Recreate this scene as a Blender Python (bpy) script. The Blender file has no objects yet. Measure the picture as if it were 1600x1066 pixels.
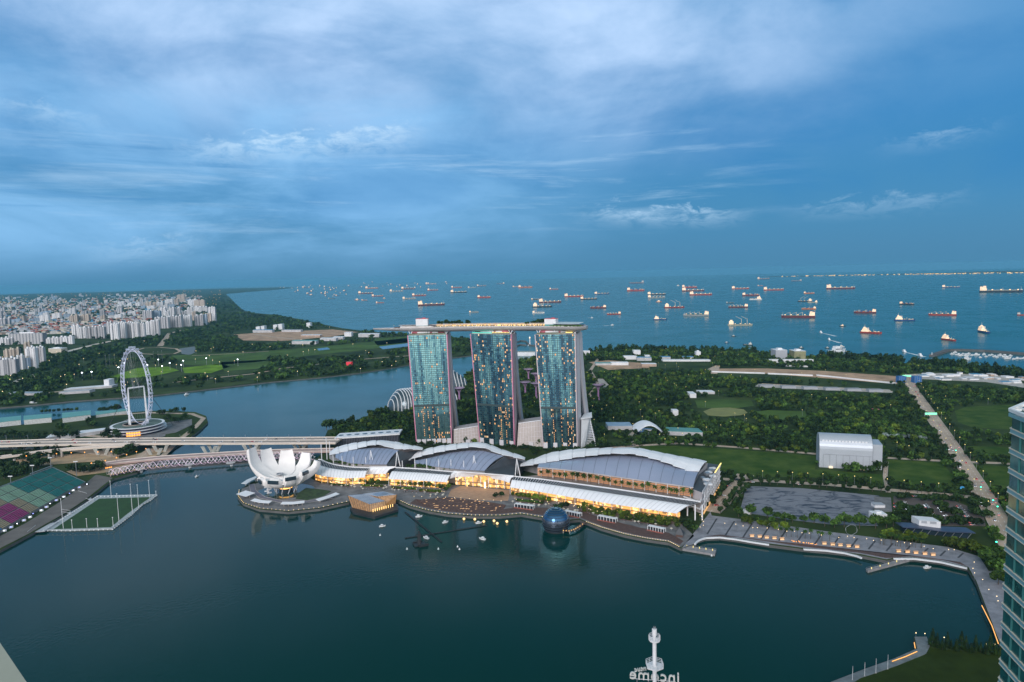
import bpy, math, random
import numpy as np
from mathutils import Vector
random.seed(7); RNG = np.random.default_rng(7)
S = bpy.context.scene
COL = S.collection
R_ = math.radians

# ------------------------------------------------------------------ camera
FOC, PITCH, ROLL, CAMZ = 1067.0, R_(5.6), 0.025, 285.0
_cp, _sp, _cr, _sr = math.cos(PITCH), math.sin(PITCH), math.cos(ROLL), math.sin(ROLL)
CF = Vector((0, _cp, -_sp)); _R0 = Vector((1, 0, 0)); _U0 = Vector((0, _sp, _cp))
CR = _R0 * _cr - _U0 * _sr; CU = _U0 * _cr + _R0 * _sr
cam_data = bpy.data.cameras.new('camera'); cam = bpy.data.objects.new('camera', cam_data); COL.objects.link(cam)
cam_data.sensor_width = 36.0; cam_data.lens = 36.0 * FOC / 1600.0
cam_data.clip_start = 1.0; cam_data.clip_end = 200000.0
from mathutils import Matrix
cam.matrix_world = Matrix(((CR.x, CU.x, -CF.x, 0), (CR.y, CU.y, -CF.y, 0), (CR.z, CU.z, -CF.z, CAMZ), (0, 0, 0, 1)))
S.camera = cam

# ------------------------------------------------------------------ view, world, sun
S.view_settings.view_transform = 'Standard'; S.view_settings.look = 'None'
S.view_settings.gamma = 1.0; S.view_settings.use_curve_mapping = False
S.view_settings.exposure = 0.55
S.render.engine = 'CYCLES'
cy = S.cycles
cy.use_denoising = True; cy.max_bounces = 6; cy.diffuse_bounces = 2; cy.glossy_bounces = 3; cy.transmission_bounces = 2
cy.volume_bounces = 0; cy.transparent_max_bounces = 6; cy.sample_clamp_indirect = 3.0; cy.caustics_reflective = False; cy.caustics_refractive = False
SUN_EL, SUN_AZ = R_(6), R_(205)          # low evening sun behind the camera and to its left (azimuth from +Y, clockwise)
W = bpy.data.worlds.new('World'); S.world = W; W.use_nodes = True
def build_world():
    nt = W.node_tree; nt.nodes.clear()
    N = lambda t, **k: [setattr(n, a, b) for n in [nt.nodes.new(t)] for a, b in k.items()] and nt.nodes[-1] or nt.nodes[-1]
    L = nt.links.new
    def val(x):
        n = nt.nodes.new('ShaderNodeValue'); n.outputs[0].default_value = x; return n.outputs[0]
    def mth(op, a, b=None, c=None, clamp=False):
        n = nt.nodes.new('ShaderNodeMath'); n.operation = op; n.use_clamp = clamp
        for i, v in enumerate((a, b, c)):
            if v is None: continue
            if isinstance(v, (int, float)): n.inputs[i].default_value = v
            else: L(v, n.inputs[i])
        return n.outputs[0]
    def ramp(fac, stops, interp='EASE'):
        n = nt.nodes.new('ShaderNodeValToRGB'); n.color_ramp.interpolation = interp
        e = n.color_ramp.elements
        while len(e) < len(stops): e.new(0.5)
        for el, (p, c) in zip(e, stops): el.position = p; el.color = (*c, 1) if len(c) == 3 else c
        L(fac, n.inputs[0]); return n.outputs[0]
    def mix(fac, a, b, mode='MIX'):
        n = nt.nodes.new('ShaderNodeMix'); n.data_type = 'RGBA'; n.blend_type = mode
        if isinstance(fac, (int, float)): n.inputs[0].default_value = fac
        else: L(fac, n.inputs[0])
        for i, v in ((6, a), (7, b)):
            if isinstance(v, tuple): n.inputs[i].default_value = (*v, 1)
            else: L(v, n.inputs[i])
        return n.outputs[2]
    def noise(vec, scale, detail=6, rough=0.55, dist=0.0):
        n = nt.nodes.new('ShaderNodeTexNoise'); n.inputs['Scale'].default_value = scale; n.inputs['Detail'].default_value = detail
        n.inputs['Roughness'].default_value = rough; n.inputs['Distortion'].default_value = dist
        L(vec, n.inputs['Vector']); return n.outputs['Fac']
    tc = nt.nodes.new('ShaderNodeTexCoord')
    sep = nt.nodes.new('ShaderNodeSeparateXYZ'); L(tc.outputs['Generated'], sep.inputs[0])
    x, y, z = sep.outputs
    el = mth('MULTIPLY', mth('ARCSINE', z), 57.2958)            # degrees above the horizon
    az = mth('MULTIPLY', mth('ARCTAN2', x, y), 57.2958)         # degrees right of the sea view
    sky = nt.nodes.new('ShaderNodeTexSky'); sky.sky_type = 'NISHITA'; sky.sun_disc = False
    sky.sun_elevation = SUN_EL; sky.sun_rotation = SUN_AZ; sky.altitude = 300; sky.air_density = 1.2; sky.dust_density = 1.5; sky.ozone_density = 4.0
    nish = mix(1.0, sky.outputs[0], (0.07, 0.07, 0.07), 'MULTIPLY')
    def vec(sx, sy, ox=0, oy=0):
        c = nt.nodes.new('ShaderNodeCombineXYZ')
        L(mth('ADD', mth('MULTIPLY', az, sx), ox), c.inputs[0]); L(mth('ADD', mth('MULTIPLY', el, sy), oy), c.inputs[1]); return c.outputs[0]
    def band(v, lo0, lo1, hi0, hi1):                            # 0 outside lo0..hi1, 1 inside lo1..hi0
        def sm(v, a, b):
            n = nt.nodes.new('ShaderNodeMapRange'); n.interpolation_type = 'SMOOTHSTEP'
            n.inputs[1].default_value = a; n.inputs[2].default_value = b; L(v, n.inputs[0]); return n.outputs[0]
        return mth('MULTIPLY', sm(v, lo0, lo1), mth('SUBTRACT', 1.0, sm(v, hi0, hi1)))
    # the overcast over the sea; its unseen upper part darkened to dim bay reflections
    elf = mth('DIVIDE', mth('ADD', el, 0.0), 90.0, clamp=True)
    blue = ramp(elf, [(0.0, SKY[0]), (0.05, SKY[1]), (0.12, SKY[2]), (0.24, SKY[3]), (0.36, SKY[4])], 'LINEAR')
    base = mix(1.0, mix(0.90, nish, blue), (1, 1, 1), 'MULTIPLY')
    # broad pale sheet of cloud, high in the middle and left
    big = noise(vec(0.058, 0.085, 3.1, 0.4), 1.0, 9, 0.58, 0.35)
    sheet = mth('MULTIPLY', ramp(big, [(0.24, (0.1, 0.1, 0.1)), (0.70, (1, 1, 1))]), band(el, 6, 17, 21, 30))
    sheet = mth('MULTIPLY', sheet, band(az, -80, -36, 6, 42))
    c1 = mix(mth('MULTIPLY', sheet, 1.0), base, SKY[5])
    # lower veil at the left
    veil = mth('MULTIPLY', ramp(noise(vec(0.055, 0.17, 9.0, 2.0), 1.0, 8, 0.6, 0.5), [(0.28, (0.12, 0.12, 0.12)), (0.72, (0.85, 0.85, 0.85))]), mth('MULTIPLY', band(el, -1.0, 4.5, 12, 17), band(az, -85, -55, -14, 18)))
    c2 = mix(mth('MULTIPLY', veil, 1.0), c1, SKY[6])
    # darker blue gaps
    gap = mth('MULTIPLY', ramp(noise(vec(0.055, 0.15, 1.0, 7.0), 1.0, 7, 0.55, 0.4), [(0.44, (0, 0, 0)), (0.68, (1, 1, 1))]), band(el, 3, 7, 24, 34))
    c3 = mix(mth('MULTIPLY', gap, 0.45), c2, SKY[7])
    # thin bright streaks low over the sea
    st = ramp(noise(vec(0.055, 0.62, 2.0, 3.3), 1.0, 9, 0.62, 0.4), [(0.50, (0, 0, 0)), (0.74, (1, 1, 1))])
    stm = mth('MULTIPLY', st, mth('MULTIPLY', band(el, 2.5, 5.0, 10.0, 13.5), band(az, -50, -22, 10, 26)))
    c4 = mix(mth('MULTIPLY', stm, 0.5), c3, SKY[8])
    # grey-blue streaks further left
    st2 = ramp(noise(vec(0.05, 0.8, 12.0, 1.3), 1.0, 7, 0.6, 0.3), [(0.52, (0, 0, 0)), (0.75, (1, 1, 1))])
    c4 = mix(mth('MULTIPLY', mth('MULTIPLY', st2, mth('MULTIPLY', band(el, 3, 5, 9, 12), band(az, -70, -46, -24, -8))), 0.6), c4, SKY[7])
    # two small heaped clouds with ragged tops
    def heap(a0, a1, e0, e1, ox, amount, slope):
        n1 = noise(vec(0.42, 0.9, ox, 1.0), 1.0, 9, 0.68, 0.5)
        mid = (a0 + a1) / 2
        lean = mth('MULTIPLY', mth('SUBTRACT', az, mid), slope)
        crest = mth('ADD', mth('ADD', mth('MULTIPLY', n1, 4.6), e1 - 2.9), lean)    # ragged upper edge
        under = mth('SUBTRACT', crest, el)
        n = nt.nodes.new('ShaderNodeMapRange'); n.inputs[1].default_value = 0.0; n.inputs[2].default_value = 0.55; L(under, n.inputs[0])
        body = mth('MULTIPLY', n.outputs[0], band(mth('SUBTRACT', el, lean), e0 - 1.6, e1 - 0.5, 60, 80))
        w = mth('MULTIPLY', body, band(az, a0 - 3.0, a0 + 3.5, a1 - 3.0, a1 + 2.0))
        fl = noise(vec(0.5, 1.3, ox + 5, 3.0), 1.0, 9, 0.7, 0.6)
        return mth('MULTIPLY', mth('MULTIPLY', w, ramp(fl, [(0.34, (0.05,) * 3), (0.62, (1, 1, 1))])), amount)
    c5 = mix(heap(-24.0, -7.5, 10.2, 12.0, 1.7, 0.85, 0.10), c4, SKY[8])
    c5 = mix(heap(7.0, 18.5, 4.6, 5.7, 8.2, 0.60, -0.04), c5, SKY[8])
    c5 = mix(heap(23.0, 33.0, 4.6, 5.6, 21.2, 0.28, 0.02), c5, SKY[8])
    c5 = mix(heap(-30.5, -24.5, 2.4, 3.9, 31.2, 0.40, 0.12), c5, SKY[8])
    c5 = mix(heap(-35.5, -30.5, 11.4, 12.8, 41.2, 0.45, -0.12), c5, SKY[8])
    c5 = mix(heap(29.5, 34.5, 9.0, 9.9, 51.2, 0.30, 0.12), c5, SKY[8])
    # the glow that the set sun leaves in the sky behind the camera
    back = nt.nodes.new('ShaderNodeMapRange'); back.inputs[1].default_value = 0.1; back.inputs[2].default_value = -0.9; L(y, back.inputs[0])
    glow = mth('MULTIPLY', back.outputs[0], band(el, -4, 2, 38, 85))
    c6 = mix(glow, c5, SKY[9])
    # below the horizon
    lowm = nt.nodes.new('ShaderNodeMapRange'); lowm.inputs[1].default_value = 0.0; lowm.inputs[2].default_value = -4.0; L(el, lowm.inputs[0])
    c7 = mix(lowm.outputs[0], c6, (0.03, 0.08, 0.12))
    bg = nt.nodes.new('ShaderNodeBackground'); L(c7, bg.inputs[0]); bg.inputs[1].default_value = 1.0
    out = nt.nodes.new('ShaderNodeOutputWorld'); L(bg.outputs[0], out.inputs[0])
#      horizon             2..5 deg            11 deg              20 deg             zenith            pale sheet        left veil           gap                 bright cloud        west glow
SKY = [(0.052, 0.180, 0.315), (0.045, 0.190, 0.365), (0.030, 0.178, 0.395), (0.10, 0.265, 0.49), (0.045, 0.14, 0.18), (0.37, 0.51, 0.72), (0.20, 0.41, 0.66), (0.026, 0.160, 0.37), (0.37, 0.53, 0.69), (1.10, 1.09, 1.10)]
build_world()
sun_d = bpy.data.lights.new('sun', 'SUN'); sun_d.energy = 1.25; sun_d.angle = R_(25); sun_d.color = (1.0, 0.95, 0.93)
sun = bpy.data.objects.new('sun', sun_d); COL.objects.link(sun)
_sd = Vector((math.sin(SUN_AZ) * math.cos(R_(26)), math.cos(SUN_AZ) * math.cos(R_(26)), math.sin(R_(26))))
sun.rotation_euler = (-_sd).to_track_quat('-Z', 'Y').to_euler()

# ------------------------------------------------------------------ helpers
def G(u, v, z=3.0):
    """point of the level z that the photograph shows at (u, v)"""
    d = CF + CR * ((u - 800) / FOC) + CU * ((533 - v) / FOC)
    t = (z - CAMZ) / d.z
    return Vector((d.x * t, d.y * t, z))
def TZ(v, P):
    """height above zero of the upright line through P that reaches picture row v"""
    Y = (533 - v) / FOC; q = Vector((P[0], P[1], -CAMZ))
    return (Y * q.dot(CF) - q.dot(CU)) / (CU.z - Y * CF.z)
def D(u, v, dist):
    """point on the sight line at forward distance dist"""
    d = CF + CR * ((u - 800) / FOC) + CU * ((533 - v) / FOC)
    t = dist / d.y
    return Vector((d.x * t, dist, CAMZ + d.z * t))
def lerp(a, b, t): return a + (b - a) * t
def rot2(x, y, a): return (x * math.cos(a) - y * math.sin(a), x * math.sin(a) + y * math.cos(a))

def origin(o):
    v = Vector((0, 0, 0))
    while o is not None: v = v + o.location; o = o.parent
    return v
class MB:
    def __init__(s): s.v = []; s.f = []; s.m = []
    def add(s, vs, fs, mi=0):
        n = len(s.v); s.v += [tuple(p) for p in vs]; s.f += [tuple(i + n for i in f) for f in fs]; s.m += [mi] * len(fs); return s
    def quad(s, a, b, c, d, mi=0): return s.add([a, b, c, d], [(0, 1, 2, 3)], mi)
    def box(s, x, y, z, sx, sy, sz, rz=0.0, mi=0):
        """centre of the base x, y, z and full sizes"""
        vs = []
        for dz in (0, sz):
            for dx, dy in ((-1, -1), (1, -1), (1, 1), (-1, 1)):
                a, b = rot2(dx * sx / 2, dy * sy / 2, rz); vs.append((x + a, y + b, z + dz))
        return s.add(vs, [(3, 2, 1, 0), (4, 5, 6, 7), (0, 1, 5, 4), (1, 2, 6, 5), (2, 3, 7, 6), (3, 0, 4, 7)], mi)
    def beam(s, a, b, w, h, mi=0):
        """bar from a to b, w wide level, h deep"""
        a = Vector(a); b = Vector(b); d = (b - a).normalized()
        sd = d.cross(Vector((0, 0, 1)))
        sd = sd.normalized() if sd.length > 1e-4 else Vector((1, 0, 0))
        up = sd.cross(d); sd = sd * (w / 2); up = up * (h / 2)
        vs = [p + i * sd + j * up for p in (a, b) for i, j in ((-1, -1), (1, -1), (1, 1), (-1, 1))]
        return s.add(vs, [(0, 1, 2, 3), (7, 6, 5, 4), (0, 4, 5, 1), (1, 5, 6, 2), (2, 6, 7, 3), (3, 7, 4, 0)], mi)
    def prism(s, poly, z0, z1, mi=0, mside=None):
        p2 = [(p[0], p[1]) for p in poly]
        ar = sum(p2[i][0] * p2[(i + 1) % len(p2)][1] - p2[(i + 1) % len(p2)][0] * p2[i][1] for i in range(len(p2)))
        if ar < 0: p2 = p2[::-1]
        n = len(p2); vs = [(x, y, z0) for x, y in p2] + [(x, y, z1) for x, y in p2]
        s.add(vs, [tuple(range(n, 2 * n))], mi)
        k = len(s.v) - 2 * n
        for i in range(n):
            j = (i + 1) % n; s.f.append((k + i, k + j, k + n + j, k + n + i)); s.m.append(mi if mside is None else mside)
        s.f.append(tuple(k + i for i in reversed(range(n)))); s.m.append(mi if mside is None else mside)
        return s
    def tube(s, a, b, r0, r1=None, n=6, mi=0, cap=True):
        r1 = r0 if r1 is None else r1; a = Vector(a); b = Vector(b); d = (b - a).normalized()
        u = d.orthogonal().normalized(); w = d.cross(u)
        vs = [p + u * (r * math.cos(2 * math.pi * i / n)) + w * (r * math.sin(2 * math.pi * i / n)) for p, r in ((a, r0), (b, r1)) for i in range(n)]
        fs = [(i, (i + 1) % n, n + (i + 1) % n, n + i) for i in range(n)]
        if cap: fs += [tuple(reversed(range(n))), tuple(range(n, 2 * n))]
        return s.add(vs, fs, mi)
    def path(s, pts, r, n=6, mi=0):
        for a, b in zip(pts, pts[1:]): s.tube(a, b, r, r, n, mi)
        return s
    def lathe(s, prof, c=(0, 0, 0), n=16, mi=0, sx=1.0, sy=1.0, rz=0.0):
        vs = []
        for r, z in prof:
            for i in range(n):
                a, b = rot2(r * sx * math.cos(2 * math.pi * i / n), r * sy * math.sin(2 * math.pi * i / n), rz); vs.append((c[0] + a, c[1] + b, c[2] + z))
        fs = []
        for k in range(len(prof) - 1):
            for i in range(n): j = (i + 1) % n; fs.append((k * n + i, k * n + j, (k + 1) * n + j, (k + 1) * n + i))
        if prof[0][0] > 1e-3: fs.append(tuple(reversed(range(n))))
        if prof[-1][0] > 1e-3: fs.append(tuple((len(prof) - 1) * n + i for i in range(n)))
        return s.add(vs, fs, mi)
    def loft(s, rings, mi=0, closed=True, caps=True):
        n = len(rings[0]); vs = [p for r in rings for p in r]; fs = []
        for k in range(len(rings) - 1):
            for i in range(n if closed else n - 1): j = (i + 1) % n; fs.append((k * n + i, k * n + j, (k + 1) * n + j, (k + 1) * n + i))
        if caps and closed: fs += [tuple(reversed(range(n))), tuple((len(rings) - 1) * n + i for i in range(n))]
        return s.add(vs, fs, mi)
    def thick(s, A, B, t, mi=0):
        """a curved sheet between two edges A, B (lists of points), t thick downwards"""
        dn = Vector((0, 0, -t)); rings = [[a, b, b + dn, a + dn] for a, b in zip(map(Vector, A), map(Vector, B))]
        return s.loft(rings, mi)
    def build(s, name, mats, parent=None, smooth=False):
        me = bpy.data.meshes.new(name)
        o = bpy.data.objects.new(name, me)
        off = origin(parent) if parent is not None else Vector((0, 0, 0))
        me.from_pydata([(p[0] - off.x, p[1] - off.y, p[2] - off.z) for p in s.v], [], s.f)
        for m in (mats if isinstance(mats, (list, tuple)) else [mats]): me.materials.append(m)
        if len(me.materials) > 1: me.polygons.foreach_set('material_index', s.m)
        if smooth:
            me.polygons.foreach_set('use_smooth', [True] * len(me.polygons))
            try: me.set_sharp_from_angle(angle=R_(35))
            except Exception: pass
        me.update(); COL.objects.link(o)
        if parent is not None: o.parent = parent
        return o
def tag(o, label, cat, group=None, kind=None):
    o['label'] = label; o['category'] = cat
    if group: o['group'] = group
    if kind: o['kind'] = kind
    return o
def thing(name, label, cat, loc=(0, 0, 0), group=None):
    o = bpy.data.objects.new(name, None); o.empty_display_size = 1; COL.objects.link(o); o.location = Vector(loc)
    return tag(o, label, cat, group)
def struct(o): o['kind'] = 'structure'; return o
CHILD = {}
def copy_tree(o, loc=None, rz=None, label=None, sc=None, parent=None):
    c = o.copy(); COL.objects.link(c)
    if parent is not None: c.parent = parent
    if loc is not None: c.location = loc
    if rz is not None: c.rotation_euler = (0, 0, rz)
    if sc is not None: c.scale = sc if hasattr(sc, '__len__') else (sc, sc, sc)
    if label: c['label'] = label
    if o.name not in CHILD: CHILD[o.name] = list(o.children)
    for ch in CHILD[o.name]: copy_tree(ch, parent=c)
    return c
def inside(P, poly):
    """numpy points-in-polygon; P n x 2"""
    x, y = P[:, 0], P[:, 1]; r = np.zeros(len(P), bool); n = len(poly); j = n - 1
    for i in range(n):
        xi, yi = poly[i][0], poly[i][1]; xj, yj = poly[j][0], poly[j][1]
        with np.errstate(divide='ignore', invalid='ignore'):
            r ^= ((yi > y) != (yj > y)) & (x < (xj - xi) * (y - yi) / (yj - yi + 1e-12) + xi)
        j = i
    return r
def gpoly(px, z=3.0): return [G(u, v, z) for u, v in px]

# ------------------------------------------------------------------ materials
def _nodes(name):
    m = bpy.data.materials.new(name); m.use_nodes = True; nt = m.node_tree; b = nt.nodes['Principled BSDF']; return m, nt, b
def M(name, col, rough=0.6, metal=0.0, var=0.18, scale=0.08, emit=None, estr=0.0, spec=0.5, col2=None, sample=False, rnd=0.0):
    m, nt, b = _nodes(name); L = nt.links.new
    b.inputs['Roughness'].default_value = rough; b.inputs['Metallic'].default_value = metal; b.inputs['Specular IOR Level'].default_value = spec
    if var > 0 or col2:
        g = nt.nodes.new('ShaderNodeNewGeometry'); n = nt.nodes.new('ShaderNodeTexNoise'); n.inputs['Scale'].default_value = scale; n.inputs['Detail'].default_value = 5; n.inputs['Roughness'].default_value = 0.6
        L(g.outputs['Position'], n.inputs['Vector'])
        r = nt.nodes.new('ShaderNodeValToRGB'); L(n.outputs['Fac'], r.inputs[0])
        lo = tuple(c * (1 - var) for c in col); hi = col2 or tuple(min(1, c * (1 + var)) for c in col)
        r.color_ramp.elements[0].position = 0.32; r.color_ramp.elements[0].color = (*lo, 1)
        r.color_ramp.elements[1].position = 0.68; r.color_ramp.elements[1].color = (*hi, 1)
        last = r.outputs[0]
        if rnd > 0:
            oi = nt.nodes.new('ShaderNodeObjectInfo'); mr = nt.nodes.new('ShaderNodeMapRange'); mr.inputs[3].default_value = 1 - rnd; mr.inputs[4].default_value = 1 + rnd
            L(oi.outputs['Random'], mr.inputs[0]); mx = nt.nodes.new('ShaderNodeVectorMath'); mx.operation = 'SCALE'; L(last, mx.inputs[0]); L(mr.outputs[0], mx.inputs['Scale']); last = mx.outputs[0]
        L(last, b.inputs['Base Color'])
    else: b.inputs['Base Color'].default_value = (*col, 1)
    if emit:
        b.inputs['Emission Color'].default_value = (*emit, 1); b.inputs['Emission Strength'].default_value = estr
    try: m.cycles.emission_sampling = 'AUTO' if sample else 'NONE'
    except Exception: pass
    return m
def glow(name, col, s, sample=False): return M(name, tuple(c * 0.5 for c in col), 0.5, var=0, emit=col, estr=s, sample=sample)
def leafmat(name, a, b_, scale=0.35, rnd=0.25):
    """leaf clumps: two greens over the crown plus a tint of its own for each tree-sized patch"""
    m, nt, b = _nodes(name); L = nt.links.new
    g = nt.nodes.new('ShaderNodeNewGeometry'); n = nt.nodes.new('ShaderNodeTexNoise'); n.inputs['Scale'].default_value = scale; n.inputs['Detail'].default_value = 3
    L(g.outputs['Position'], n.inputs['Vector'])
    r = nt.nodes.new('ShaderNodeValToRGB'); L(n.outputs['Fac'], r.inputs[0]); r.color_ramp.elements[0].position = 0.35; r.color_ramp.elements[1].position = 0.65
    r.color_ramp.elements[0].color = (*a, 1); r.color_ramp.elements[1].color = (*b_, 1)
    v = nt.nodes.new('ShaderNodeTexNoise'); v.inputs['Scale'].default_value = 0.011; v.inputs['Detail'].default_value = 4; L(g.outputs['Position'], v.inputs['Vector'])
    vo = nt.nodes.new('ShaderNodeTexVoronoi'); vo.inputs['Scale'].default_value = 0.07; L(g.outputs['Position'], vo.inputs['Vector'])
    sx = nt.nodes.new('ShaderNodeSeparateColor'); L(vo.outputs['Color'], sx.inputs[0])
    ad = nt.nodes.new('ShaderNodeMath'); ad.operation = 'MULTIPLY_ADD'; L(v.outputs['Fac'], ad.inputs[0]); ad.inputs[1].default_value = 1.6; ad.inputs[2].default_value = -0.35
    ad2 = nt.nodes.new('ShaderNodeMath'); ad2.operation = 'MULTIPLY_ADD'; L(sx.outputs[0], ad2.inputs[0]); ad2.inputs[1].default_value = 0.9; L(ad.outputs[0], ad2.inputs[2])
    mx = nt.nodes.new('ShaderNodeVectorMath'); mx.operation = 'SCALE'; L(r.outputs[0], mx.inputs[0]); L(ad2.outputs[0], mx.inputs['Scale'])
    L(mx.outputs[0], b.inputs['Base Color']); b.inputs['Roughness'].default_value = 0.7; b.inputs['Specular IOR Level'].default_value = 0.2
    return m

# ------------------------------------------------------------------ palette
white = M('white_paint', (0.74, 0.75, 0.78), 0.45, var=0.06, scale=0.15)
whitem = M('white_membrane', (0.78, 0.79, 0.83), 0.5, var=0.05, scale=0.06)
conc = M('concrete', (0.42, 0.39, 0.36), 0.8, var=0.15, scale=0.12)
deckc = M('viaduct_concrete', (0.60, 0.53, 0.46), 0.8, var=0.12, scale=0.06)
asph = M('asphalt', (0.14, 0.125, 0.115), 0.8, var=0.2, scale=0.05)
roadm = M('road_worn', (0.46, 0.355, 0.27), 0.8, var=0.2, scale=0.05)
pave = M('paving', (0.17, 0.165, 0.17), 0.75, var=0.35, scale=0.09)
brick = M('brick_paving', (0.16, 0.085, 0.07), 0.75, var=0.3, scale=0.2)
boardw = M('timber_boardwalk', (0.10, 0.055, 0.045), 0.7, var=0.3, scale=0.3)
grassm = M('mown_grass', (0.034, 0.088, 0.009), 0.9, var=0.3, scale=0.035, spec=0.1, col2=(0.075, 0.115, 0.022))
grassl = M('lit_grass', (0.13, 0.24, 0.015), 0.9, var=0.35, scale=0.02, spec=0.1)  # floodlighting of the pitches put into the grass colour
grassd = M('rough_grass', (0.065, 0.115, 0.026), 0.9, var=0.4, scale=0.008, spec=0.1)
dirt = M('bare_earth', (0.42, 0.27, 0.17), 0.9, var=0.35, scale=0.02)
steelg = M('grey_steel', (0.33, 0.35, 0.38), 0.4, metal=0.6, var=0.1)
dark = M('dark_metal', (0.025, 0.028, 0.033), 0.5, var=0.2)
darkglass = M('dark_glass', (0.02, 0.035, 0.05), 0.08, var=0.1)
warm = glow('warm_light', (1.0, 0.62, 0.22), 1.2)
warmhot = glow('hot_lamp', (1.0, 0.72, 0.38), 2.2)
coolw = glow('cool_lamp', (0.85, 0.9, 1.0), 4.0)
yell = glow('yellow_lamp', (1.0, 0.78, 0.25), 0.9)
pinkl = glow('pink_led', (0.95, 0.62, 0.85), 1.1)
orangel = glow('orange_light', (1.0, 0.36, 0.06), 1.6)
redl = glow('red_light', (1.0, 0.07, 0.05), 3.0)
greenl = glow('green_light', (0.05, 1.0, 0.5), 3.0)
bluel = glow('blue_led', (0.35, 0.4, 1.0), 2.0)
shopl = glow('shop_interior', (1.0, 0.52, 0.14), 1.7, sample=True)
tealroof = M('teal_roof', (0.12, 0.34, 0.32), 0.5, var=0.08)

# ------------------------------------------------------------------ water
def water_mat():
    m, nt, b = _nodes('water'); L = nt.links.new
    g = nt.nodes.new('ShaderNodeNewGeometry'); s = nt.nodes.new('ShaderNodeSeparateXYZ'); L(g.outputs['Position'], s.inputs[0])
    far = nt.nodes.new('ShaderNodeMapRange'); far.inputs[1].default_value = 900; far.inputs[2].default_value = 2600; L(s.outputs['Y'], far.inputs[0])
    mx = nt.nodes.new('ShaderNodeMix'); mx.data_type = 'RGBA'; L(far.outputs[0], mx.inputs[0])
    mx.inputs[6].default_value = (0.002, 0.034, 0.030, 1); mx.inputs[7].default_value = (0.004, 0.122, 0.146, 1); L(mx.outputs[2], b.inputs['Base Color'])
    ro = nt.nodes.new('ShaderNodeMapRange'); ro.inputs[1].default_value = 900; ro.inputs[2].default_value = 2600; ro.inputs[3].default_value = 0.05; ro.inputs[4].default_value = 0.22; L(s.outputs['Y'], ro.inputs[0])
    wn = nt.nodes.new('ShaderNodeTexNoise'); wn.inputs['Scale'].default_value = 0.006; wn.inputs['Detail'].default_value = 5; L(g.outputs['Position'], wn.inputs['Vector'])
    wr = nt.nodes.new('ShaderNodeMapRange'); wr.inputs[1].default_value = 0.42; wr.inputs[2].default_value = 0.62; wr.inputs[3].default_value = 0.0; wr.inputs[4].default_value = 0.08; L(wn.outputs['Fac'], wr.inputs[0])
    ra = nt.nodes.new('ShaderNodeMath'); ra.operation = 'ADD'; L(ro.outputs[0], ra.inputs[0]); L(wr.outputs[0], ra.inputs[1])
    L(ra.outputs[0], b.inputs['Roughness']); b.inputs['IOR'].default_value = 1.2; b.inputs['Specular IOR Level'].default_value = 0.5
    n = nt.nodes.new('ShaderNodeTexNoise'); n.inputs['Scale'].default_value = 0.02; n.inputs['Detail'].default_value = 5; L(g.outputs['Position'], n.inputs['Vector'])
    n2 = nt.nodes.new('ShaderNodeTexNoise'); n2.inputs['Scale'].default_value = 0.25; n2.inputs['Detail'].default_value = 3; L(g.outputs['Position'], n2.inputs['Vector'])
    ad = nt.nodes.new('ShaderNodeMath'); ad.operation = 'ADD'; L(n.outputs['Fac'], ad.inputs[0]); L(n2.outputs['Fac'], ad.inputs[1])
    bp = nt.nodes.new('ShaderNodeBump'); bp.inputs['Strength'].default_value = 0.12; bp.inputs['Distance'].default_value = 0.6; L(ad.outputs[0], bp.inputs['Height']); L(bp.outputs[0], b.inputs['Normal'])
    return m
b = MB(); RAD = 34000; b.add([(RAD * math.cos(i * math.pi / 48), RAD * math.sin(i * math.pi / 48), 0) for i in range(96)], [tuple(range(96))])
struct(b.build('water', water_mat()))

# ------------------------------------------------------------------ land
groundm = M('ground_green', (0.022, 0.045, 0.012), 0.95, var=0.4, scale=0.01, col2=(0.06, 0.09, 0.028), spec=0.1)
quay = M('quay_wall', (0.10, 0.10, 0.10), 0.8)
MS = [(530, 668), (512, 672), (505, 690), (500, 712), (470, 735), (420, 745), (393, 753), (376, 765), (371, 776), (380, 787), (405, 796), (450, 800),
      (500, 795), (545, 785), (560, 778), (600, 778), (622, 783), (640, 791), (670, 799), (700, 804), (740, 807), (780, 807), (815, 804), (850, 810), (880, 815), (905, 812),
      (940, 826), (975, 836), (1010, 843), (1045, 848), (1064, 857), (1086, 850), (1090, 845), (1102, 841), (1125, 840), (1150, 843), (1200, 851), (1255, 858), (1310, 863), (1345, 868),
      (1385, 876), (1398, 873), (1430, 873), (1470, 878), (1512, 888), (1525, 910), (1540, 950), (1555, 990), (1566, 1015), (1500, 1013), (1453, 1003), (1448, 996), (1428, 996),
      (1432, 1015), (1395, 1031), (1350, 1047), (1290, 1070), (1200, 1110)]
MSB = [(1750, 600), (1600, 588), (1540, 580), (1480, 574), (1420, 568), (1400, 566), (1350, 562), (1280, 557), (1210, 553), (1100, 550), (1000, 547), (960, 549), (920, 552), (860, 556), (836, 558),
       (815, 563), (790, 568), (740, 579), (705, 600), (650, 622), (600, 640), (560, 655)]
ms_poly = gpoly(MS) + [Vector((260, 150, 3)), Vector((3200, 150, 3))] + gpoly(MSB)
b = MB(); b.prism(ms_poly, -3, 3, 0, 1); struct(b.build('ground', [groundm, quay]))
FL = [(-260, 940), (0, 860), (45, 836), (100, 805), (135, 782), (178, 748), (214, 738), (240, 722), (262, 706), (288, 690), (312, 673), (325, 660), (322, 650), (305, 644), (270, 642), (230, 642), (190, 646),
      (150, 649), (100, 653), (50, 661), (0, 669), (-300, 700)]
fl_poly = gpoly(FL)
b = MB(); b.prism(fl_poly, -3, 3, 0, 1); struct(b.build('ground', [groundm, quay]))
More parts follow.
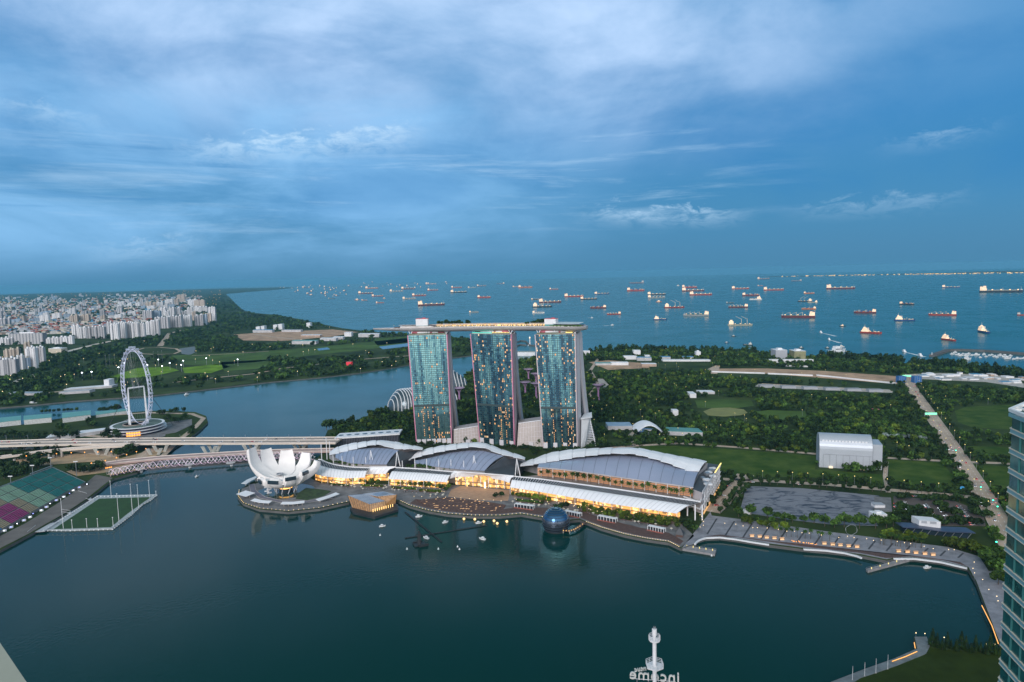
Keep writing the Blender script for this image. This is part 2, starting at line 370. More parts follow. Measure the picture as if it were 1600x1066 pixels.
EC = [(-300, 665), (0, 637), (60, 632), (110, 627), (165, 623), (230, 619), (300, 611), (350, 605), (420, 597), (500, 590), (560, 583), (600, 577), (640, 570), (700, 560), (740, 555), (790, 549), (806, 545),
      (790, 537), (740, 530), (700, 526), (620, 522), (575, 518), (535, 513), (500, 506), (470, 499), (430, 492), (395, 489), (380, 485), (368, 474), (360, 466), (353, 459.5), (380, 457.0), (440, 452), (462, 449.6),
      (440, 449), (330, 451.5), (200, 455.5), (0, 460.5), (-300, 468)]
ec_poly = gpoly(EC)
b = MB(); b.prism(ec_poly, -3, 3, 0, 1); struct(b.build('ground', [groundm, quay]))
EXCL = []
def sheet(name, px, z, m, zz=3.0):
    EXCL.append([(p.x, p.y) for p in gpoly(px, zz)])
    b = MB(); b.prism(gpoly(px, zz), zz - 0.5, z, 0); return struct(b.build(name, m))
# far island shore on the right
b = MB()
isl = []
for i in range(41):
    t = i / 40; u = lerp(1205, 1760, t); P = D(u, 420, 20500 - 4500 * t); isl.append((P.x, P.y, 8 + 150 * max(0, t - 0.35) * (0.5 + 0.5 * math.sin(t * 21) * math.sin(t * 9 + 1))))
b.loft([[(x, y, -3), (x, y, h * 0.6), (x + 60, y + 500, h), (x + 120, y + 1500, h * 0.7), (x + 120, y + 1600, -3)] for x, y, h in isl])
struct(b.build('hills', M('far_hill', (0.03, 0.06, 0.05), 0.95)))

# lawns, fields, earth
for px in ([(985, 701), (1010, 697), (1060, 697), (1150, 703), (1278, 713), (1274, 730), (1270, 746), (1140, 744), (1110, 727), (1050, 712)],
           [(1386, 718), (1472, 723), (1490, 745), (1497, 768), (1440, 765), (1392, 758)],
           [(1272, 734), (1284, 734), (1366, 741), (1380, 742), (1384, 757), (1330, 753), (1270, 746)]):
    sheet('lawn', px, 3.15, grassm)
sheet('lawn', [(1086, 626), (1120, 624), (1174, 626), (1178, 634), (1150, 638), (1090, 637)], 3.15, grassd)
for px in ([(1492, 642), (1510, 636), (1590, 632), (1590, 672), (1520, 668), (1497, 660)], [(1508, 697), (1590, 700), (1590, 711), (1516, 708)], [(1518, 727), (1590, 730), (1590, 775), (1548, 768)]):
    sheet('lawn', px, 3.15, grassm)
b = MB(); b.prism(gpoly([(1099, 643), (1112, 638), (1140, 637), (1162, 640), (1168, 645), (1158, 649), (1130, 651), (1106, 649)]), 2.5, 3.25); struct(b.build('field', M('dry_field', (0.2, 0.21, 0.07), 0.9, var=0.15)))
sheet('field', [(1170, 645), (1200, 641), (1258, 643), (1262, 656), (1200, 657)], 3.15, grassd)
sheet('lawn', [(1440, 1012), (1570, 1024), (1900, 1060), (1900, 1300), (1230, 1130), (1335, 1063), (1398, 1043), (1446, 1024)], 3.15, M('dark_lawn', (0.028, 0.045, 0.008), 0.95, var=0.2, spec=0.1))
for px in ([(920, 566), (950, 563), (1010, 568), (1015, 575), (950, 578)], [(1120, 576), (1200, 576), (1290, 580), (1400, 588), (1402, 600), (1300, 592), (1200, 584), (1115, 582)]):
    sheet('bare_ground', px, 3.15, dirt)
for px in ([(1185, 600), (1250, 603), (1390, 609), (1395, 614), (1250, 608), (1180, 604)], [(930, 592), (942, 592), (954, 604), (940, 606)], [(1420, 585), (1470, 583), (1580, 588), (1600, 600), (1600, 606), (1540, 597), (1430, 592)]):
    sheet('pavement', px, 3.2, conc)
sheet('path', [(1111, 584), (1121, 584), (1125, 572), (1118, 571), (1100, 580)], 3.3, roadm)
for k, px in enumerate([[(175, 588), (215, 575), (262, 573), (280, 579), (240, 588), (190, 592)], [(285, 575), (345, 568), (360, 573), (330, 583), (288, 583)], [(268, 556), (330, 552), (400, 552), (400, 566), (350, 570), (290, 570)],
          [(400, 550), (520, 540), (640, 528), (640, 538), (560, 548), (480, 556), (400, 566)], [(580, 529), (650, 525), (650, 534), (590, 540)], [(345, 566), (420, 562), (420, 575), (350, 580)]]):
    sheet('lawn', px, 3.2, grassl if k in (0, 1) else grassd)
sheet('pond', [(280, 545), (306, 541), (309, 549), (296, 555), (284, 553)], 3.2, M('muddy_pond', (0.10, 0.085, 0.05), 0.4))
sheet('bare_ground', [(365, 523), (420, 519), (520, 515), (560, 519), (520, 526), (440, 533), (380, 532)], 3.2, dirt)
sheet('river', [(495, 545), (512, 543), (516, 546), (498, 548)], 3.3, darkglass)
sheet('river', [(592, 542), (650, 535), (650, 540), (598, 546)], 3.3, darkglass)

def road(name, px, width, z, m, lines=0, edge=True):
    P = [G(u, v) for u, v in px]; b = MB(); k = len(P); A = []; B = []
    for i in range(k):
        t = (P[min(i + 1, k - 1)] - P[max(i - 1, 0)]); t.z = 0; t.normalize(); nrm = Vector((-t.y, t.x, 0))
        w = (width[i] if hasattr(width, '__len__') else width) / 2
        A.append(P[i] + nrm * w); B.append(P[i] - nrm * w)
    vs = []
    for i in range(k - 1):
        b.add([(A[i].x, A[i].y, z), (B[i].x, B[i].y, z), (B[i + 1].x, B[i + 1].y, z), (A[i + 1].x, A[i + 1].y, z)], [(0, 1, 2, 3)])
    o = struct(b.build(name, m))
    for i in range(k - 1): EXCL.append([(q.x, q.y) for q in (A[i], B[i], B[i + 1], A[i + 1])])
    if edge:
        e = MB()
        for Q in (A, B):
            for i in range(k - 1): e.beam((Q[i].x, Q[i].y, z + 0.02), (Q[i + 1].x, Q[i + 1].y, z + 0.02), 0.5, 0.28)
        struct(e.build('kerb', conc))
    if lines:
        e = MB()
        for q in range(1, lines):
            f = q / lines
            for i in range(k - 1):
                a = A[i].lerp(B[i], f); c = A[i + 1].lerp(B[i + 1], f); n = max(1, int((c - a).length / 14))
                for j in range(n):
                    s0 = a.lerp(c, j / n); s1 = a.lerp(c, (j + 0.45) / n); e.beam((s0.x, s0.y, z + 0.02), (s1.x, s1.y, z + 0.02), 0.35, 0.02)
        struct(e.build('road_markings', white))
    return A, B, P
roadA = road('road', [(1416, 585), (1428, 612), (1448, 640), (1476, 680), (1504, 722), (1528, 760), (1552, 800), (1575, 842), (1600, 890)], 22, 3.3, roadm, 4)
for px, w in ([[(925, 703), (990, 697), (1060, 693), (1150, 699), (1280, 710), (1390, 716), (1500, 722)], 8], [[(1130, 749), (1200, 752), (1300, 758), (1390, 766), (1500, 775), (1560, 782)], 10], [[(1110, 800), (1150, 765), (1165, 742)], 22],
              [[(1385, 722), (1383, 745), (1388, 770)], 5], [[(1395, 612), (1300, 606), (1190, 600)], 9], [[(1500, 722), (1560, 724), (1600, 727)], 9], [[(920, 620), (935, 600), (922, 580), (935, 560)], 9], [[(990, 697), (985, 680), (1000, 668)], 7]):
    road('road', px, w, 3.28, roadm, 2)
for px, w in ([[(-40, 618), (0, 606), (22, 598), (45, 590), (62, 584)], 30], [[(78, 560), (110, 548), (150, 538), (190, 530)], 28], [[(270, 598), (330, 591), (400, 584), (440, 576), (500, 569), (560, 562), (640, 556)], 12], [[(0, 623), (60, 616), (110, 610)], 14],
              [[(212, 548), (225, 544), (250, 543), (275, 545), (282, 549), (272, 553), (245, 554), (222, 553), (212, 548)], 12], [[(250, 541), (265, 521), (285, 516)], 24], [[(300, 556), (360, 553), (420, 549)], 9], [[(395, 522), (430, 527), (480, 532)], 14]):
    road('road', px, w, 3.3, roadm if w < 25 else deckc, 0, False)
# flyer promontory roads and forecourts
for px, w in ([[(150, 651), (230, 645), (300, 647), (318, 654), (305, 668), (280, 688), (255, 712), (225, 728)], 9], [[(40, 690), (130, 680), (220, 690), (262, 688)], 12], [[(175, 742), (205, 725), (240, 700)], 16], [[(0, 700), (90, 700), (190, 712)], 20]):
    road('road', px, w, 3.3, roadm, 2)
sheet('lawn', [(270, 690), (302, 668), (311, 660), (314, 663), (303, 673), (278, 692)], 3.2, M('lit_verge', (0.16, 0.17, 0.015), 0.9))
sheet('pavement', [(262, 660), (300, 655), (300, 664), (275, 676), (250, 680)], 3.22, pave)
tanr = M('lit_tan_road', (0.40, 0.28, 0.17), 0.8, var=0.25, scale=0.05)  # orange lamplight on the ground put into the road colour
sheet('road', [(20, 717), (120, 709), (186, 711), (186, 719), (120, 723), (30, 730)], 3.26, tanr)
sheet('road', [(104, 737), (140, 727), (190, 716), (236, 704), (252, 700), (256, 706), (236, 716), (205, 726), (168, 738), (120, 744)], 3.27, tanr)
# quay road by the grandstand
sheet('pavement', [(-260, 938), (0, 857), (45, 834), (98, 804), (133, 781), (176, 747), (150, 742), (132, 757), (90, 787), (40, 818), (0, 838), (-260, 905)], 3.25, asph)
# promenades around the bay
prom_in = [(1110, 800), (1112, 806), (1160, 812), (1230, 822), (1300, 832), (1380, 842), (1440, 850), (1480, 855), (1530, 870), (1545, 893)]
prom_out = [(1066, 856), (1087, 849), (1092, 844), (1102, 840), (1125, 838), (1150, 841), (1200, 849), (1255, 856), (1310, 861), (1345, 866), (1385, 874), (1398, 871), (1430, 871), (1470, 876), (1513, 886)]
sheet('promenade', prom_out + [(1526, 909), (1541, 949), (1556, 989), (1567, 1014), (1600, 1014), (1600, 890)] + prom_in[::-1], 3.3, M('lilac_grey_paving', (0.235, 0.235, 0.265), 0.75, var=0.25, scale=0.12))
sheet('boardwalk', [(1085, 846), (1103, 838.5), (1125, 836), (1200, 845), (1300, 856), (1400, 867.5), (1500, 879), (1510, 885), (1470, 874.5), (1430, 869.5), (1385, 872.5), (1345, 864.5), (1255, 854.5), (1150, 839.5), (1102, 839)], 3.4, boardw)
sheet('promenade', [(378, 764), (374, 776), (382, 786), (406, 794.5), (450, 798.5), (500, 793.5), (545, 783.5), (560, 776.5), (600, 776.5), (622, 781.5), (640, 789.5), (670, 797.5), (700, 802.5), (740, 805.5), (780, 805.5), (815, 802.5), (850, 808.5), (880, 813), (905, 810.5),
      (940, 824.5), (975, 834.5), (1010, 841.5), (1045, 846.5), (1064, 855), (1085, 838), (1060, 815), (950, 795), (850, 778), (800, 765), (690, 757), (560, 757), (500, 755), (480, 745), (430, 745)], 3.3, pave)
sheet('boardwalk', [(640, 787), (670, 795), (700, 800), (740, 803.5), (780, 803.5), (815, 800.5), (850, 806), (880, 810), (905, 808.5), (940, 822), (975, 832), (1010, 839.5), (1045, 844), (1062, 852), (1068, 846), (1045, 833), (1000, 825), (940, 810), (905, 798), (850, 794), (815, 792), (780, 797), (740, 796), (690, 788), (650, 780)], 3.4, boardw)
sheet('promenade', [(1448, 995.5), (1429, 995.5), (1433, 1014), (1396, 1030), (1351, 1046), (1291, 1069), (1200, 1109), (1270, 1105), (1345, 1060), (1400, 1041), (1447, 1022), (1453, 1010)], 3.3, M('pale_paving', (0.17, 0.19, 0.2), 0.7, var=0.25, scale=0.2))
# stripes of darker paving across the right-hand promenade
b = MB()
for i in range(15):
    t = i / 14; a = G(lerp(1120, 1505, t), lerp(808, 862, t) + 3); c = G(lerp(1105, 1497, t), lerp(836, 873, t) - 1); b.beam((a.x, a.y, 3.36), (c.x, c.y, 3.36), 1.6, 0.1)
struct(b.build('pavement', M('dark_paving', (0.05, 0.05, 0.058), 0.7)))
# dark covered lot, car park
lotm = M('covered_lot', (0.075, 0.082, 0.105), 0.7, var=0.0)
nt = lotm.node_tree; bs = nt.nodes['Principled BSDF']; g = nt.nodes.new('ShaderNodeNewGeometry'); mp = nt.nodes.new('ShaderNodeMapping'); mp.inputs['Scale'].default_value = (0.035, 0.07, 1); nt.links.new(g.outputs['Position'], mp.inputs[0])
n = nt.nodes.new('ShaderNodeTexNoise'); n.inputs['Scale'].default_value = 1.0; n.inputs['Detail'].default_value = 6; n.inputs['Roughness'].default_value = 0.6; n.inputs['Distortion'].default_value = 1.8; nt.links.new(mp.outputs[0], n.inputs['Vector'])
r = nt.nodes.new('ShaderNodeValToRGB'); r.color_ramp.elements[0].position = 0.36; r.color_ramp.elements[0].color = (0.02, 0.03, 0.055, 1); r.color_ramp.elements[1].position = 0.50; r.color_ramp.elements[1].color = (0.20, 0.205, 0.235, 1); nt.links.new(n.outputs['Fac'], r.inputs[0]); nt.links.new(r.outputs[0], bs.inputs['Base Color'])
sheet('car_park', [(1166, 760), (1250, 763), (1374, 775), (1362, 803), (1372, 822), (1300, 820), (1230, 812), (1156, 800)], 3.3, lotm)
sheet('car_park', [(1396, 776), (1490, 783), (1536, 800), (1540, 822), (1470, 822), (1396, 812)], 3.3, M('car_park_surface', (0.10, 0.082, 0.075), 0.85))
sheet('pavement', [(1366, 776), (1392, 778), (1394, 800), (1366, 800)], 3.32, pave)

# ------------------------------------------------------------------ trees
leaf_a = leafmat('leaves_dark', (0.010, 0.026, 0.007), (0.036, 0.075, 0.015))
leaf_b = leafmat('leaves_mid', (0.022, 0.055, 0.010), (0.070, 0.140, 0.022))
leaf_c = leafmat('leaves_yellow_green', (0.042, 0.078, 0.010), (0.125, 0.18, 0.020))
leaf_p = leafmat('palm_leaves', (0.018, 0.045, 0.008), (0.06, 0.12, 0.015))
bark = M('bark', (0.09, 0.07, 0.05), 0.9)
def crown_arr(n, r, h, zc, seed, leaf=1.5, flat=0.75, k=8):
    g = np.random.default_rng(seed)
    bc = g.normal(size=(k, 3)); bc /= np.linalg.norm(bc, axis=1)[:, None]; bc *= (g.random((k, 1)) ** 0.5) * 0.62
    br = 0.36 + 0.22 * g.random(k)
    w = g.integers(0, k, n); d = g.normal(size=(n, 3)); d /= np.linalg.norm(d, axis=1)[:, None]
    p = bc[w] + d * (br[w] * (0.72 + 0.38 * g.random(n)))[:, None]
    p = p * np.array([r, r, h * flat]); p[:, 2] += zc
    nr = d + 0.55 * g.normal(size=(n, 3)); nr /= np.linalg.norm(nr, axis=1)[:, None]
    u = np.cross(nr, g.normal(size=(n, 3))); u /= np.linalg.norm(u, axis=1)[:, None]; v = np.cross(nr, u)
    s = (leaf * (0.6 + 0.8 * g.random(n)))[:, None] * 0.5
    q = np.stack([p - u * s - v * s * 0.7, p + u * s - v * s * 0.9, p + u * s * 0.8 + v * s, p - u * s * 0.9 + v * s * 0.8], 1)
    return q
def qmesh(name, Q, mat, parent=None, link=True):
    V = Q.reshape(-1, 3); n = len(Q); me = bpy.data.meshes.new(name)
    me.vertices.add(len(V)); me.vertices.foreach_set('co', V.astype(np.float32).ravel())
    me.loops.add(4 * n); me.loops.foreach_set('vertex_index', np.arange(4 * n, dtype=np.int32))
    me.polygons.add(n); me.polygons.foreach_set('loop_start', np.arange(0, 4 * n, 4, dtype=np.int32))
    me.materials.append(mat); me.update(calc_edges=True)
    o = bpy.data.objects.new(name, me)
    COL.objects.link(o)
    if parent is not None: o.parent = parent
    return o
def scatter(arrs, P, sc, rz=None, zs=None):
    """many crowns as one array of quads: P n x 3, sc n"""
    out = []; n = len(P); g = np.random.default_rng(n + 3); rz = g.random(n) * 6.283 if rz is None else rz; pick = g.integers(0, len(arrs), n)
    for k, A in enumerate(arrs):
        I = np.where(pick == k)[0]
        if not len(I): continue
        c, s = np.cos(rz[I]), np.sin(rz[I]); B = A[None] * sc[I][:, None, None, None]
        if zs is not None: B[..., 2] *= zs[I][:, None, None]
        X = B[..., 0] * c[:, None, None] - B[..., 1] * s[:, None, None]; Y = B[..., 0] * s[:, None, None] + B[..., 1] * c[:, None, None]
        Q = np.stack([X, Y, B[..., 2]], -1) + P[I][:, None, None, :]
        out.append(Q.reshape(-1, 4, 3))
    return np.concatenate(out)
def limbs(mb, h, r, seed, top):
    g = random.Random(seed); mb.tube((0, 0, 0), (0, 0, h * 0.45), r, r * 0.75, 7)
    for i in range(5):
        a = i * 1.257 + g.random(); e = Vector((math.cos(a) * top * 0.5, math.sin(a) * top * 0.5, h * (0.68 + 0.15 * g.random()))); mb.tube((0, 0, h * (0.35 + 0.02 * i)), e, r * 0.5, r * 0.2, 5)
    return mb
TREE = {}
def tree_proto(key, name, label, group, leaf, n=300, h=11, r=5.0, seed=1, ls=1.5, cat='tree'):
    t = thing(name, label, cat, (0, 0, 0), group)
    limbs(MB(), h, 0.32 * h / 11, seed, r).build('trunk', bark, t)
    q = crown_arr(n, r, h * 0.5, h * 0.63, seed, ls); q = np.maximum(q, np.array([-99, -99, 0.8])); qmesh('crown', q, leaf, t)
    TREE[key] = [t, False]; return t
def palm_proto(key, name, label, group, h=8.5, seed=3, cat='palm tree'):
    t = thing(name, label, cat, (0, 0, 0), group); g = random.Random(seed)
    MB().tube((0, 0, 0), (0.15, 0, h * 0.5), 0.26, 0.2, 6).tube((0.15, 0, h * 0.5), (0.1, 0.1, h), 0.2, 0.17, 6).build('trunk', bark, t)
    Q = []
    for i in range(15):
        a = i * 2.4; el = 0.9 - 1.3 * (i / 14) + 0.1 * g.random(); L = 3.2 + 0.8 * g.random(); pts = []
        for k in range(5):
            s = k / 4 * L; e = el - 0.28 * k; p = (pts[-1] + Vector((math.cos(a) * math.cos(e), math.sin(a) * math.cos(e), math.sin(e))) * (L / 4)) if pts else Vector((0.1, 0.1, h)); pts.append(p)
        sd = Vector((-math.sin(a), math.cos(a), 0))
        for k in range(4):
            w0, w1 = (0.35, 0.75, 0.8, 0.55, 0.1)[k], (0.35, 0.75, 0.8, 0.55, 0.1)[k + 1]
            for sg in (-1, 1): Q.append([pts[k], pts[k + 1], pts[k + 1] + sd * sg * w1 + Vector((0, 0, -0.35 * w1)), pts[k] + sd * sg * w0 + Vector((0, 0, -0.35 * w0))])
    qmesh('crown', np.array(Q), leaf_p, t); TREE[key] = [t, False]; return t
TRNG = random.Random(11)
def plant(key, P, s=1.0, rz=None, label=None):
    t, used = TREE[key]; rz = TRNG.random() * 6.28 if rz is None else rz
    sc = (s * TRNG.uniform(0.9, 1.1), s * TRNG.uniform(0.9, 1.1), s * TRNG.uniform(0.88, 1.12))
    if not used:
        TREE[key][1] = True; t.location = P; t.rotation_euler = (0, 0, rz); t.scale = sc; bpy.context.view_layer.update(); return t
    return copy_tree(t, Vector(P), rz, label, sc)
def along(px, n, z=3.0, jit=0.0):
    pts = [G(u, v, z) for u, v in px]; seg = [(b - a).length for a, b in zip(pts, pts[1:])]; tot = sum(seg); out = []
    for i in range(n):
        d = tot * (i + 0.5) / n; k = 0
        while k < len(seg) - 1 and d > seg[k]: d -= seg[k]; k += 1
        p = pts[k].lerp(pts[k + 1], d / seg[k]); out.append(p + Vector((TRNG.uniform(-jit, jit), TRNG.uniform(-jit, jit), 0)))
    return out

# ------------------------------------------------------------------ the hotel
glass = []
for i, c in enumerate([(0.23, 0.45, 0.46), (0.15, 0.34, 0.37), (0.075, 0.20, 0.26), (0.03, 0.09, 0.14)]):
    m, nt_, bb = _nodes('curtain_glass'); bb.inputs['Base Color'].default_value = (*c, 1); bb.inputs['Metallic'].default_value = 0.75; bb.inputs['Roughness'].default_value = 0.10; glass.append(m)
litg = glow('lit_room', (1.0, 0.52, 0.22), 0.32); litg2 = glow('bright_room', (1.0, 0.70, 0.42), 0.48)
facback = M('facade_frame', (0.03, 0.055, 0.06), 0.5, var=0)
finm = M('end_wall_stone', (0.50, 0.43, 0.46), 0.6, var=0.05); finp = M('pink_edge_panel', (0.55, 0.22, 0.33), 0.5, var=0.05)
slabm = M('end_wall_pale', (0.62, 0.60, 0.64), 0.55, var=0.05)
beige = M('atrium_panel', (0.40, 0.35, 0.33), 0.5, var=0.1, scale=0.3)
hullm = M('silver_cladding', (0.55, 0.53, 0.53), 0.38, metal=0.55, var=0.05, scale=0.04)
greenl_r = M('roof_garden', (0.05, 0.09, 0.03), 0.9); tealwash = M('teal_washed_terrace', (0.10, 0.5, 0.42), 0.6, emit=(0.1, 0.9, 0.7), estr=0.25)  # emission puts the teal lighting into the terrace surface
TOPZ = 187.0
TW = [dict(bl=(651, 695), br=(706, 693), tl=(637, 526), tr=(698.5, 526.5), ex=0.085, label='leftmost hotel tower, brightest teal glass, under the pointed end of the rooftop deck', lit=0.05),
      dict(bl=(750, 692), br=(804, 698), tl=(735, 526.5), tr=(799, 528), ex=0.24, label='middle hotel tower of the three carrying the rooftop deck', lit=0.085),
      dict(bl=(849, 700), br=(902.5, 701), tl=(836, 528), tr=(899, 529.5), ex=0.40, label='rightmost hotel tower with splayed white legs, under the blunt end of the rooftop deck', lit=0.09)]
HT = []
def hotel_tower(ti, d):
    g = random.Random(40 + ti)
    B0, B1 = G(*d['bl']), G(*d['br']); t = thing('hotel_tower', d['label'], 'hotel tower', (B0 + B1) / 2, 'three hotel towers joined by a rooftop deck')
    s = 0.36
    def edge(pb, pt, B):
        K = D(lerp(pb[0], pt[0], s), lerp(pb[1], pt[1], s), B.y); T = D(pt[0], pt[1], B.y + 9.5); T.z = TOPZ; return B, K, T
    E0, E1 = edge(d['bl'], d['tl'], B0), edge(d['br'], d['tr'], B1)
    E0[1].z = E1[1].z = 69.0
    def fp(u, w):                                            # point of the facade, u across, w up 0..1
        def ed(E): return E[0].lerp(E[1], w / 0.36) if w < 0.36 else E[1].lerp(E[2], (w - 0.36) / 0.64)
        return ed(E0).lerp(ed(E1), u)
    nrm = Vector((E1[0] - E0[0]).cross(Vector((0, 0, 1)))).normalized()
    if nrm.y > 0: nrm = -nrm
    NC, NR = 22, 54
    # mats: 0 frame 1..4 glass 5 lit 6 bright
    b = MB(); fr = MB()
    fr.quad(fp(0, 0), fp(1, 0), fp(1, 0.36), fp(0, 0.36)); fr.quad(fp(0, 0.36), fp(1, 0.36), fp(1, 1), fp(0, 1))
    for r in range(NR):
        for c in range(NC):
            gu = 0.06 if c % 3 else 0.20
            u0, u1 = (c + gu) / NC, (c + 1 - 0.05) / NC; w0, w1 = (r + 0.10) / NR, (r + 0.93) / NR
            if 0.355 < (w0 + w1) / 2 < 0.372: continue
            o = nrm * 0.25; q = (fp(u0, w0) + o, fp(u1, w0) + o, fp(u1, w1) + o, fp(u0, w1) + o)
            x = c / NC; y = r / NR; pl = d['lit']
            if ti == 0: pl = 0.09 if (0.5 < x < 0.98 and 0.50 < y < 0.66) else (0.03 if y > 0.1 else 0.25 * (x > 0.5))
            else: pl = pl * (1.35 if (x < 0.3 or x > 0.62) else 0.35) * (0.75 if y < 0.35 else 1.1)
            if g.random() < pl:
                b.quad(*q, mi=2); mm = (u0 + u1) / 2; dw = (u1 - u0) * g.uniform(0.18, 0.42); sh = g.uniform(-0.2, 0.2) * (u1 - u0); o = nrm * 0.4
                b.quad(fp(mm - dw + sh, w0) + o, fp(mm + dw + sh, w0) + o, fp(mm + dw + sh, w1) + o, fp(mm - dw + sh, w1) + o, mi=4 if g.random() < 0.75 else 5)
            else:
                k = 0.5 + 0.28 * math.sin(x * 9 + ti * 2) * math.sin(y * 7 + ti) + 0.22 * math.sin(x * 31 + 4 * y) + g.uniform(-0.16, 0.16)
                if ti: k -= 0.33  # darker pane mix puts the reflected dark skyline into the glass colour
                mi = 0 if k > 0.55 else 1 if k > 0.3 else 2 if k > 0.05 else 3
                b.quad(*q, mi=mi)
    fo = fr.build('facade_frame', facback, t)
    # long vertical rows of lights reaching up from the lobby
    for c in ((5, 8, 11, 14) if ti == 0 else (13, 14, 17, 19) if ti == 1 else (7, 12, 16, 19)):
        for r in range(1, 19):
            if g.random() < 0.6: b.quad(*[fp((c + a) / NC, (r + bb_) / NR) + nrm * 0.4 for a, bb_ in ((0.3, 0.2), (0.7, 0.2), (0.7, 0.8), (0.3, 0.8))], mi=4)
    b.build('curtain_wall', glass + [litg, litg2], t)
    # end wall of the front slab
    e = Vector((d['ex'], 1, 0)); en = Vector((1, -d['ex'], 0)).normalized()
    f = MB(); w = 20
    for Ed, sg in ((E1, 1), (E0, -1)):
        off = Vector((0.5 * sg, 0, 0))
        for mi, (a0, a1) in enumerate(((-0.6, 4.5), (4.5, w))):
            ring = [[p + e * a0 - off * 2, p + e * a1 - off * 2, p + e * a1 + off, p + e * a0 + off] for p in Ed]
            f.loft(ring, mi=0 if mi == 0 else 1)
    f.build('end_wall', [finp if ti < 2 else finm, finm if ti < 2 else slabm], t)
    # rear slab that leans out
    zs = [3, 25, 50, 80, 115, 150, TOPZ]; rings = []
    for z in zs:
        c = 22 + 46 * ((TOPZ - z) / 184) ** 1.7; wz = (z - 3) / 184; a = fp(1, wz); l = fp(0, wz); a.z = l.z = z; sl = 9.5 * min(1, 1.0) 
        rings.append([l + e * c, a + e * c, a + e * (c + 15), l + e * (c + 15)])
    MB().loft(rings).build('rear_slab', slabm, t)
    # dark recess between the slabs
    rings = []
    for z in zs:
        c = 22 + 46 * ((TOPZ - z) / 184) ** 1.7; wz = (z - 3) / 184; a = fp(0.95, wz); l = fp(0.05, wz); a.z = l.z = z - 0.5
        rings.append([l + e * 19, a + e * 19, a + e * (c + 1), l + e * (c + 1)])
    MB().loft(rings).build('atrium_glazing', darkglass, t)
    # roof terraces, storey with red lighting put into its colour, and struts
    T0, T1 = E0[2], E1[2]; f = MB(); q0, q1 = T0.lerp(T1, 0.03), T0.lerp(T1, 0.97)
    f.prism([q0 + e * 1, q1 + e * 1, q1 + e * 35, q0 + e * 35], TOPZ, TOPZ + 1.2); f.build('roof_slab', conc, t)
    f = MB(); m0 = T0.lerp(T1, 0.04); m1 = T0.lerp(T1, 0.52); f.prism([m0 + e * 1.2, m1 + e * 1.2, m1 + e * 6, m0 + e * 6], TOPZ + 1.2, TOPZ + 2.6, 0)
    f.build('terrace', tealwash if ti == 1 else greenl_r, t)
    f = MB(); m0 = T0.lerp(T1, 0.53); m1 = T0.lerp(T1, 0.95); f.prism([m0 + e * 1.2, m1 + e * 1.2, m1 + e * 6, m0 + e * 6], TOPZ + 1.2, TOPZ + 2.4, 0); f.build('terrace', greenl_r, t)
    if ti:
        for k in range(12):
            p = m0.lerp(m1, (k + 0.5) / 12 if ti == 1 else 0.55 + 0.4 * (k + 0.5) / 12) + e * 1.0; MB().box(p.x, p.y, TOPZ + 2.4, 1.3, 0.8, 1.2).build('terrace_lamp', yell, t)
    f = MB(); m0 = T0.lerp(T1, 0.06); m1 = T0.lerp(T1, 0.9); f.prism([m0 + e * 8, m1 + e * 8, m1 + e * 30, m0 + e * 30], TOPZ + 1.2, TOPZ + 5.5); f.build('roof_storey', M('red_lit_storey', (0.45, 0.12, 0.16), 0.6, var=0.3, scale=0.2), t)
    f = MB()
    for u0, u1 in ((0.22, 0.55), (0.6, 0.75)):
        m0 = T0.lerp(T1, u0); m1 = T0.lerp(T1, u1); f.prism([m0 + e * 7.5, m1 + e * 7.5, m1 + e * 9, m0 + e * 9], TOPZ + 1.4, TOPZ + 4.8)
    f.build('roof_box', white, t)
    f = MB()
    for u_, dd in ((0.97, 4), (1.0, 22), (0.97, 32), (0.5, 5), (0.06, 5)):
        p = T0.lerp(T1, u_) + e * dd
        f = MB()
        for sg in (-1, 1): f.tube((p.x, p.y, TOPZ), (p.x + sg * 3.0, p.y, TOPZ + 7), 0.7, 0.5, 6)
        f.build('strut', white, t)
    # glazed lobby at the foot
    f = MB(); o = nrm * 1.5
    for k in range(7): 
        if k % 2 == 0 or ti == 0: p, q = fp((k + 0.1) / 7, 0) + o, fp((k + 0.9) / 7, 0) + o; f.prism([p, q, q + Vector((0, 2, 0)), p + Vector((0, 2, 0))], 3, 12)
    f.build('lobby_canopy', slabm, t)
    HT.append((E0, E1, e, fp)); return t
for i_, d_ in enumerate(TW): hotel_tower(i_, d_)
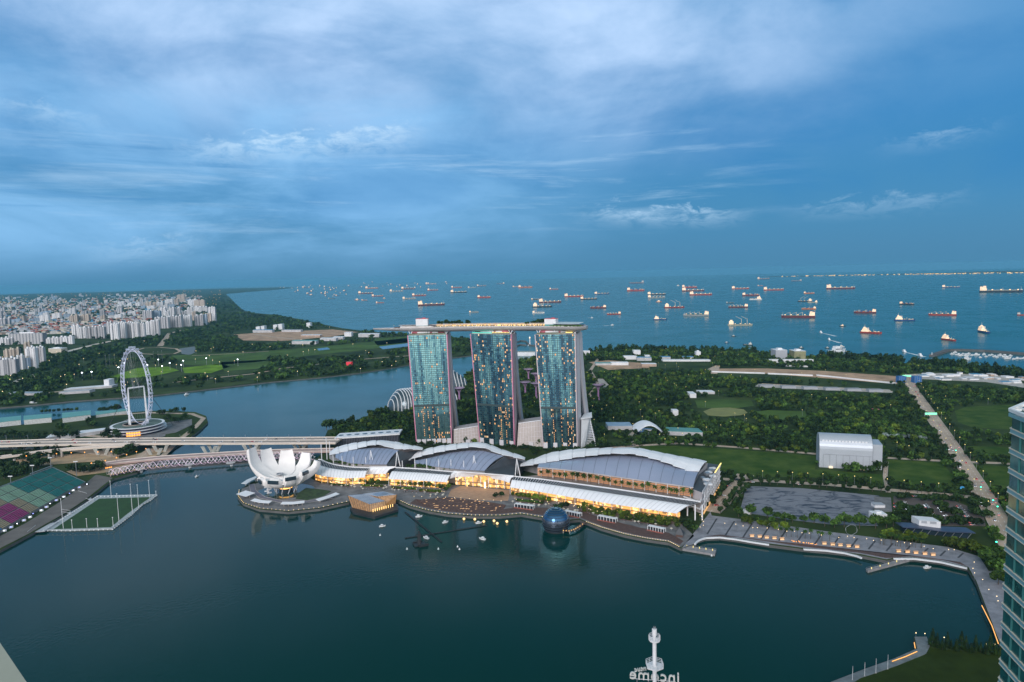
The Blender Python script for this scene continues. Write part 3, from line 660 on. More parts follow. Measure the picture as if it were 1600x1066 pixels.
# sloped atrium halls between the towers
def hall(poly, label):
    t = thing('atrium_hall', label, 'hotel lobby', G(*poly[3]), 'sloped lobby halls between the hotel towers')
    a, b_, c, d_ = G(*poly[3]), G(*poly[2]), None, None
    ya, yb = a.y + 12, b_.y + 12; tl = D(poly[0][0], poly[0][1], ya); tr = D(poly[1][0], poly[1][1], yb)
    f = MB(); f.loft([[a, tl, tl + Vector((0, 30, 0)), a + Vector((0, 42, 0))], [b_, tr, tr + Vector((0, 30, 0)), b_ + Vector((0, 42, 0))]]); f.build('wall', beige, t)
    f = MB()
    for i in range(1, 9): f.beam(a.lerp(b_, i / 9) + Vector((0, -0.2, 0)), tl.lerp(tr, i / 9) + Vector((0, -0.3, 0.2)), 0.35, 0.4)
    for i in range(1, 5): f.beam(a.lerp(tl, i / 5) + Vector((0, -0.2, 0)), b_.lerp(tr, i / 5) + Vector((0, -0.2, 0)), 0.35, 0.3)
    f.build('glazing_bars', slabm, t)
    MB().beam(tl + Vector((0, 0, 0.5)), tr + Vector((0, 0, 0.5)), 1.5, 1.2).build('roof_edge', white, t)
    MB().prism([a.lerp(b_, 0.45) + Vector((0, -1, 0)), a.lerp(b_, 0.62) + Vector((0, -1, 0)), a.lerp(b_, 0.62) + Vector((0, 3, 0)), a.lerp(b_, 0.45) + Vector((0, 3, 0))], 3, 10).build('entrance', slabm, t)
hall([(709, 672), (749, 666), (751, 692), (709, 695)], 'beige sloped lobby hall between the leftmost and middle hotel towers')
hall([(810, 662), (847, 657), (849, 698), (808, 698)], 'beige sloped lobby hall between the middle and rightmost hotel towers')
# white wedge building at the right-hand tower
t = thing('wedge_building', 'white tapering wedge with slatted stair at the foot of the rightmost hotel tower', 'building', G(910, 698))
a, b_ = G(907.5, 700), G(913.5, 698); c = D(921, 654, b_.y + 8); dd = D(908.5, 655, a.y + 4); bk = Vector((8, 36, 0))
MB().loft([[a, b_, b_ + bk, a + bk], [dd, c, c + bk, dd + bk]]).build('wall', white, t)
f = MB(); s0, s1 = D(921.5, 655, b_.y + 12), G(931, 697)
for i in range(17):
    p = s0.lerp(s1, (i / 16)); q = s0.lerp(G(915, 698), (i / 16)) ; f.beam(q + Vector((0, 6, 0)), p + Vector((2, 8, 0)), 1.1, 0.9)
f.beam(s0, s1, 1.0, 1.0); f.build('stair', white, t)
MB().prism([dd + Vector((-2, -3, 0)), c + Vector((4, -3, 0)), c + bk, dd + bk], dd.z, dd.z + 1.2).build('roof', white, t)

# ------------------------------------------------------------------ rooftop deck
mids = []
for E0, E1, e, fp in HT: mids.append(((E0[2] + E1[2]) / 2 + e * 19))
co = np.polyfit([m.x for m in mids], [m.y for m in mids], 2)
SPX = lambda u, v, z: G(u, v, z)
LT = D(583, 517, np.polyval(co, -238)); RT = D(917.5, 516, np.polyval(co, 124)); X0, X1 = LT.x, RT.x
def sp(s):
    x = lerp(X0, X1, s); y = float(np.polyval(co, x)); tx, ty = 1, float(np.polyval(np.polyder(co), x)); l = math.hypot(tx, ty); return Vector((x, y, 0)), Vector((-ty / l, tx / l, 0))
DZ = 199.5
def hw(s):
    if s < 0.30: return 19 * math.sin(min(1, s / 0.30) * math.pi / 2) ** 0.8
    if s > 0.93: return 19 * math.sqrt(max(0, 1 - ((s - 0.93) / 0.07) ** 2 * 0.93))
    return 19
sk = thing('rooftop_deck', 'long silver boat-shaped deck lying across the tops of the three hotel towers', 'rooftop deck', sp(0.5)[0] + Vector((0, 0, 192)))
rings = []; prings = []
for i in range(61):
    s = i / 60; p, n_ = sp(s); w = max(0.3, hw(s)); dep = 8.5 * min(1, 0.25 + 0.75 * (w / 19)) if s < 0.5 else 8.5 * (0.6 + 0.4 * w / 19)
    ring = []
    for k in range(13):
        a = math.pi * k / 12; c_ = -math.cos(a); ring.append(p + n_ * (w * math.copysign(abs(c_) ** 0.6, c_)) + Vector((0, 0, DZ - dep * math.sin(a) ** 0.7)))
    rings.append(ring)
MB().loft(rings, caps=True).build('hull', hullm, sk, smooth=True)
# parapet, paler and higher towards the tip
f = MB()
for sd in (-1, 1):
    A = []; 
    for i in range(8, 60):
        s = i / 60; p, n_ = sp(s); h = 2.6 if s < 0.29 else 0.9; q = p + n_ * (sd * (hw(s) - 0.4)) + Vector((0, 0, DZ)); A.append([q, q + Vector((0, 0, h)), q + Vector((0, 0, h)) + n_ * (-sd * 0.6), q + n_ * (-sd * 0.6)])
    f.loft(A)
f.build('parapet', M('parapet_panel', (0.6, 0.57, 0.56), 0.4, metal=0.3), sk)
f = MB(); poly = [sp(i / 60)[0] - sp(i / 60)[1] * (hw(i / 60) * 0.96) for i in range(6, 60)] + [sp(i / 60)[0] + sp(i / 60)[1] * (hw(i / 60) * 0.96) for i in range(59, 5, -1)]
f.prism(poly, DZ - 0.4, DZ + 0.25); f.build('deck_floor', M('timber_deck', (0.14, 0.09, 0.07), 0.7, var=0.3), sk)
def dp(s, o, z=0.0): p, n_ = sp(s); return p + n_ * o + Vector((0, 0, DZ + z))
f = MB()
for s0, s1, zt in ((0.305, 0.46, 0), (0.47, 0.63, 0), (0.64, 0.78, 0)):
    A = [dp(lerp(s0, s1, k / 8), -15.5, 0.45) for k in range(9)]; B = [dp(lerp(s0, s1, k / 8), -7.5, 0.45) for k in range(9)]; f.thick(A, B, 0.3)
f.build('swimming_pool', M('pool_water', (0.10, 0.35, 0.42), 0.05, var=0), sk)
g = random.Random(5); f = MB(); f2 = MB(); f3 = MB()
for i in range(130):
    s = g.uniform(0.33, 0.83); o = g.choice((-17.2, -6, -4.5, -2)); p = dp(s, o)
    if i < 90: MB().box(p.x, p.y, p.z + 0.3, 0.8, 0.8, g.uniform(1.2, 2.2)).build('deck_lamp', warm, sk)
    if i % 3 == 0: q = dp(g.uniform(0.33, 0.86), g.choice((-5, -3, 1))); MB().lathe([(2.0, 2.4), (0.15, 3.2)], q, 6).build('parasol', white, sk)
for i in range(40):
    s = 0.31 + 0.53 * i / 40; p = dp(s, -17.8); MB().box(p.x, p.y, p.z, 1.9, 1.2, g.uniform(1.2, 2.4)).build('planter', leaf_b, sk)
f = MB(); A = [dp(0.30 + 0.03 * k, 3, 4.2) for k in range(19)]; B = [dp(0.30 + 0.03 * k, 12, 4.2) for k in range(19)]; f.thick(A, B, 0.8); 
A = [dp(0.12 + 0.03 * k, 2, 3.4) for k in range(7)]; B = [dp(0.12 + 0.03 * k, 12, 3.4) for k in range(7)]; f.thick(A, B, 0.8); f.build('pavilion_roof', M('pavilion_grey', (0.4, 0.38, 0.38), 0.5), sk)
f = MB(); A = [dp(0.30 + 0.03 * k, 4, 4.0) for k in range(19)]
for a_, b_ in zip(A, A[1:]): f.beam(a_ - Vector((0, 0, 2)), b_ - Vector((0, 0, 2)), 0.4, 3.6)
f.build('pavilion_glazing', M('warm_pavilion', (0.25, 0.2, 0.15), 0.3, emit=(1, 0.6, 0.25), estr=0.35), sk)
f = MB(); A = [dp(0.86 + 0.013 * k, -hw(0.86 + 0.013 * k) + 3, 4.2) for k in range(10)]; B = [dp(0.86 + 0.013 * k, hw(0.86 + 0.013 * k) - 3, 5.0) for k in range(10)]; f.thick(A, B, 0.5); f.build('restaurant_roof', M('pale_roof', (0.5, 0.55, 0.55), 0.35), sk)
f = MB(); A = [dp(0.85 + 0.0135 * k, -hw(0.85 + 0.0135 * k) + 1.2, 1.0) for k in range(11)]
for a_, b_ in zip(A, A[1:]): f.beam(a_, b_, 1.6, 2.0)
f.build('hedge', leaf_b, sk)
for (s, wd, ht) in ((0.236, 20, 14), (0.845, 19, 11.5)):
    p, n_ = sp(s); rz = math.atan2(-n_.x, n_.y); q = p - n_ * 2
    f = MB(); f.box(q.x, q.y, DZ + 2.6, wd, 15, ht - 2.6, rz); bx = f.build('lift_core', white, sk)
    f = MB(); f.box(q.x, q.y, DZ, wd - 0.4, 14.6, 2.7, rz); f.build('glazed_base', M('teal_glass_base', (0.05, 0.3, 0.3), 0.1, var=0), sk)
    f = MB(); f.box(q.x, q.y, DZ + ht, wd + 0.3, 15.3, 0.4, rz); f.box(q.x + 3, q.y, DZ + ht + 0.4, 5, 4, 1.2, rz); f.build('red_roof_edge', M('red_edge', (0.5, 0.06, 0.08), 0.5), sk)
tree_proto('deck', 'roof_tree', 'dark bushy tree on the rooftop deck above the hotel towers', 'trees on the rooftop deck', leaf_a, 260, 12, 4.2, 21, 1.4)
for s in (0.31, 0.325, 0.345, 0.36, 0.375, 0.39, 0.405, 0.42, 0.445, 0.455): plant('deck', dp(s, 6 + TRNG.uniform(-2, 2)), TRNG.uniform(0.7, 1.0))
for s in (0.725, 0.735, 0.75, 0.76, 0.77, 0.78, 0.79, 0.80, 0.812): plant('deck', dp(s, 5 + TRNG.uniform(-2, 2)), 0.55 + 0.5 * (s - 0.72) / 0.09)

# ------------------------------------------------------------------ lotus-shaped museum
LC = G(447, 768); lot = thing('lotus_museum', 'white lotus-shaped museum with upturned petals on a round island', 'museum', LC)
shell = M('white_shell', (0.82, 0.79, 0.78), 0.5, var=0.04, scale=0.1); shell_in = M('white_inner_shell', (0.88, 0.88, 0.89), 0.45, var=0.03)
PET = [(163, 55, 60, 20), (137, 53, 54, 20), (104, 48, 49.5, 22), (68, 49, 45.5, 19), (42, 50, 36.5, 13), (-20, 33, 35, 14), (-58, 29, 31.5, 17), (-103, 29, 28, 18), (-146, 33, 27, 16), (178, 38, 25, 12)]
for az_, Rr, Zt, wm in PET:
    a = R_(az_); ca, sa = math.cos(a), math.sin(a); rings = []; n = 14
    for k in range(n + 1):
        t = k / n; ro = 6 + (Rr - 6) * math.sin(t * math.pi / 2) ** 1.0; zo = 11 + (Zt - 3 - 11) * (1 - math.cos(t * math.pi / 2))
        ri = 3 + (Rr - 1.0 - 3) * math.sin(t * math.pi / 2) ** 0.9; zi = 21 + (Zt - 21) * (1 - math.cos(t * math.pi / 2)) ** 0.85 - 0.0
        if t > 0.55: ri = lerp(ri, ro - 5.5, min(1, (t - 0.55) / 0.3))
        def hwid(r): return min(r * math.tan(R_(25)), wm / 2 * (1 - 0.30 * max(0, t - 0.6) / 0.4))
        wo, wi = hwid(ro) * 0.72, hwid(max(ri, 1))
        pt = lambda r, s, z: (LC.x + ca * r - sa * s, LC.y + sa * r + ca * s, z)
        mo = hwid(ro)
        rings.append([pt(ro, -wo, zo), pt(ro + 0.9, 0, zo - 0.5), pt(ro, wo, zo), pt(lerp(ro, ri, 0.4), mo, lerp(zo, zi, 0.5)), pt(ri, wi, zi), pt(ri + 0.6, wi * 0.5, zi - 0.9), pt(ri + 0.8, 0, zi - 1.2), pt(ri + 0.6, -wi * 0.5, zi - 0.9), pt(ri, -wi, zi), pt(lerp(ro, ri, 0.4), -mo, lerp(zo, zi, 0.5))])
    pb = MB().loft(rings); pe = pb.build('petal', shell, lot, smooth=True)
    # the window that closes the tip of the petal
    r = rings[-1]; c = sum((Vector(p) for p in r), Vector()) / len(r); o = Vector((ca, sa, 0.25)) * 0.9
    w = MB()
    if az_ < 20 and az_ > -150 or az_ == 178:
        mw = min(Rr * math.tan(R_(23)), wm / 2) * 0.82
        def wp(s, z): return (LC.x + ca * (Rr + 1.0 - 0.0 * z) - sa * s, LC.y + sa * (Rr + 1.0) + ca * s, z)
        w.add([wp(-mw, Zt - 6.2), wp(mw, Zt - 6.2), wp(mw, Zt - 2.2), wp(-mw, Zt - 2.2), (LC.x + ca * (Rr - 1) - sa * -mw, LC.y + sa * (Rr - 1) + ca * -mw, Zt - 6.2), (LC.x + ca * (Rr - 1) - sa * mw, LC.y + sa * (Rr - 1) + ca * mw, Zt - 6.2), (LC.x + ca * (Rr - 1) - sa * mw, LC.y + sa * (Rr - 1) + ca * mw, Zt - 1.8), (LC.x + ca * (Rr - 1) - sa * -mw, LC.y + sa * (Rr - 1) + ca * -mw, Zt - 1.8)],
              [(0, 1, 2, 3), (1, 5, 6, 2), (4, 0, 3, 7), (3, 2, 6, 7), (0, 4, 5, 1)])
    else:
        q = [Vector(p) + o * 0.3 for p in rings[-1]]; w.add(q, [tuple(range(len(q)))])
    w.build('petal_window', darkglass if w.v and len(w.f) > 1 else whitem, pe)
MB().lathe([(15, 20.3), (13.5, 21.2), (6, 20.4), (5, 19.6), (3, 19.0)], (LC.x, LC.y, 0), 24).build('bowl', shell_in, lot, smooth=True)
MB().lathe([(4, 10.6), (12, 11.6), (19, 14.5), (25, 19.5), (24, 20.5), (17, 19.6)], (LC.x, LC.y, 0), 30).build('bowl_shell', shell, lot, smooth=True)
MB().lathe([(0.1, 19.9), (3.6, 20.0), (3.8, 20.9), (4.6, 20.9), (4.8, 19.6)], (LC.x - 10, LC.y + 9, 4.5), 16).build('skylight', steelg, lot)
f = MB(); f.lathe([(13, 3), (13, 4.2), (9, 4.2), (8.5, 11.5), (7, 13)], (LC.x, LC.y, 0), 20); f.build('core', darkglass, lot)
MB().lathe([(8.7, 4.3), (8.7, 10.5)], (LC.x, LC.y, 0), 20).build('lobby_glow', shopl, lot)
for i in range(10):
    a = i * 0.628 + 0.2; p = LC + Vector((math.cos(a) * 13, math.sin(a) * 13, 0)); q = LC + Vector((math.cos(a + 0.25) * 17, math.sin(a + 0.25) * 17, 0)); MB().tube((p.x, p.y, 3), (q.x, q.y, 15), 0.5, 0.6, 6).build('column', white, lot)
f = MB()
st = G(419, 771)
for i in range(5): f.box(st.x + (-1) ** i * 1.5, st.y, 3 + i * 2.6, 6, 3, 1.2, 0.5)
f.box(st.x, st.y, 3, 1.2, 1.2, 14); f.build('outdoor_stair', white, lot)
b = MB(); rg = []
for i in range(40):
    a = i * math.pi / 20; rg.append((LC.x - 1 + 38 * math.cos(a), LC.y + 33 * math.sin(a)))
b.prism(rg, 3, 3.45); struct(b.build('pond', M('lily_pond', (0.012, 0.04, 0.035), 0.06, var=0.3)))
sheet('lawn', [(466, 771), (478, 763), (500, 765), (518, 768), (505, 776), (480, 782), (462, 780)], 3.5, M('pond_garden', (0.03, 0.06, 0.02), 0.9, var=0.5, scale=0.2))
road('path', [(393, 757), (396, 768), (410, 778), (440, 784.5), (480, 785), (520, 778)], 7, 3.5, M('lilac_paving', (0.17, 0.16, 0.2), 0.7), 0, True)
def canopy_strip(px, w, h, label, n_legs):
    t = thing('shade_canopy', label, 'canopy', G(*px[0]), 'white canopies round the lotus island'); P = [G(u, v) for u, v in px]; A = []; B = []
    for i, p in enumerate(P):
        d = P[min(i + 1, len(P) - 1)] - P[max(0, i - 1)]; nn = Vector((-d.y, d.x, 0)).normalized() * w / 2; A.append(p + nn + Vector((0, 0, h + 0.5))); B.append(p - nn + Vector((0, 0, h - 0.4)))
    MB().thick(A, B, 0.35).build('canopy_roof', whitem, t)
    for i in range(n_legs):
        f_ = (i + 0.5) / n_legs * (len(P) - 1); k = int(f_); p = P[k].lerp(P[k + 1], f_ - k); MB().tube(p, p + Vector((0, 0, h - 0.2)), 0.3, 0.25, 6).build('post', M('post_warm', (0.6, 0.5, 0.38), 0.5, var=0) if i == 0 and not bpy.data.materials.get('post_warm') else bpy.data.materials['post_warm'], t)
canopy_strip([(381, 761), (390, 755), (402, 750)], 7, 4.5, 'white strip canopy furthest from the bay on the lotus island', 3)
canopy_strip([(377, 775), (386, 777.5), (392, 779)], 14, 5, 'square white canopy at the tip of the lotus island', 3)
canopy_strip([(395, 786), (408, 789), (423, 790)], 6.5, 4.5, 'white strip canopy at the left of the front edge of the lotus island', 4)
canopy_strip([(440, 791.5), (458, 791.5), (476, 789.5)], 6.5, 4.5, 'white strip canopy below the museum bowl on the lotus island', 5)
canopy_strip([(496, 787), (512, 782), (528, 776)], 7, 4.5, 'white strip canopy nearest the crystal pavilion on the lotus island', 4)

# ------------------------------------------------------------------ shopping halls
roofm = M('blue_grey_roof', (0.33, 0.37, 0.50), 0.45, metal=0.15, var=0.05, scale=0.02)
roofd = M('dark_grey_roof', (0.06, 0.065, 0.075), 0.6)
terra = M('terracotta_louvre', (0.55, 0.27, 0.14), 0.6, emit=(1.0, 0.45, 0.15), estr=0.16)  # weak emission stands in for orange light falling on the louvres
def resample(px, n):
    P = [Vector((u, v)) for u, v in px]; seg = [(b - a).length for a, b in zip(P, P[1:])]; T = sum(seg); out = []
    for i in range(n):
        d = T * i / (n - 1); k = 0
        while k < len(seg) - 1 and d > seg[k] + 1e-6: d -= seg[k]; k += 1
        out.append(P[k].lerp(P[k + 1], min(1, d / seg[k])))
    return out
def mall_hall(label, front, blue, wlow, wup, fz, d1, d2, nsc):
    n = 29; F = [G(p.x, p.y, fz) for p in resample(front, n)]
    t = thing('shopping_hall', label, 'shopping hall', Vector((F[0].x, F[0].y, 3)), 'three shopping halls under white wave roofs')
    Bk = [D(p.x, p.y, lerp(F[0].y, F[-1].y, i / (n - 1)) + d1) for i, p in enumerate(resample(blue, n))]
    rings = []
    for a, b_ in zip(F, Bk):
        rings.append([a.lerp(b_, s) + Vector((0, 0, 0.11 * (b_ - a).length * math.sin(math.pi * s) * 0.55)) for s in [k / 8 for k in range(9)]])
    f = MB(); f.loft(rings, closed=False, caps=False); f.build('roof', roofm, t, smooth=True)
    f = MB()
    for r in rings[::2]:
        for a, b_ in zip(r, r[1:]): f.beam(a + Vector((0, 0, 0.12)), b_ + Vector((0, 0, 0.12)), 0.45, 0.22)
    f.build('roof_seam', M('seam_grey', (0.17, 0.19, 0.25), 0.5) if not bpy.data.materials.get('seam_grey') else bpy.data.materials['seam_grey'], t)
    lo = resample(wlow, n); up = resample(wup, n); A = []; B = []
    for i in range(n):
        y = lerp(F[0].y, F[-1].y, i / (n - 1)); a = D(lo[i].x, lo[i].y, y + d1 - 3); b_ = D(up[i].x, up[i].y, y + d2)
        A.append(a); B.append(b_)
    W = MB(); step = (n - 1) / nsc
    def at(L_, q): k = min(n - 2, int(q)); return L_[k].lerp(L_[k + 1], q - k)
    for s in range(nsc):                                           # overlapping sail panels, each a little higher than the next
        q0, q1 = s * step, min(n - 1, (s + 1) * step + 0.12)
        rr = []
        front_left = s < nsc * 0.55
        for j in range(5):
            q = lerp(q0, q1, j / 4); a, b_ = at(A, q), at(B, q); lift = Vector((0, 0, 0.5 * math.sin(math.pi * j / 4) + 1.1 * (j / 4 if front_left else 1 - j / 4)))
            out = (a - b_); out.z = 0; out = out.normalized() * (5.5 * (j / 4 if front_left else 1 - j / 4))
            m1 = a.lerp(b_, 0.35) + Vector((0, 0, 2.2)); m2 = a.lerp(b_, 0.7) + Vector((0, 0, 2.2)); ring = [a + lift * 0.4 + out, m1 + lift, m2 + lift, b_ + lift * 0.8]
            rr.append(ring + [p - Vector((0, 0, 0.5)) for p in reversed(ring)])
        W.loft(rr)
    W.build('wave_roof', whitem, t)
    f = MB()
    for i in range(0, n, 2): f.tube(A[i] - Vector((0, 0, 0.5)), Bk[i] + Vector((0, 2, -3)), 0.3, 0.3, 5)
    f.build('truss', M('brown_truss', (0.12, 0.09, 0.08), 0.7) if not bpy.data.materials.get('brown_truss') else bpy.data.materials['brown_truss'], t)
    f = MB()                                                        # walls that carry the roof
    for i in range(n - 1):
        a, b_ = F[i] + Vector((0, 3, -0.6)), F[i + 1] + Vector((0, 3, -0.6)); f.quad((a.x, a.y, 3), (b_.x, b_.y, 3), b_, a)
        a, b_ = B[i] - Vector((0, 3, 1.5)), B[i + 1] - Vector((0, 3, 1.5)); f.quad((b_.x, b_.y, 3), (a.x, a.y, 3), a, b_)
    for P, Q, Z in ((F[0], Bk[0], B[0]), (F[-1], Bk[-1], B[-1])):
        q0, q1, q2 = P + Vector((0, 3, -0.6)), Q + Vector((0, 0, -0.6)), Z - Vector((0, 3, 1.5)); f.add([(q0.x, q0.y, 3), (q1.x, q1.y, 3), (q2.x, q2.y, 3), q2, q1, q0], [(0, 1, 4, 5), (1, 2, 3, 4)])
    f.build('wall', M('hall_wall', (0.3, 0.3, 0.32), 0.6) if not bpy.data.materials.get('hall_wall') else bpy.data.materials['hall_wall'], t)
    return t, F, Bk, B
h1 = mall_hall('smallest white wave-roofed shopping hall, beside the lotus museum', [(524, 715), (533, 720), (548, 724), (575, 726), (604, 726)], [(525, 711), (540.5, 705), (560, 701.7), (585.6, 699.6), (606.7, 701), (623.6, 704)],
               [(514.5, 711), (526, 708), (543, 704), (559, 700), (578.5, 695), (592.6, 694), (606.7, 698), (620, 701.5), (640, 701), (660, 702.5)], [(515, 708), (526, 699), (550, 693), (584, 690), (601, 689.7), (621, 691), (639, 697), (661.6, 701.7)], 24, 45, 75, 10)
h2 = mall_hall('middle white wave-roofed shopping hall, below the leftmost and middle hotel towers', [(647, 723.5), (665, 727), (688.6, 730.5), (720, 734), (757, 736)], [(648.7, 721.5), (676, 714), (706, 707), (735, 704), (755.6, 704.7), (787.5, 712.7)],
               [(623, 723), (640.7, 717.5), (658, 712), (684, 706), (709, 701.5), (738, 697.5), (757, 699), (779.5, 708.7), (800, 713), (820, 717.8)], [(623, 721.5), (648.7, 708.7), (668, 701.5), (692, 697), (722, 694), (747.6, 693), (763.5, 695), (787.5, 704.7), (821, 716.8)], 24, 45, 75, 11)
h3 = mall_hall('largest white wave-roofed hall with a broad blue-grey roof above a row of palms', [(840, 730.5), (876, 733.5), (912.5, 738), (985, 748.5), (1083, 762)], [(845, 726), (894, 716), (938, 712.7), (976, 712), (1021, 717), (1057.5, 730), (1092, 737.5)],
               [(812, 728.5), (840, 724.4), (865, 720), (883.5, 717), (901.6, 713.6), (925, 711), (952, 708), (983, 708), (997.7, 710), (1012, 713.6), (1028.5, 718), (1043, 722.6), (1057.5, 728), (1074, 734.4), (1092, 736.5)],
               [(812, 727), (826, 721), (840, 715.4), (858, 708), (894.4, 702.7), (930.6, 701), (967, 701), (999.5, 701), (1021, 705.4), (1048.4, 711), (1075.6, 716), (1104.6, 721)], 29, 52, 84, 14)
# dark sloping roofs between the halls, and the end block of the big hall
t = h1[0]; f = MB(); a, b_, c, d_ = h1[1][-1], h1[2][-1], D(660, 704, h1[1][-1].y + 70), G(617, 727, 20); f.loft([[a + Vector((1, 0, -0.5)), b_ + Vector((1, 0, -0.5)), (b_.x + 1, b_.y, 4), (a.x + 1, a.y, 4)], [d_, c, (c.x, c.y, 4), (d_.x, d_.y, 4)]]); f.build('side_roof', roofd, t)
t = h2[0]; f = MB(); a, b_, c, d_ = h2[1][-1], h2[2][-1], D(818, 721, h2[1][-1].y + 70), G(802, 744, 20); f.loft([[a + Vector((1, 0, -0.5)), b_ + Vector((1, 0, -0.5)), (b_.x + 1, b_.y, 4), (a.x + 1, a.y, 4)], [d_, c, (c.x, c.y, 4), (d_.x, d_.y, 4)]]); f.build('side_roof', roofd, t)
t = h3[0]; F = h3[1]
e0, e1 = G(1098, 812), G(1129, 751); r0, r1 = G(1097, 768, 31), G(1125, 725, 31)
f = MB(); inn = h3[2][-1]; f.prism([G(1083, 764, 29), G(1097, 769, 29), G(1124, 726, 29), G(1106, 723, 29), G(1093, 738, 29)], 3, 28.5, 1, 0); f.build('end_block', [M('end_wall_grey', (0.42, 0.40, 0.42), 0.6, var=0.1), roofd], t)
f = MB(); p0, p1 = Vector((r0.x, r0.y, 29)), Vector((r1.x, r1.y, 29)); f.beam(p0 + Vector((0.8, 0, 0.8)), p1 + Vector((0.8, 0, 0.8)), 0.9, 4.2); f.build('parapet', M('pale_parapet', (0.52, 0.52, 0.55), 0.5), t)
f = MB()
for i in range(1, 13):
    q = p0.lerp(p1, i / 13) + Vector((1.0, 0, 0)); f.box(q.x, q.y, 3, 0.8, 0.8, 27)
for z in (9, 15, 21): f.beam((p0.x + 1.1, p0.y, z), (p1.x + 1.1, p1.y, z), 0.7, 0.7)
f.build('end_frame', white, t)
f = MB(); f.beam((p0.x + 1.9, p0.y, 5), (p1.x + 1.9, p1.y, 5), 0.6, 2.5); f.build('street_glow', M('street_front', (0.5, 0.3, 0.15), 0.6, emit=(1, 0.55, 0.2), estr=0.5), t)
MB().beam(p0.lerp(p1, 0.62) + Vector((1.5, 0, 3.2)), p0.lerp(p1, 0.99) + Vector((1.5, 0, 3.2)), 1.2, 1.0).build('lit_edge', yell, t)
g = random.Random(2)
for i in range(9):
    q = G(lerp(1098, 1114, g.random()), lerp(732, 760, i / 9), 29); MB().box(q.x, q.y, 28.5, g.uniform(4, 8), g.uniform(4, 8), g.uniform(1.5, 3), 0.2).build('roof_plant', steelg if i % 2 else white, t)
# white frame at the near corner
f = MB()
for (u, v) in ((1074, 806), (1086, 813), (1097, 813), (1092, 800)):
    q = G(u, v); f.box(q.x, q.y, 3, 1.3, 1.3, 18)
qa, qb, qc = G(1068, 776, 20), G(1094, 785, 20), G(1099, 772, 20)
for z in (12, 20): f.beam((qa.x, qa.y, z), (qb.x, qb.y, z), 1.2, 1.2); f.beam((qb.x, qb.y, z), (qc.x, qc.y, z), 1.2, 1.2)
f.build('corner_frame', white, t)
# louvred front of the big hall with columns
n = len(F); f = MB()
for k in range(7):
    for i in range(n - 1):
        z = 14 + k * 2.05; a, b_ = F[i] + Vector((0, 2.0, 0)), F[i + 1] + Vector((0, 2.0, 0)); f.beam((a.x, a.y, z), (b_.x, b_.y, z), 0.5, 1.15)
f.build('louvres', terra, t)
f = MB()
for i in range(n - 1): a, b_ = F[i] + Vector((0, -1.5, 0.4)), F[i + 1] + Vector((0, -1.5, 0.4)); f.beam(a, b_, 1.2, 1.0)
f.build('eaves', M('pale_eaves', (0.55, 0.5, 0.5), 0.4), t)
for i in range(14):
    q = F[0].lerp(F[-1], (i + 0.3) / 13.6); k = (i + 0.3) / 13.6 * (n - 1); kk = min(n - 2, int(k)); q = F[kk].lerp(F[kk + 1], k - kk) + Vector((0, -3.5, 0)); MB().tube((q.x, q.y, 12), (q.x, q.y, 29.5), 0.55, 0.45, 6).build('column', white, t)
def terrace(t, rail, F, z, back):
    n = len(rail); A = [G(p.x, p.y, z) for p in rail]; B = [Vector((q.x, q.y + back, z)) for q in F]
    f = MB()
    for i in range(n - 1): f.quad(A[i] + Vector((0, 2, -0.3)), A[i + 1] + Vector((0, 2, -0.3)), B[i + 1] - Vector((0, 0, 0.3)), B[i] - Vector((0, 0, 0.3)))
    f.build('terrace', M('terrace_paving', (0.25, 0.22, 0.2), 0.7) if not bpy.data.materials.get('terrace_paving') else bpy.data.materials['terrace_paving'], t); return A
terrace(h3[0], resample([(812, 746), (840, 748.5), (967, 766), (1094, 785)], n), F, 18, 4)
terrace(h1[0], resample([(515, 727), (550, 731), (577, 732), (612, 731.5)], n), h1[1], 18, 6)
terrace(h2[0], resample([(625, 732.5), (663, 735), (709, 738.5), (765, 742)], n), h2[1], 18, 6)
# masts of the halls
for t, px in ((h1[0], [(580, 729, 704, 1), (621, 729, 706, 1), (535, 729, 713, 0), (552.5, 730, 714, 0), (572, 731, 714, 0), (521, 726, 711, 0), (503, 722, 694, 0), (511, 716, 684, 0), (515.5, 708, 690, 0)]),
              (h2[0], [(741, 737, 712, 1), (808, 744, 717, 1), (629, 733, 720, 0), (648.6, 734, 716, 0), (667, 735, 717, 0), (686, 736, 718, 0), (705, 737, 718, 0), (725, 739, 720, 0)])):
    for u, v, vt, big in px:
        q = G(u, v, 18); zt = TZ(vt, q)
        if big: MB().tube((q.x - 2.5, q.y, 18), (q.x, q.y + 1, zt), 0.7, 0.5, 6).tube((q.x + 4, q.y, 18), (q.x, q.y + 1, zt), 0.7, 0.5, 6).tube((q.x + 1, q.y + 9, 18), (q.x, q.y + 1, zt), 0.3, 0.3, 5).build('mast', white, t)
        else: MB().tube((q.x, q.y, 16), (q.x, q.y, zt), 0.7, 0.5, 6).build('mast', white, t)

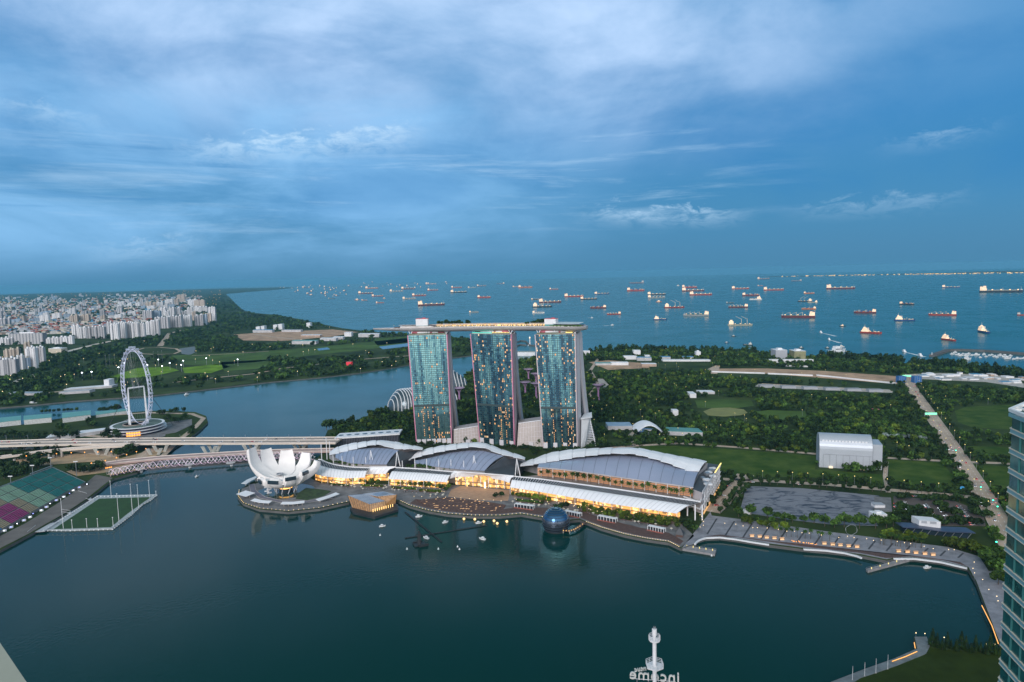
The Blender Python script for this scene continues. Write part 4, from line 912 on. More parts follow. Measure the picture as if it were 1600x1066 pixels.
# ------------------------------------------------------------------ waterfront arcade under its long white vault
skyl = M('skylight_glass', (0.03, 0.04, 0.055), 0.6, var=0.2, spec=0.08)
def shopfront(name):
    m, nt_, bb = _nodes(name); L = nt_.links.new; g_ = nt_.nodes.new('ShaderNodeNewGeometry'); mp_ = nt_.nodes.new('ShaderNodeMapping'); mp_.inputs['Scale'].default_value = (0.28, 0.28, 0.22); L(g_.outputs['Position'], mp_.inputs[0])
    v_ = nt_.nodes.new('ShaderNodeTexVoronoi'); v_.distance = 'CHEBYCHEV'; v_.inputs['Scale'].default_value = 1.0; L(mp_.outputs[0], v_.inputs['Vector']); r_ = nt_.nodes.new('ShaderNodeValToRGB'); s_ = nt_.nodes.new('ShaderNodeSeparateColor'); L(v_.outputs['Color'], s_.inputs[0]); L(s_.outputs[0], r_.inputs[0])
    cr = r_.color_ramp; cr.interpolation = 'CONSTANT'
    for p_, c_ in ((0.0, (0.10, 0.04, 0.01)), (0.18, (0.75, 0.33, 0.06)), (0.45, (1.0, 0.50, 0.12)), (0.7, (0.45, 0.19, 0.04)), (0.84, (1.5, 0.95, 0.42))):
        e_ = cr.elements[0] if p_ == 0 else cr.elements.new(p_); e_.position = p_; e_.color = (*c_, 1)
    cr.elements.remove(cr.elements[-1]) if cr.elements[-1].position == 1.0 else None
    L(r_.outputs[0], bb.inputs['Emission Color']); bb.inputs['Emission Strength'].default_value = 0.95; bb.inputs['Base Color'].default_value = (0.3, 0.2, 0.1, 1); m.cycles.emission_sampling = 'FRONT'; return m
shopm = shopfront('lit_shopfront')
def arcade(label, up, lo, zu=21, zl=12.5, glass=True, wall=True, n=25):
    Lo = [G(p.x, p.y, zl) for p in resample(lo, n)]; Up = [G(p.x, p.y, zu) for p in resample(up, n)]
    t = thing('shopping_arcade', label, 'shopping arcade', Vector((Lo[0].x, Lo[0].y, 3)), 'waterfront shopping arcade under white vaults'); f = MB(); gl = MB(); rb = MB(); R1 = []
    def prof(a, b_, s): p = a.lerp(b_, s); return p + Vector((0, 0, (2.6 * math.sin(math.pi * min(1.0, s / 0.9)) if s < 0.45 else 2.6 * (1 - (s - 0.45) / 0.55)) + 0.5))
    S_ = [0, 0.1, 0.2, 0.32, 0.44, 0.54]
    rings = []
    for a, b_ in zip(Lo, Up):
        r = [prof(a, b_, s) for s in (S_ if glass else S_ + [0.68, 0.85, 1.0])]; rings.append(r + [p - Vector((0, 0, 0.35)) for p in reversed(r)])
    f.loft(rings); f.build('vault', whitem, t, smooth=False)
    if glass:
        for i in range(n - 1):
            for j in range(2):
                q0, q1 = (i + 0.06 + j * 0.5) / 1, (i + 0.44 + j * 0.5)
                a0, b0, a1, b1 = Lo[i].lerp(Lo[i + 1], q0 - i), Up[i].lerp(Up[i + 1], q0 - i), Lo[i].lerp(Lo[i + 1], q1 - i), Up[i].lerp(Up[i + 1], q1 - i)
                gl.quad(prof(a0, b0, 0.56), prof(a1, b1, 0.56), prof(a1, b1, 0.97), prof(a0, b0, 0.97))
        gl.build('skylight', skyl, t)
        f = MB()
        for i in range(n - 1):
            f.quad(prof(Lo[i], Up[i], 0.54) - Vector((0, 0, 0.25)), prof(Lo[i + 1], Up[i + 1], 0.54) - Vector((0, 0, 0.25)), prof(Lo[i + 1], Up[i + 1], 1) - Vector((0, 0, 0.25)), prof(Lo[i], Up[i], 1) - Vector((0, 0, 0.25)))
        f.build('roof_frame', white, t)
    f = MB()
    for i in range(n - 1): f.beam(prof(Lo[i], Up[i], 1.0) + Vector((0, 0, 0.4)), prof(Lo[i + 1], Up[i + 1], 1.0) + Vector((0, 0, 0.4)), 0.9, 1.4)
    f.build('gutter', white, t)
    f = MB()
    for i in range(0, n): 
        r = [prof(Lo[i], Up[i], s) + Vector((0, 0, 0.12)) for s in S_]
        for a, b_ in zip(r, r[1:]): f.beam(a, b_, 0.35, 0.25)
    f.build('rib', M('rib_grey', (0.5, 0.51, 0.55), 0.5, var=0) if not bpy.data.materials.get('rib_grey') else bpy.data.materials['rib_grey'], t)
    if wall:
        f = MB(); col = MB()
        for i in range(n - 1):
            d0 = (Up[i] - Lo[i]); d0.z = 0; d1 = (Up[i + 1] - Lo[i + 1]); d1.z = 0; a, b_ = Lo[i] + d0.normalized() * 4.0, Lo[i + 1] + d1.normalized() * 4.0
            f.quad((a.x, a.y, 3.2), (b_.x, b_.y, 3.2), (b_.x, b_.y, zl + 1.0), (a.x, a.y, zl + 1.0))
        f.build('shopfront', shopm, t)
        f = MB()
        for i in range(n - 1):
            d0 = (Up[i] - Lo[i]); d0.z = 0; a, b_ = Lo[i] + d0.normalized() * 2.5, Lo[i + 1] + d0.normalized() * 2.5; f.beam((a.x, a.y, 7.6), (b_.x, b_.y, 7.6), 3.4, 0.35)
            f.beam((Lo[i].x, Lo[i].y, 8.6), (Lo[i + 1].x, Lo[i + 1].y, 8.6), 0.15, 0.9) if False else None
        f.build('balcony', M('arcade_floor', (0.32, 0.2, 0.12), 0.6), t)
        f = MB()
        for i in range(0, n, 2): p = Lo[i]; f.tube((p.x, p.y + 1.2, 3), (p.x, p.y + 1.2, zl), 0.35, 0.35, 6)
        f.build('column', white, t)
    return t, Lo, Up
arcade('white vaulted arcade curving behind the lotus museum', [(497, 719), (502, 719), (508, 722.5), (522, 727), (550, 731), (577, 732)], [(492, 741), (500, 743.5), (510, 745), (522, 746.5), (540, 748), (570, 746.5)], n=17)
arcade('short high white vault over the golden entrance left of the long arcade', [(577, 731), (600, 730.5), (618, 730.5)], [(567, 742.5), (585, 741), (603, 741)], glass=False, wall=True, n=7)
arcade('middle white vaulted arcade above the clipped hedge', [(618, 731.5), (660, 734), (709, 738.5)], [(607, 749), (650, 751), (698, 754)], n=21)
arcade('high white vault over the orange-lit event plaza', [(709, 737.5), (755, 741), (803, 745)], [(703, 748.5), (713, 745.5), (755, 745.5), (785, 751), (796, 755)], zu=22, zl=15, glass=False, wall=False, n=13)
arcade('longest white vaulted arcade in front of the largest hall', [(803, 745.5), (840, 749), (967, 766), (1094, 785)], [(797, 762), (840, 768.5), (949, 787), (1058, 803)], n=37)
# open event plaza: lit back wall, floor, steps
t = thing('plaza_entrance', 'open orange-lit entrance hall behind the event plaza, under the high vault', 'entrance hall', G(750, 757)); W0, W1 = G(712, 757), G(797, 764)
f = MB(); f.quad(W0, W1, W1 + Vector((0, 0, 15)), W0 + Vector((0, 0, 15))); f.build('shopfront', shopm, t)
for k in range(7): q = W0.lerp(W1, (k + 0.3) / 7) + Vector((0, -2, 0)); MB().tube(q, q + Vector((0, 0, 14)), 0.6, 0.6, 8).build('column', white, t)
f = MB(); f.beam(W0 + Vector((0, -2, 5.5)), W1 + Vector((0, -2, 5.5)), 4, 0.6); f.build('balcony', bpy.data.materials['arcade_floor'], t)
MB().box(lerp(W0.x, W1.x, .55), lerp(W0.y, W1.y, .55) - 6, 3.2, 2.2, 2.2, 8).build('light_column', warmhot, t)
MB().box(lerp(W0.x, W1.x, .22), lerp(W0.y, W1.y, .22) - 6, 3.2, 1.2, 1.2, 9).build('light_column', warm, t)
sheet('plaza', [(705, 766), (720, 760), (797, 767), (794, 783), (745, 782), (700, 776)], 3.5, M('plaza_paving', (0.42, 0.26, 0.17), 0.6, var=0.15, scale=0.2))  # orange plaza lighting put into the paving colour
t = thing('tiered_seating', 'dark red stepped waterfront seating scattered with small step lights', 'seating', G(725, 792))
f = MB(); S0 = [(652, 783), (700, 779), (760, 786), (790, 791)]; S1 = [(680, 797), (715, 801), (760, 801), (786, 797)]
a = [G(p.x, p.y) for p in resample(S0, 13)]; b_ = [G(p.x, p.y) for p in resample(S1, 13)]
for k in range(6):
    f.thick([p.lerp(q, k / 6) + Vector((0, 0, 1.8 - 0.3 * k)) for p, q in zip(a, b_)], [p.lerp(q, (k + 1) / 6 - 0.004) + Vector((0, 0, 1.8 - 0.3 * k)) for p, q in zip(a, b_)], 1.8)
f.build('tiers', boardw, t)
g = random.Random(8); stepl = glow('step_glow', (1.0, 0.6, 0.3), 0.55)
for i in range(64):
    k = g.randrange(6); x = g.random() * 11.9; j = int(x); p = a[j].lerp(a[j + 1], x - j).lerp(b_[j].lerp(b_[j + 1], x - j), (k + 0.5) / 6); MB().box(p.x, p.y, p.z + 1.8 - 0.3 * k + 0.02, g.uniform(1.4, 2.6), 0.35, 0.3, 0.4).build('step_light', stepl, t)

# ------------------------------------------------------------------ crystal pavilion, globe pavilion
t = thing('crystal_pavilion', 'faceted glass crystal pavilion glowing amber on its own small island', 'pavilion', G(580, 792))
MB().prism([G(547, 793), G(552, 800), (G(582, 807)), G(586, 807), G(622, 796), G(622, 788), G(605, 781), G(560, 781)], -1, 2.6).build('base', dark, t)
amber = M('amber_glass', (0.20, 0.12, 0.07), 0.2, var=0.5, scale=0.35, emit=(1.0, 0.50, 0.13), estr=0.11, sample=True); amberd = M('amber_glass_dim', (0.2, 0.13, 0.08), 0.2, var=0.5, scale=0.4, emit=(1.0, 0.55, 0.2), estr=0.15)
bluer = M('ribbed_glass_roof', (0.26, 0.31, 0.40), 0.25, metal=0.3, var=0.08)
def crystal(base, top, hs):
    B = [G(u, v, 2.6) for u, v in base]; Tp = [G(u, v, h) for (u, v), h in zip(top, hs)]; n = len(B); f = MB()
    for i in range(n): j = (i + 1) % n; f.quad(B[i], B[j], Tp[j], Tp[i], mi=0 if i == 0 else 1)
    f.build('glass_wall', [amber, amberd], t); f = MB(); f.add(Tp, [tuple(range(n))]); f.build('roof', bluer, t)
    f = MB(); A, Bq = Tp[0].lerp(Tp[3], 0), Tp[3]
    for k in range(1, 14): f.beam(Tp[0].lerp(Tp[1], k / 14) + Vector((0, 0, 0.15)), Tp[3].lerp(Tp[2], k / 14) + Vector((0, 0, 0.15)), 0.35, 0.3)
    f.build('roof_fins', M('pale_fin', (0.4, 0.45, 0.52), 0.4) if not bpy.data.materials.get('pale_fin') else bpy.data.materials['pale_fin'], t)
    f = MB()
    for i in range(3):
        j = (i + 1) % n
        for k in range(9): f.beam(B[i].lerp(B[j], k / 8), Tp[i].lerp(Tp[j], k / 8), 0.4, 0.4)
    f.build('mullions', dark, t)
crystal([(550, 793), (578, 800), (603, 794), (560, 784)], [(543, 774), (577, 788), (602, 783), (571, 772)], [15, 11, 11, 14])
crystal([(599, 791), (618, 787), (612, 782), (585, 783)], [(590, 776), (620, 773), (600, 768), (566, 772)], [14, 14, 16, 13])
for k in range(10): q = G(583 + k * 3.4, 800 - k * 0.9, 2.6); MB().box(q.x, q.y, 2.6, 0.7, 0.7, 3.4).build('deck_lamp', warm, t)
t = thing('globe_pavilion', 'dark blue glass globe pavilion floating beside the promenade', 'pavilion', G(869, 829, 0)); gc = G(869, 829, 0) + Vector((0, 3, 0)); r = 15.2; zc = 9.5
prof = [(r * math.cos(R_(a)), zc + r * math.sin(R_(a))) for a in range(-36, 20, 4)]; MB().lathe(prof, (gc.x, gc.y, 0), 40).build('lower_shell', M('globe_metal', (0.12, 0.145, 0.19), 0.25, metal=0.8, var=0.0), t, smooth=True)
prof = [(r * math.cos(R_(a)), zc + r * math.sin(R_(a))) for a in list(range(16, 90, 5)) + [89.9]]; MB().lathe(prof, (gc.x, gc.y, 0), 40).build('glass_dome', M('globe_glass', (0.035, 0.11, 0.22), 0.12, metal=0.6, var=0.1), t, smooth=True)
for a in range(-30, 90, 12):
    rr = (r + 0.25) * math.cos(R_(a)); z = zc + (r + 0.25) * math.sin(R_(a)); MB().lathe([(rr - 0.2, z - 0.15), (rr + 0.15, z - 0.1), (rr + 0.15, z + 0.1), (rr - 0.2, z + 0.15)], (gc.x, gc.y, 0), 40).build('louvre_ring', M('globe_fin', (0.09, 0.115, 0.15), 0.3, metal=0.6, var=0) if not bpy.data.materials.get('globe_fin') else bpy.data.materials['globe_fin'], t)
MB().lathe([(13, -1), (13, 0.8), (12, 1.0)], (gc.x, gc.y, 0), 32).build('float_base', dark, t)
t = thing('walkway', 'curved lit footbridge linking the globe pavilion to the promenade', 'footbridge', G(905, 822)); P = [G(*q, 3) for q in ((880, 829), (890, 829.5), (898, 827), (905, 823), (914, 816))]
f = MB()
for a, b_ in zip(P, P[1:]): f.beam(a, b_, 4, 0.6)
f.build('deck', boardw, t)
for i, p in enumerate(P): MB().tube((p.x, p.y, -2), (p.x, p.y, 3), 0.5, 0.5, 6).build('pile', conc, t)
for i in range(9):
    k = i / 9 * 3.99; j = int(k); p = P[j].lerp(P[j + 1], k - j) + Vector((0, -2, 0)); MB().box(p.x, p.y, 3.2, 0.45, 0.45, 1.1).build('lamp', warm, t)
# pergola shelters on the boardwalk
def pergola(u0, v0, u1, v1, label):
    a, b_ = G(u0, v0), G(u1, v1); t = thing('promenade_shelter', label, 'shelter', (a + b_) / 2, 'white framed shelters along the promenade'); d = (b_ - a).normalized(); nn = Vector((-d.y, d.x, 0))
    for z, nm in ((4.6, 'shelter_roof'),): MB().thick([a + nn * 5 + Vector((0, 0, z)), b_ + nn * 5 + Vector((0, 0, z))], [a + Vector((0, 0, z)), b_ + Vector((0, 0, z))], 0.35).build(nm, white, t)
    f = MB(); g_ = MB()
    n_ = 6
    for k in range(n_ + 1):
        for s in (0, 5): p = a.lerp(b_, k / n_) + nn * s; f.box(p.x, p.y, 3, 0.55, 0.55, 4.6)
    f.build('frame', white, t); MB().thick([a + nn * 2.6 + Vector((0, 0, 3.6)), b_ + nn * 2.6 + Vector((0, 0, 3.6))], [a + nn * 2 + Vector((0, 0, 3.6)), b_ + nn * 2 + Vector((0, 0, 3.6))], 3).build('glazed_wall', darkglass, t)
    MB().thick([a - nn * 1.5 + Vector((0, 0, 0.9)), b_ - nn * 1.5 + Vector((0, 0, 0.9))], [a - nn * 2.6 + Vector((0, 0, 0.9)), b_ - nn * 2.6 + Vector((0, 0, 0.9))], 0.8).build('bench_wall', M('red_bench', (0.4, 0.12, 0.09), 0.6) if not bpy.data.materials.get('red_bench') else bpy.data.materials['red_bench'], t)
pergola(804, 793, 833, 797, 'white framed shelter beside the red tiered seating'); pergola(881, 804, 906, 809, 'white framed shelter behind the globe pavilion'); pergola(934, 812, 962, 817.5, 'white framed shelter just right of the globe footbridge'); pergola(1012, 828, 1037, 833.5, 'white framed shelter at the far right of the boardwalk')
# floating fountain rig in the bay
t = thing('fountain_rig', 'dark cross of floating fountain booms with a short mast in the bay', 'fountain', G(656, 850, 0))
for p, q in (((633, 800), (690, 847)), ((633, 841), (760, 821))):
    a, b_ = G(*p, 0.6), G(*q, 0.6); f = MB(); d = (b_ - a).normalized(); nn = Vector((-d.y, d.x, 0)) * 0.7
    f.beam(a + nn, b_ + nn, 0.35, 0.6); f.beam(a - nn, b_ - nn, 0.35, 0.6)
    for k in range(25): m_ = a.lerp(b_, k / 24); f.beam(m_ + nn, m_ - nn, 0.5, 0.6)
    f.build('boom', dark, t)
q = G(655.5, 852, 0); MB().box(q.x, q.y, 0, 3.4, 3.4, 13).box(q.x, q.y, 13, 1.4, 1.4, 3).build('mast', dark, t)
MB().box(q.x, q.y, 0.2, 12, 9, 1.4, 0.4).box(q.x + 5, q.y - 4, 0.2, 10, 1.5, 2.6, 0.4).box(q.x - 3, q.y + 5, 0.2, 10, 1.5, 2.4, 0.4).build('float', dark, t)

# ------------------------------------------------------------------ giant observation wheel
C = D(212.5, 605.5, 1290); RW = 74.0; wh = Vector((math.sin(R_(-46.6)), math.cos(R_(-46.6)), 0)); wa = Vector((wh.y, -wh.x, 0)); wz = Vector((0, 0, 1))
wl = M('wheel_white', (0.72, 0.74, 0.85), 0.4, var=0.04, emit=(0.5, 0.55, 1.0), estr=0.10); wcap = M('capsule_glass', (0.5, 0.55, 0.65), 0.2, metal=0.3, var=0.1)
t = thing('observation_wheel', 'giant white observation wheel with bluish lights on the left shore', 'ferris wheel', Vector((C.x, C.y, 15)))
def wp_(a, r, s): return C + wh * (r * math.cos(a)) + wz * (r * math.sin(a)) + wa * s
f = MB(); NS = 56
for r, s, tr in ((RW, -3.2, 0.42), (RW, 3.2, 0.42), (RW - 4.5, 0, 0.4)):
    for i in range(NS): f.tube(wp_(i * 2 * math.pi / NS, r, s), wp_((i + 1) * 2 * math.pi / NS, r, s), tr, tr, 5, cap=False)
f.build('rim', wl, t)
f = MB()
for i in range(NS):
    a0, a1 = i * 2 * math.pi / NS, (i + 1) * 2 * math.pi / NS
    sg = 3.2 if i % 2 else -3.2
    f.tube(wp_(a0, RW, sg), wp_(a1, RW, -sg), 0.24, 0.24, 4, cap=False); f.tube(wp_(a0, RW - 4.5, 0), wp_(a1, RW, sg), 0.22, 0.22, 4, cap=False); f.tube(wp_(a0, RW - 4.5, 0), wp_(a1, RW, -sg), 0.3, 0.3, 4, cap=False)
f.build('rim_bracing', wl, t)
f = MB()
for i in range(56): f.tube(wp_(i * 2 * math.pi / 56, RW - 4.5, 0), C + wa * (5 if i % 2 else -5), 0.07, 0.07, 3, cap=False)
f.build('spoke_cables', steelg, t)
capm = MB(); capm.lathe([(0.2, -3.6), (1.7, -3.3), (2.0, -2), (2.0, 2), (1.7, 3.3), (0.2, 3.6)], (0, 0, 0), 10); cap0 = None
for i in range(28):
    p = wp_(i * 2 * math.pi / 28 + 0.05, RW + 3.2, 0)
    if cap0 is None:
        me_b = MB(); me_b.add([(C.x * 0 + v[2] * wa.x - v[1] * wh.x, v[2] * wa.y - v[1] * wh.y, v[0]) for v in capm.v], capm.f); cap0 = me_b.build('capsule', wcap); c_ = cap0
    else: c_ = cap0.copy(); COL.objects.link(c_)
    c_.parent = t; c_.location = p - t.location
MB().tube(C - wa * 14, C + wa * 14, 1.6, 1.6, 10).build('axle', white, t)
for sg in (-1, 1):
    top = C + wa * (14 * sg)
    for k in (-1, 1): q = Vector((top.x, top.y, 3)) + wh * (4.0 * k) + wa * (2.0 * sg); MB().tube(q, top, 1.5, 1.2, 8).build('support_column', white, t)
    q = Vector((C.x, C.y, 3)) + wa * (62 * sg); MB().tube(q, top, 0.45, 0.45, 5).build('stay_cable', dark, t)
tp = thing('wheel_terminal', 'round three-storey terminal with white ringed terraces under the observation wheel', 'terminal building', G(216, 676))
o = G(216, 674)
for k, (z, s) in enumerate(((3, 1.0), (8, 0.98), (13, 0.93))):
    rx, ry = 49 * s, 50 * s
    MB().lathe([(rx * 0.93, z), (rx * 0.93, z + 4)], (o.x, o.y, 0), 40, sx=1, sy=ry / rx).build('glazing', M('dark_violet_glass', (0.05, 0.045, 0.08), 0.15) if k == 0 else bpy.data.materials['dark_violet_glass'], tp)
    MB().lathe([(rx * 0.985, z + 4.0), (rx * 1.02, z + 4.0), (rx * 1.02, z + 4.7), (rx * 0.985, z + 4.7)], (o.x, o.y, 0), 40, sx=1, sy=ry / rx).build('terrace_ring', white, tp); MB().lathe([(rx * 0.5, z + 4.0), (rx * 0.985, z + 4.05), (rx * 0.985, z + 4.4), (rx * 0.5, z + 4.4)], (o.x, o.y, 0), 40, sx=1, sy=ry / rx).build('terrace_deck', conc if k < 2 else bpy.data.materials['stone_deck'] if bpy.data.materials.get('stone_deck') else M('stone_deck', (0.16, 0.15, 0.15), 0.8), tp)
MB().lathe([(0.1, 18.0), (41, 18.0), (42, 17.6)], (o.x, o.y, 0), 40).build('roof', M('roof_green_grey', (0.10, 0.14, 0.12), 0.8, var=0.4, scale=0.1), tp)
MB().lathe([(20, 18), (20, 19.6), (18.5, 19.6), (18.5, 18)], (o.x - 4, o.y - 4, 0), 30).build('roof_ring', M('roof_tan', (0.3, 0.25, 0.22), 0.7), tp)
for k in range(6):
    a = -1.45 + 0.085 * k; f = MB()
    for z in (3.6, 8.4): f.box(o.x + 46.5 * math.cos(a), o.y + 47 * math.sin(a), z, 3.2, 0.8, 2.2, a + math.pi / 2)
    f.build('lit_front', orangel, tp)
sheet('pavement', [(172, 668), (200, 655), (240, 655), (262, 664), (258, 682), (225, 690), (180, 686)], 3.24, pave)
def box_building(name, label, cat, px, z1, wallm, roofm_, group=None, parapet=0.8):
    P = [G(u, v) for u, v in px]; c = sum(P, Vector()) / len(P); t = thing(name, label, cat, c, group); f = MB(); f.prism(P, 3, z1); f.build('wall', wallm, t)
    Q = [c + (p - c) * 1.02 for p in P]; f = MB(); f.prism(Q, z1, z1 + parapet); f.build('roof', roofm_, t); return t
pitw = M('pit_wall', (0.5, 0.52, 0.52), 0.6, var=0.2, scale=0.4)
for px, lab in (([(-40, 672), (33, 664), (33, 657.5), (-40, 665)], 'long pit building with a teal roof, at the left edge of the shore'), ([(38, 664), (81, 660), (81, 654), (38, 657.5)], 'long pit building with a teal roof, middle one of the row behind the viaduct'), ([(98, 661), (142, 655.5), (142, 649), (98, 653)], 'long pit building with a teal roof, nearest the observation wheel')):
    box_building('pit_building', lab, 'building', px, 13, pitw, tealroof, 'teal-roofed pit buildings')
box_building('pit_wall_block', 'narrow pale stand running from the teal-roofed buildings to the wheel', 'grandstand', [(150, 653), (200, 646), (200, 643.5), (150, 648)], 9, pitw, tealroof)
for px, z, lab in (([(72, 690), (92, 686), (98, 683), (80, 684)], 9, 'low curved white roof behind the viaduct at the left'), ([(125, 683), (165, 677), (165, 674), (122, 679)], 9, 'low white canopy building left of the wheel terminal'), ([(95, 686), (118, 684), (118, 681), (95, 682)], 8, 'small white flat roof between the two canopies behind the viaduct')):
    box_building('low_building', lab, 'building', px, z, M('pale_wall', (0.45, 0.45, 0.47), 0.6) if not bpy.data.materials.get('pale_wall') else bpy.data.materials['pale_wall'], white)

# ------------------------------------------------------------------ bridges
def viaduct(name, label, cat, mid, width, zs, parts_m, lanes=3):
    n = len(mid); P = [G(u, v, z) for (u, v), z in zip(mid, zs)]; t = thing(name, label, cat, Vector((P[n // 2].x, P[n // 2].y, 3))); A = []; B = []
    for i in range(n):
        d = P[min(i + 1, n - 1)] - P[max(0, i - 1)]; nn = Vector((-d.y, d.x, 0)).normalized() * width / 2; A.append(P[i] + nn); B.append(P[i] - nn)
    MB().thick(A, B, 2.6).build('deck', parts_m, t)
    for Q, s in ((A, 1), (B, -1)):
        f = MB()
        for a, b_ in zip(Q, Q[1:]): f.beam(a + Vector((0, 0, 0.55)), b_ + Vector((0, 0, 0.55)), 0.5, 1.1)
        f.build('parapet', M('pale_rail', (0.62, 0.56, 0.52), 0.6, var=0.05) if not bpy.data.materials.get('pale_rail') else bpy.data.materials['pale_rail'], t)
    if lanes > 1:
        f = MB()
        for s in (0.5,):
            for i in range(n - 1): f.beam(A[i].lerp(B[i], s) + Vector((0, 0, 0.5)), A[i + 1].lerp(B[i + 1], s) + Vector((0, 0, 0.5)), 1.2, 1.0)
        f.build('median', bpy.data.materials['pale_rail'], t)
    return t, P, A, B
vd, VP, VA, VB = viaduct('viaduct', 'wide pale expressway viaduct on V-shaped piers crossing the channel', 'bridge', [(-70, 695), (0, 693), (70, 691), (140, 690), (220, 689), (300, 688.5), (380, 688.5), (450, 688), (530, 687.5)], 38, [16] * 9, deckc)
f = MB()
for fr in (0.25, 0.75):
    for i in range(len(VA) - 1): f.beam(VA[i].lerp(VB[i], fr) + Vector((0, 0, 0.03)), VA[i + 1].lerp(VB[i + 1], fr) + Vector((0, 0, 0.03)), 13, 0.06)
f.build('carriageway', M('viaduct_road', (0.36, 0.30, 0.26), 0.8, var=0.1), vd)
vm = M('pier_concrete', (0.5, 0.5, 0.46), 0.7)
for u, v in ((163, 712), (245, 712), (330, 708.5), (394, 706), (470, 702)):
    q = G(u, v, 0); 
    for dy in (-6, 14):
        f = MB()
        for sg in (-1, 1):
            for kx in range(3): f.beam((q.x + sg * 3 + sg * kx * 1.5, q.y + dy, 0), (q.x + sg * (9 + 2.2 * kx), q.y + dy, 13.6), 2.4, 1.0)
        f.box(q.x, q.y + dy, -1, 14, 5, 2.5); f.build('pier', vm, vd)
f = MB()
for u in range(10, 520, 34): q = G(u, 688.6, 16); f.box(q.x, q.y, 16, 0.3, 0.3, 10).box(q.x, q.y - 2, 26, 0.4, 4, 0.3)
f.build('lamp_posts', steelg, vd)
rp, RP, RA, RB = viaduct('slip_road', 'narrow curved slip road on slim columns in front of the viaduct', 'bridge', [(-60, 722), (0, 714), (60, 706), (110, 701), (160, 697.5), (215, 694.5)], 10, [11, 12, 13.5, 14.5, 15.3, 15.8], deckc, 1)
for u, v in ((23, 726), (54, 722), (77, 718), (84, 716), (97, 714), (-10, 730)):
    q = G(u, v); MB().box(q.x, q.y, 3, 2.4, 2.4, 8.5).build('column', conc, rp)
# noise-walled white section behind the halls
t = thing('expressway_gallery', 'white roofed gallery over the expressway with a dark louvred side', 'gallery', G(570, 696)); a, b_, c, d_ = G(524, 697, 3), G(624, 690, 3), G(624, 684, 3), G(524, 688, 3)
MB().prism([a, b_, b_ + Vector((0, 30, 0)), a + Vector((0, 30, 0))], 3, 15).build('louvred_wall', dark, t); MB().prism([a + Vector((0, -1, 0)), b_ + Vector((1, -1, 0)), b_ + Vector((1, 32, 0)), a + Vector((0, 32, 0))], 15, 17.5).build('roof', white, t)
for k in range(8): q = a.lerp(b_, (k + 0.5) / 8) + Vector((0, 14, 0)); MB().lathe([(4.5, 17.5), (4.5, 17.9), (3.5, 18.0)], (q.x, q.y, 0), 10).build('roof_vent', darkglass, t)
f = MB()
for k in range(40): q = a.lerp(b_, k / 40); f.box(q.x, q.y - 0.4, 3, 0.5, 0.5, 12)
f.build('louvres', M('violet_louvre', (0.14, 0.14, 0.2), 0.5), t)
br, BP, BA, BB = viaduct('road_bridge', 'pinkish low road bridge between the viaduct and the spiral footbridge', 'bridge', [(140, 728), (190, 721), (245, 715.5), (300, 712), (350, 709), (400, 706), (460, 704), (520, 703)], 17, [6, 7, 8, 8, 8, 8, 7.5, 7], M('pinkish_deck', (0.42, 0.30, 0.28), 0.7), 1)
for u, v in ((262, 722), (303, 719), (345, 716), (388, 714)):
    q = G(u, v, 0); MB().box(q.x, q.y + 6, -1, 3, 9, 7.5).build('pier', vm, br)
hx = thing('helix_bridge', 'spiral white tube footbridge glowing with pink and white lights', 'footbridge', G(300, 722, 0)); hp = [G(p.x, p.y, 8.5) for p in resample([(172, 739), (200, 733), (230, 728), (262, 724.5), (300, 721.5), (340, 718.5), (385, 715), (440, 711), (490, 713)], 160)]
f = MB()
for a, b_ in zip(hp[::4], hp[4::4]): f.beam(a - Vector((0, 0, 3.5)), b_ - Vector((0, 0, 3.5)), 6, 0.8)
f.build('deck', M('helix_deck', (0.16, 0.11, 0.11), 0.7), hx)
Lh = 0.0
def helix(ph, sg, r, turns, rad, m, nm):
    f = MB(); pts = []; n = len(hp) * 2
    for i in range(n):
        x = i / (n - 1) * (len(hp) - 1); j = min(len(hp) - 2, int(x)); p = hp[j].lerp(hp[j + 1], x - j); d = (hp[j + 1] - hp[j]).normalized(); nn = Vector((-d.y, d.x, 0)); a = ph + sg * turns * 2 * math.pi * i / n; pts.append(p + nn * (r * math.cos(a)) + Vector((0, 0, r * math.sin(a))))
    for a, b_ in zip(pts, pts[1:]): f.tube(a, b_, rad, rad, 4, cap=False)
    f.build(nm, m, hx)
tubem = M('helix_tube', (0.62, 0.58, 0.62), 0.35, metal=0.3, var=0.03)
ledm = M('helix_led', (0.7, 0.6, 0.7), 0.4, var=0, emit=(0.95, 0.72, 0.95), estr=0.4)
for k in range(4): helix(k * math.pi / 2, 1, 5.4, 14, 0.24, ledm if k % 2 else tubem, 'outer_helix')
for k in range(4): helix(k * math.pi / 2 + 0.4, -1, 4.6, 14, 0.18, tubem, 'inner_helix')
for u, v in ((221, 738), (297, 731), (362, 728)):
    q = G(u, v, 0); f = MB(); f.lathe([(2.2, -1), (2.2, 2.0), (1.2, 2.5)], q, 10); f.tube((q.x, q.y, 2), (q.x - 6, q.y, 6.5), 0.7, 0.5, 6).tube((q.x, q.y, 2), (q.x + 6, q.y, 6.5), 0.7, 0.5, 6); f.build('tripod_pier', white, hx)
    MB().lathe([(6.5, 5.2), (7, 5.8), (6.5, 6.2)], (q.x, q.y - 3, 0), 14).build('viewing_pod', M('pod_deck', (0.45, 0.42, 0.42), 0.6) if not bpy.data.materials.get('pod_deck') else bpy.data.materials['pod_deck'], hx)
for k in range(70):
    p = hp[int(k / 70 * 150)]; d = (hp[int(k / 70 * 150) + 2] - p).normalized(); nn = Vector((d.y, -d.x, 0)); q = p + nn * 3.3 - Vector((0, 0, 2.6)); MB().box(q.x, q.y, q.z, 0.55, 0.55, 0.55).build('deck_lamp', warm if k < 22 else pinkl, hx)

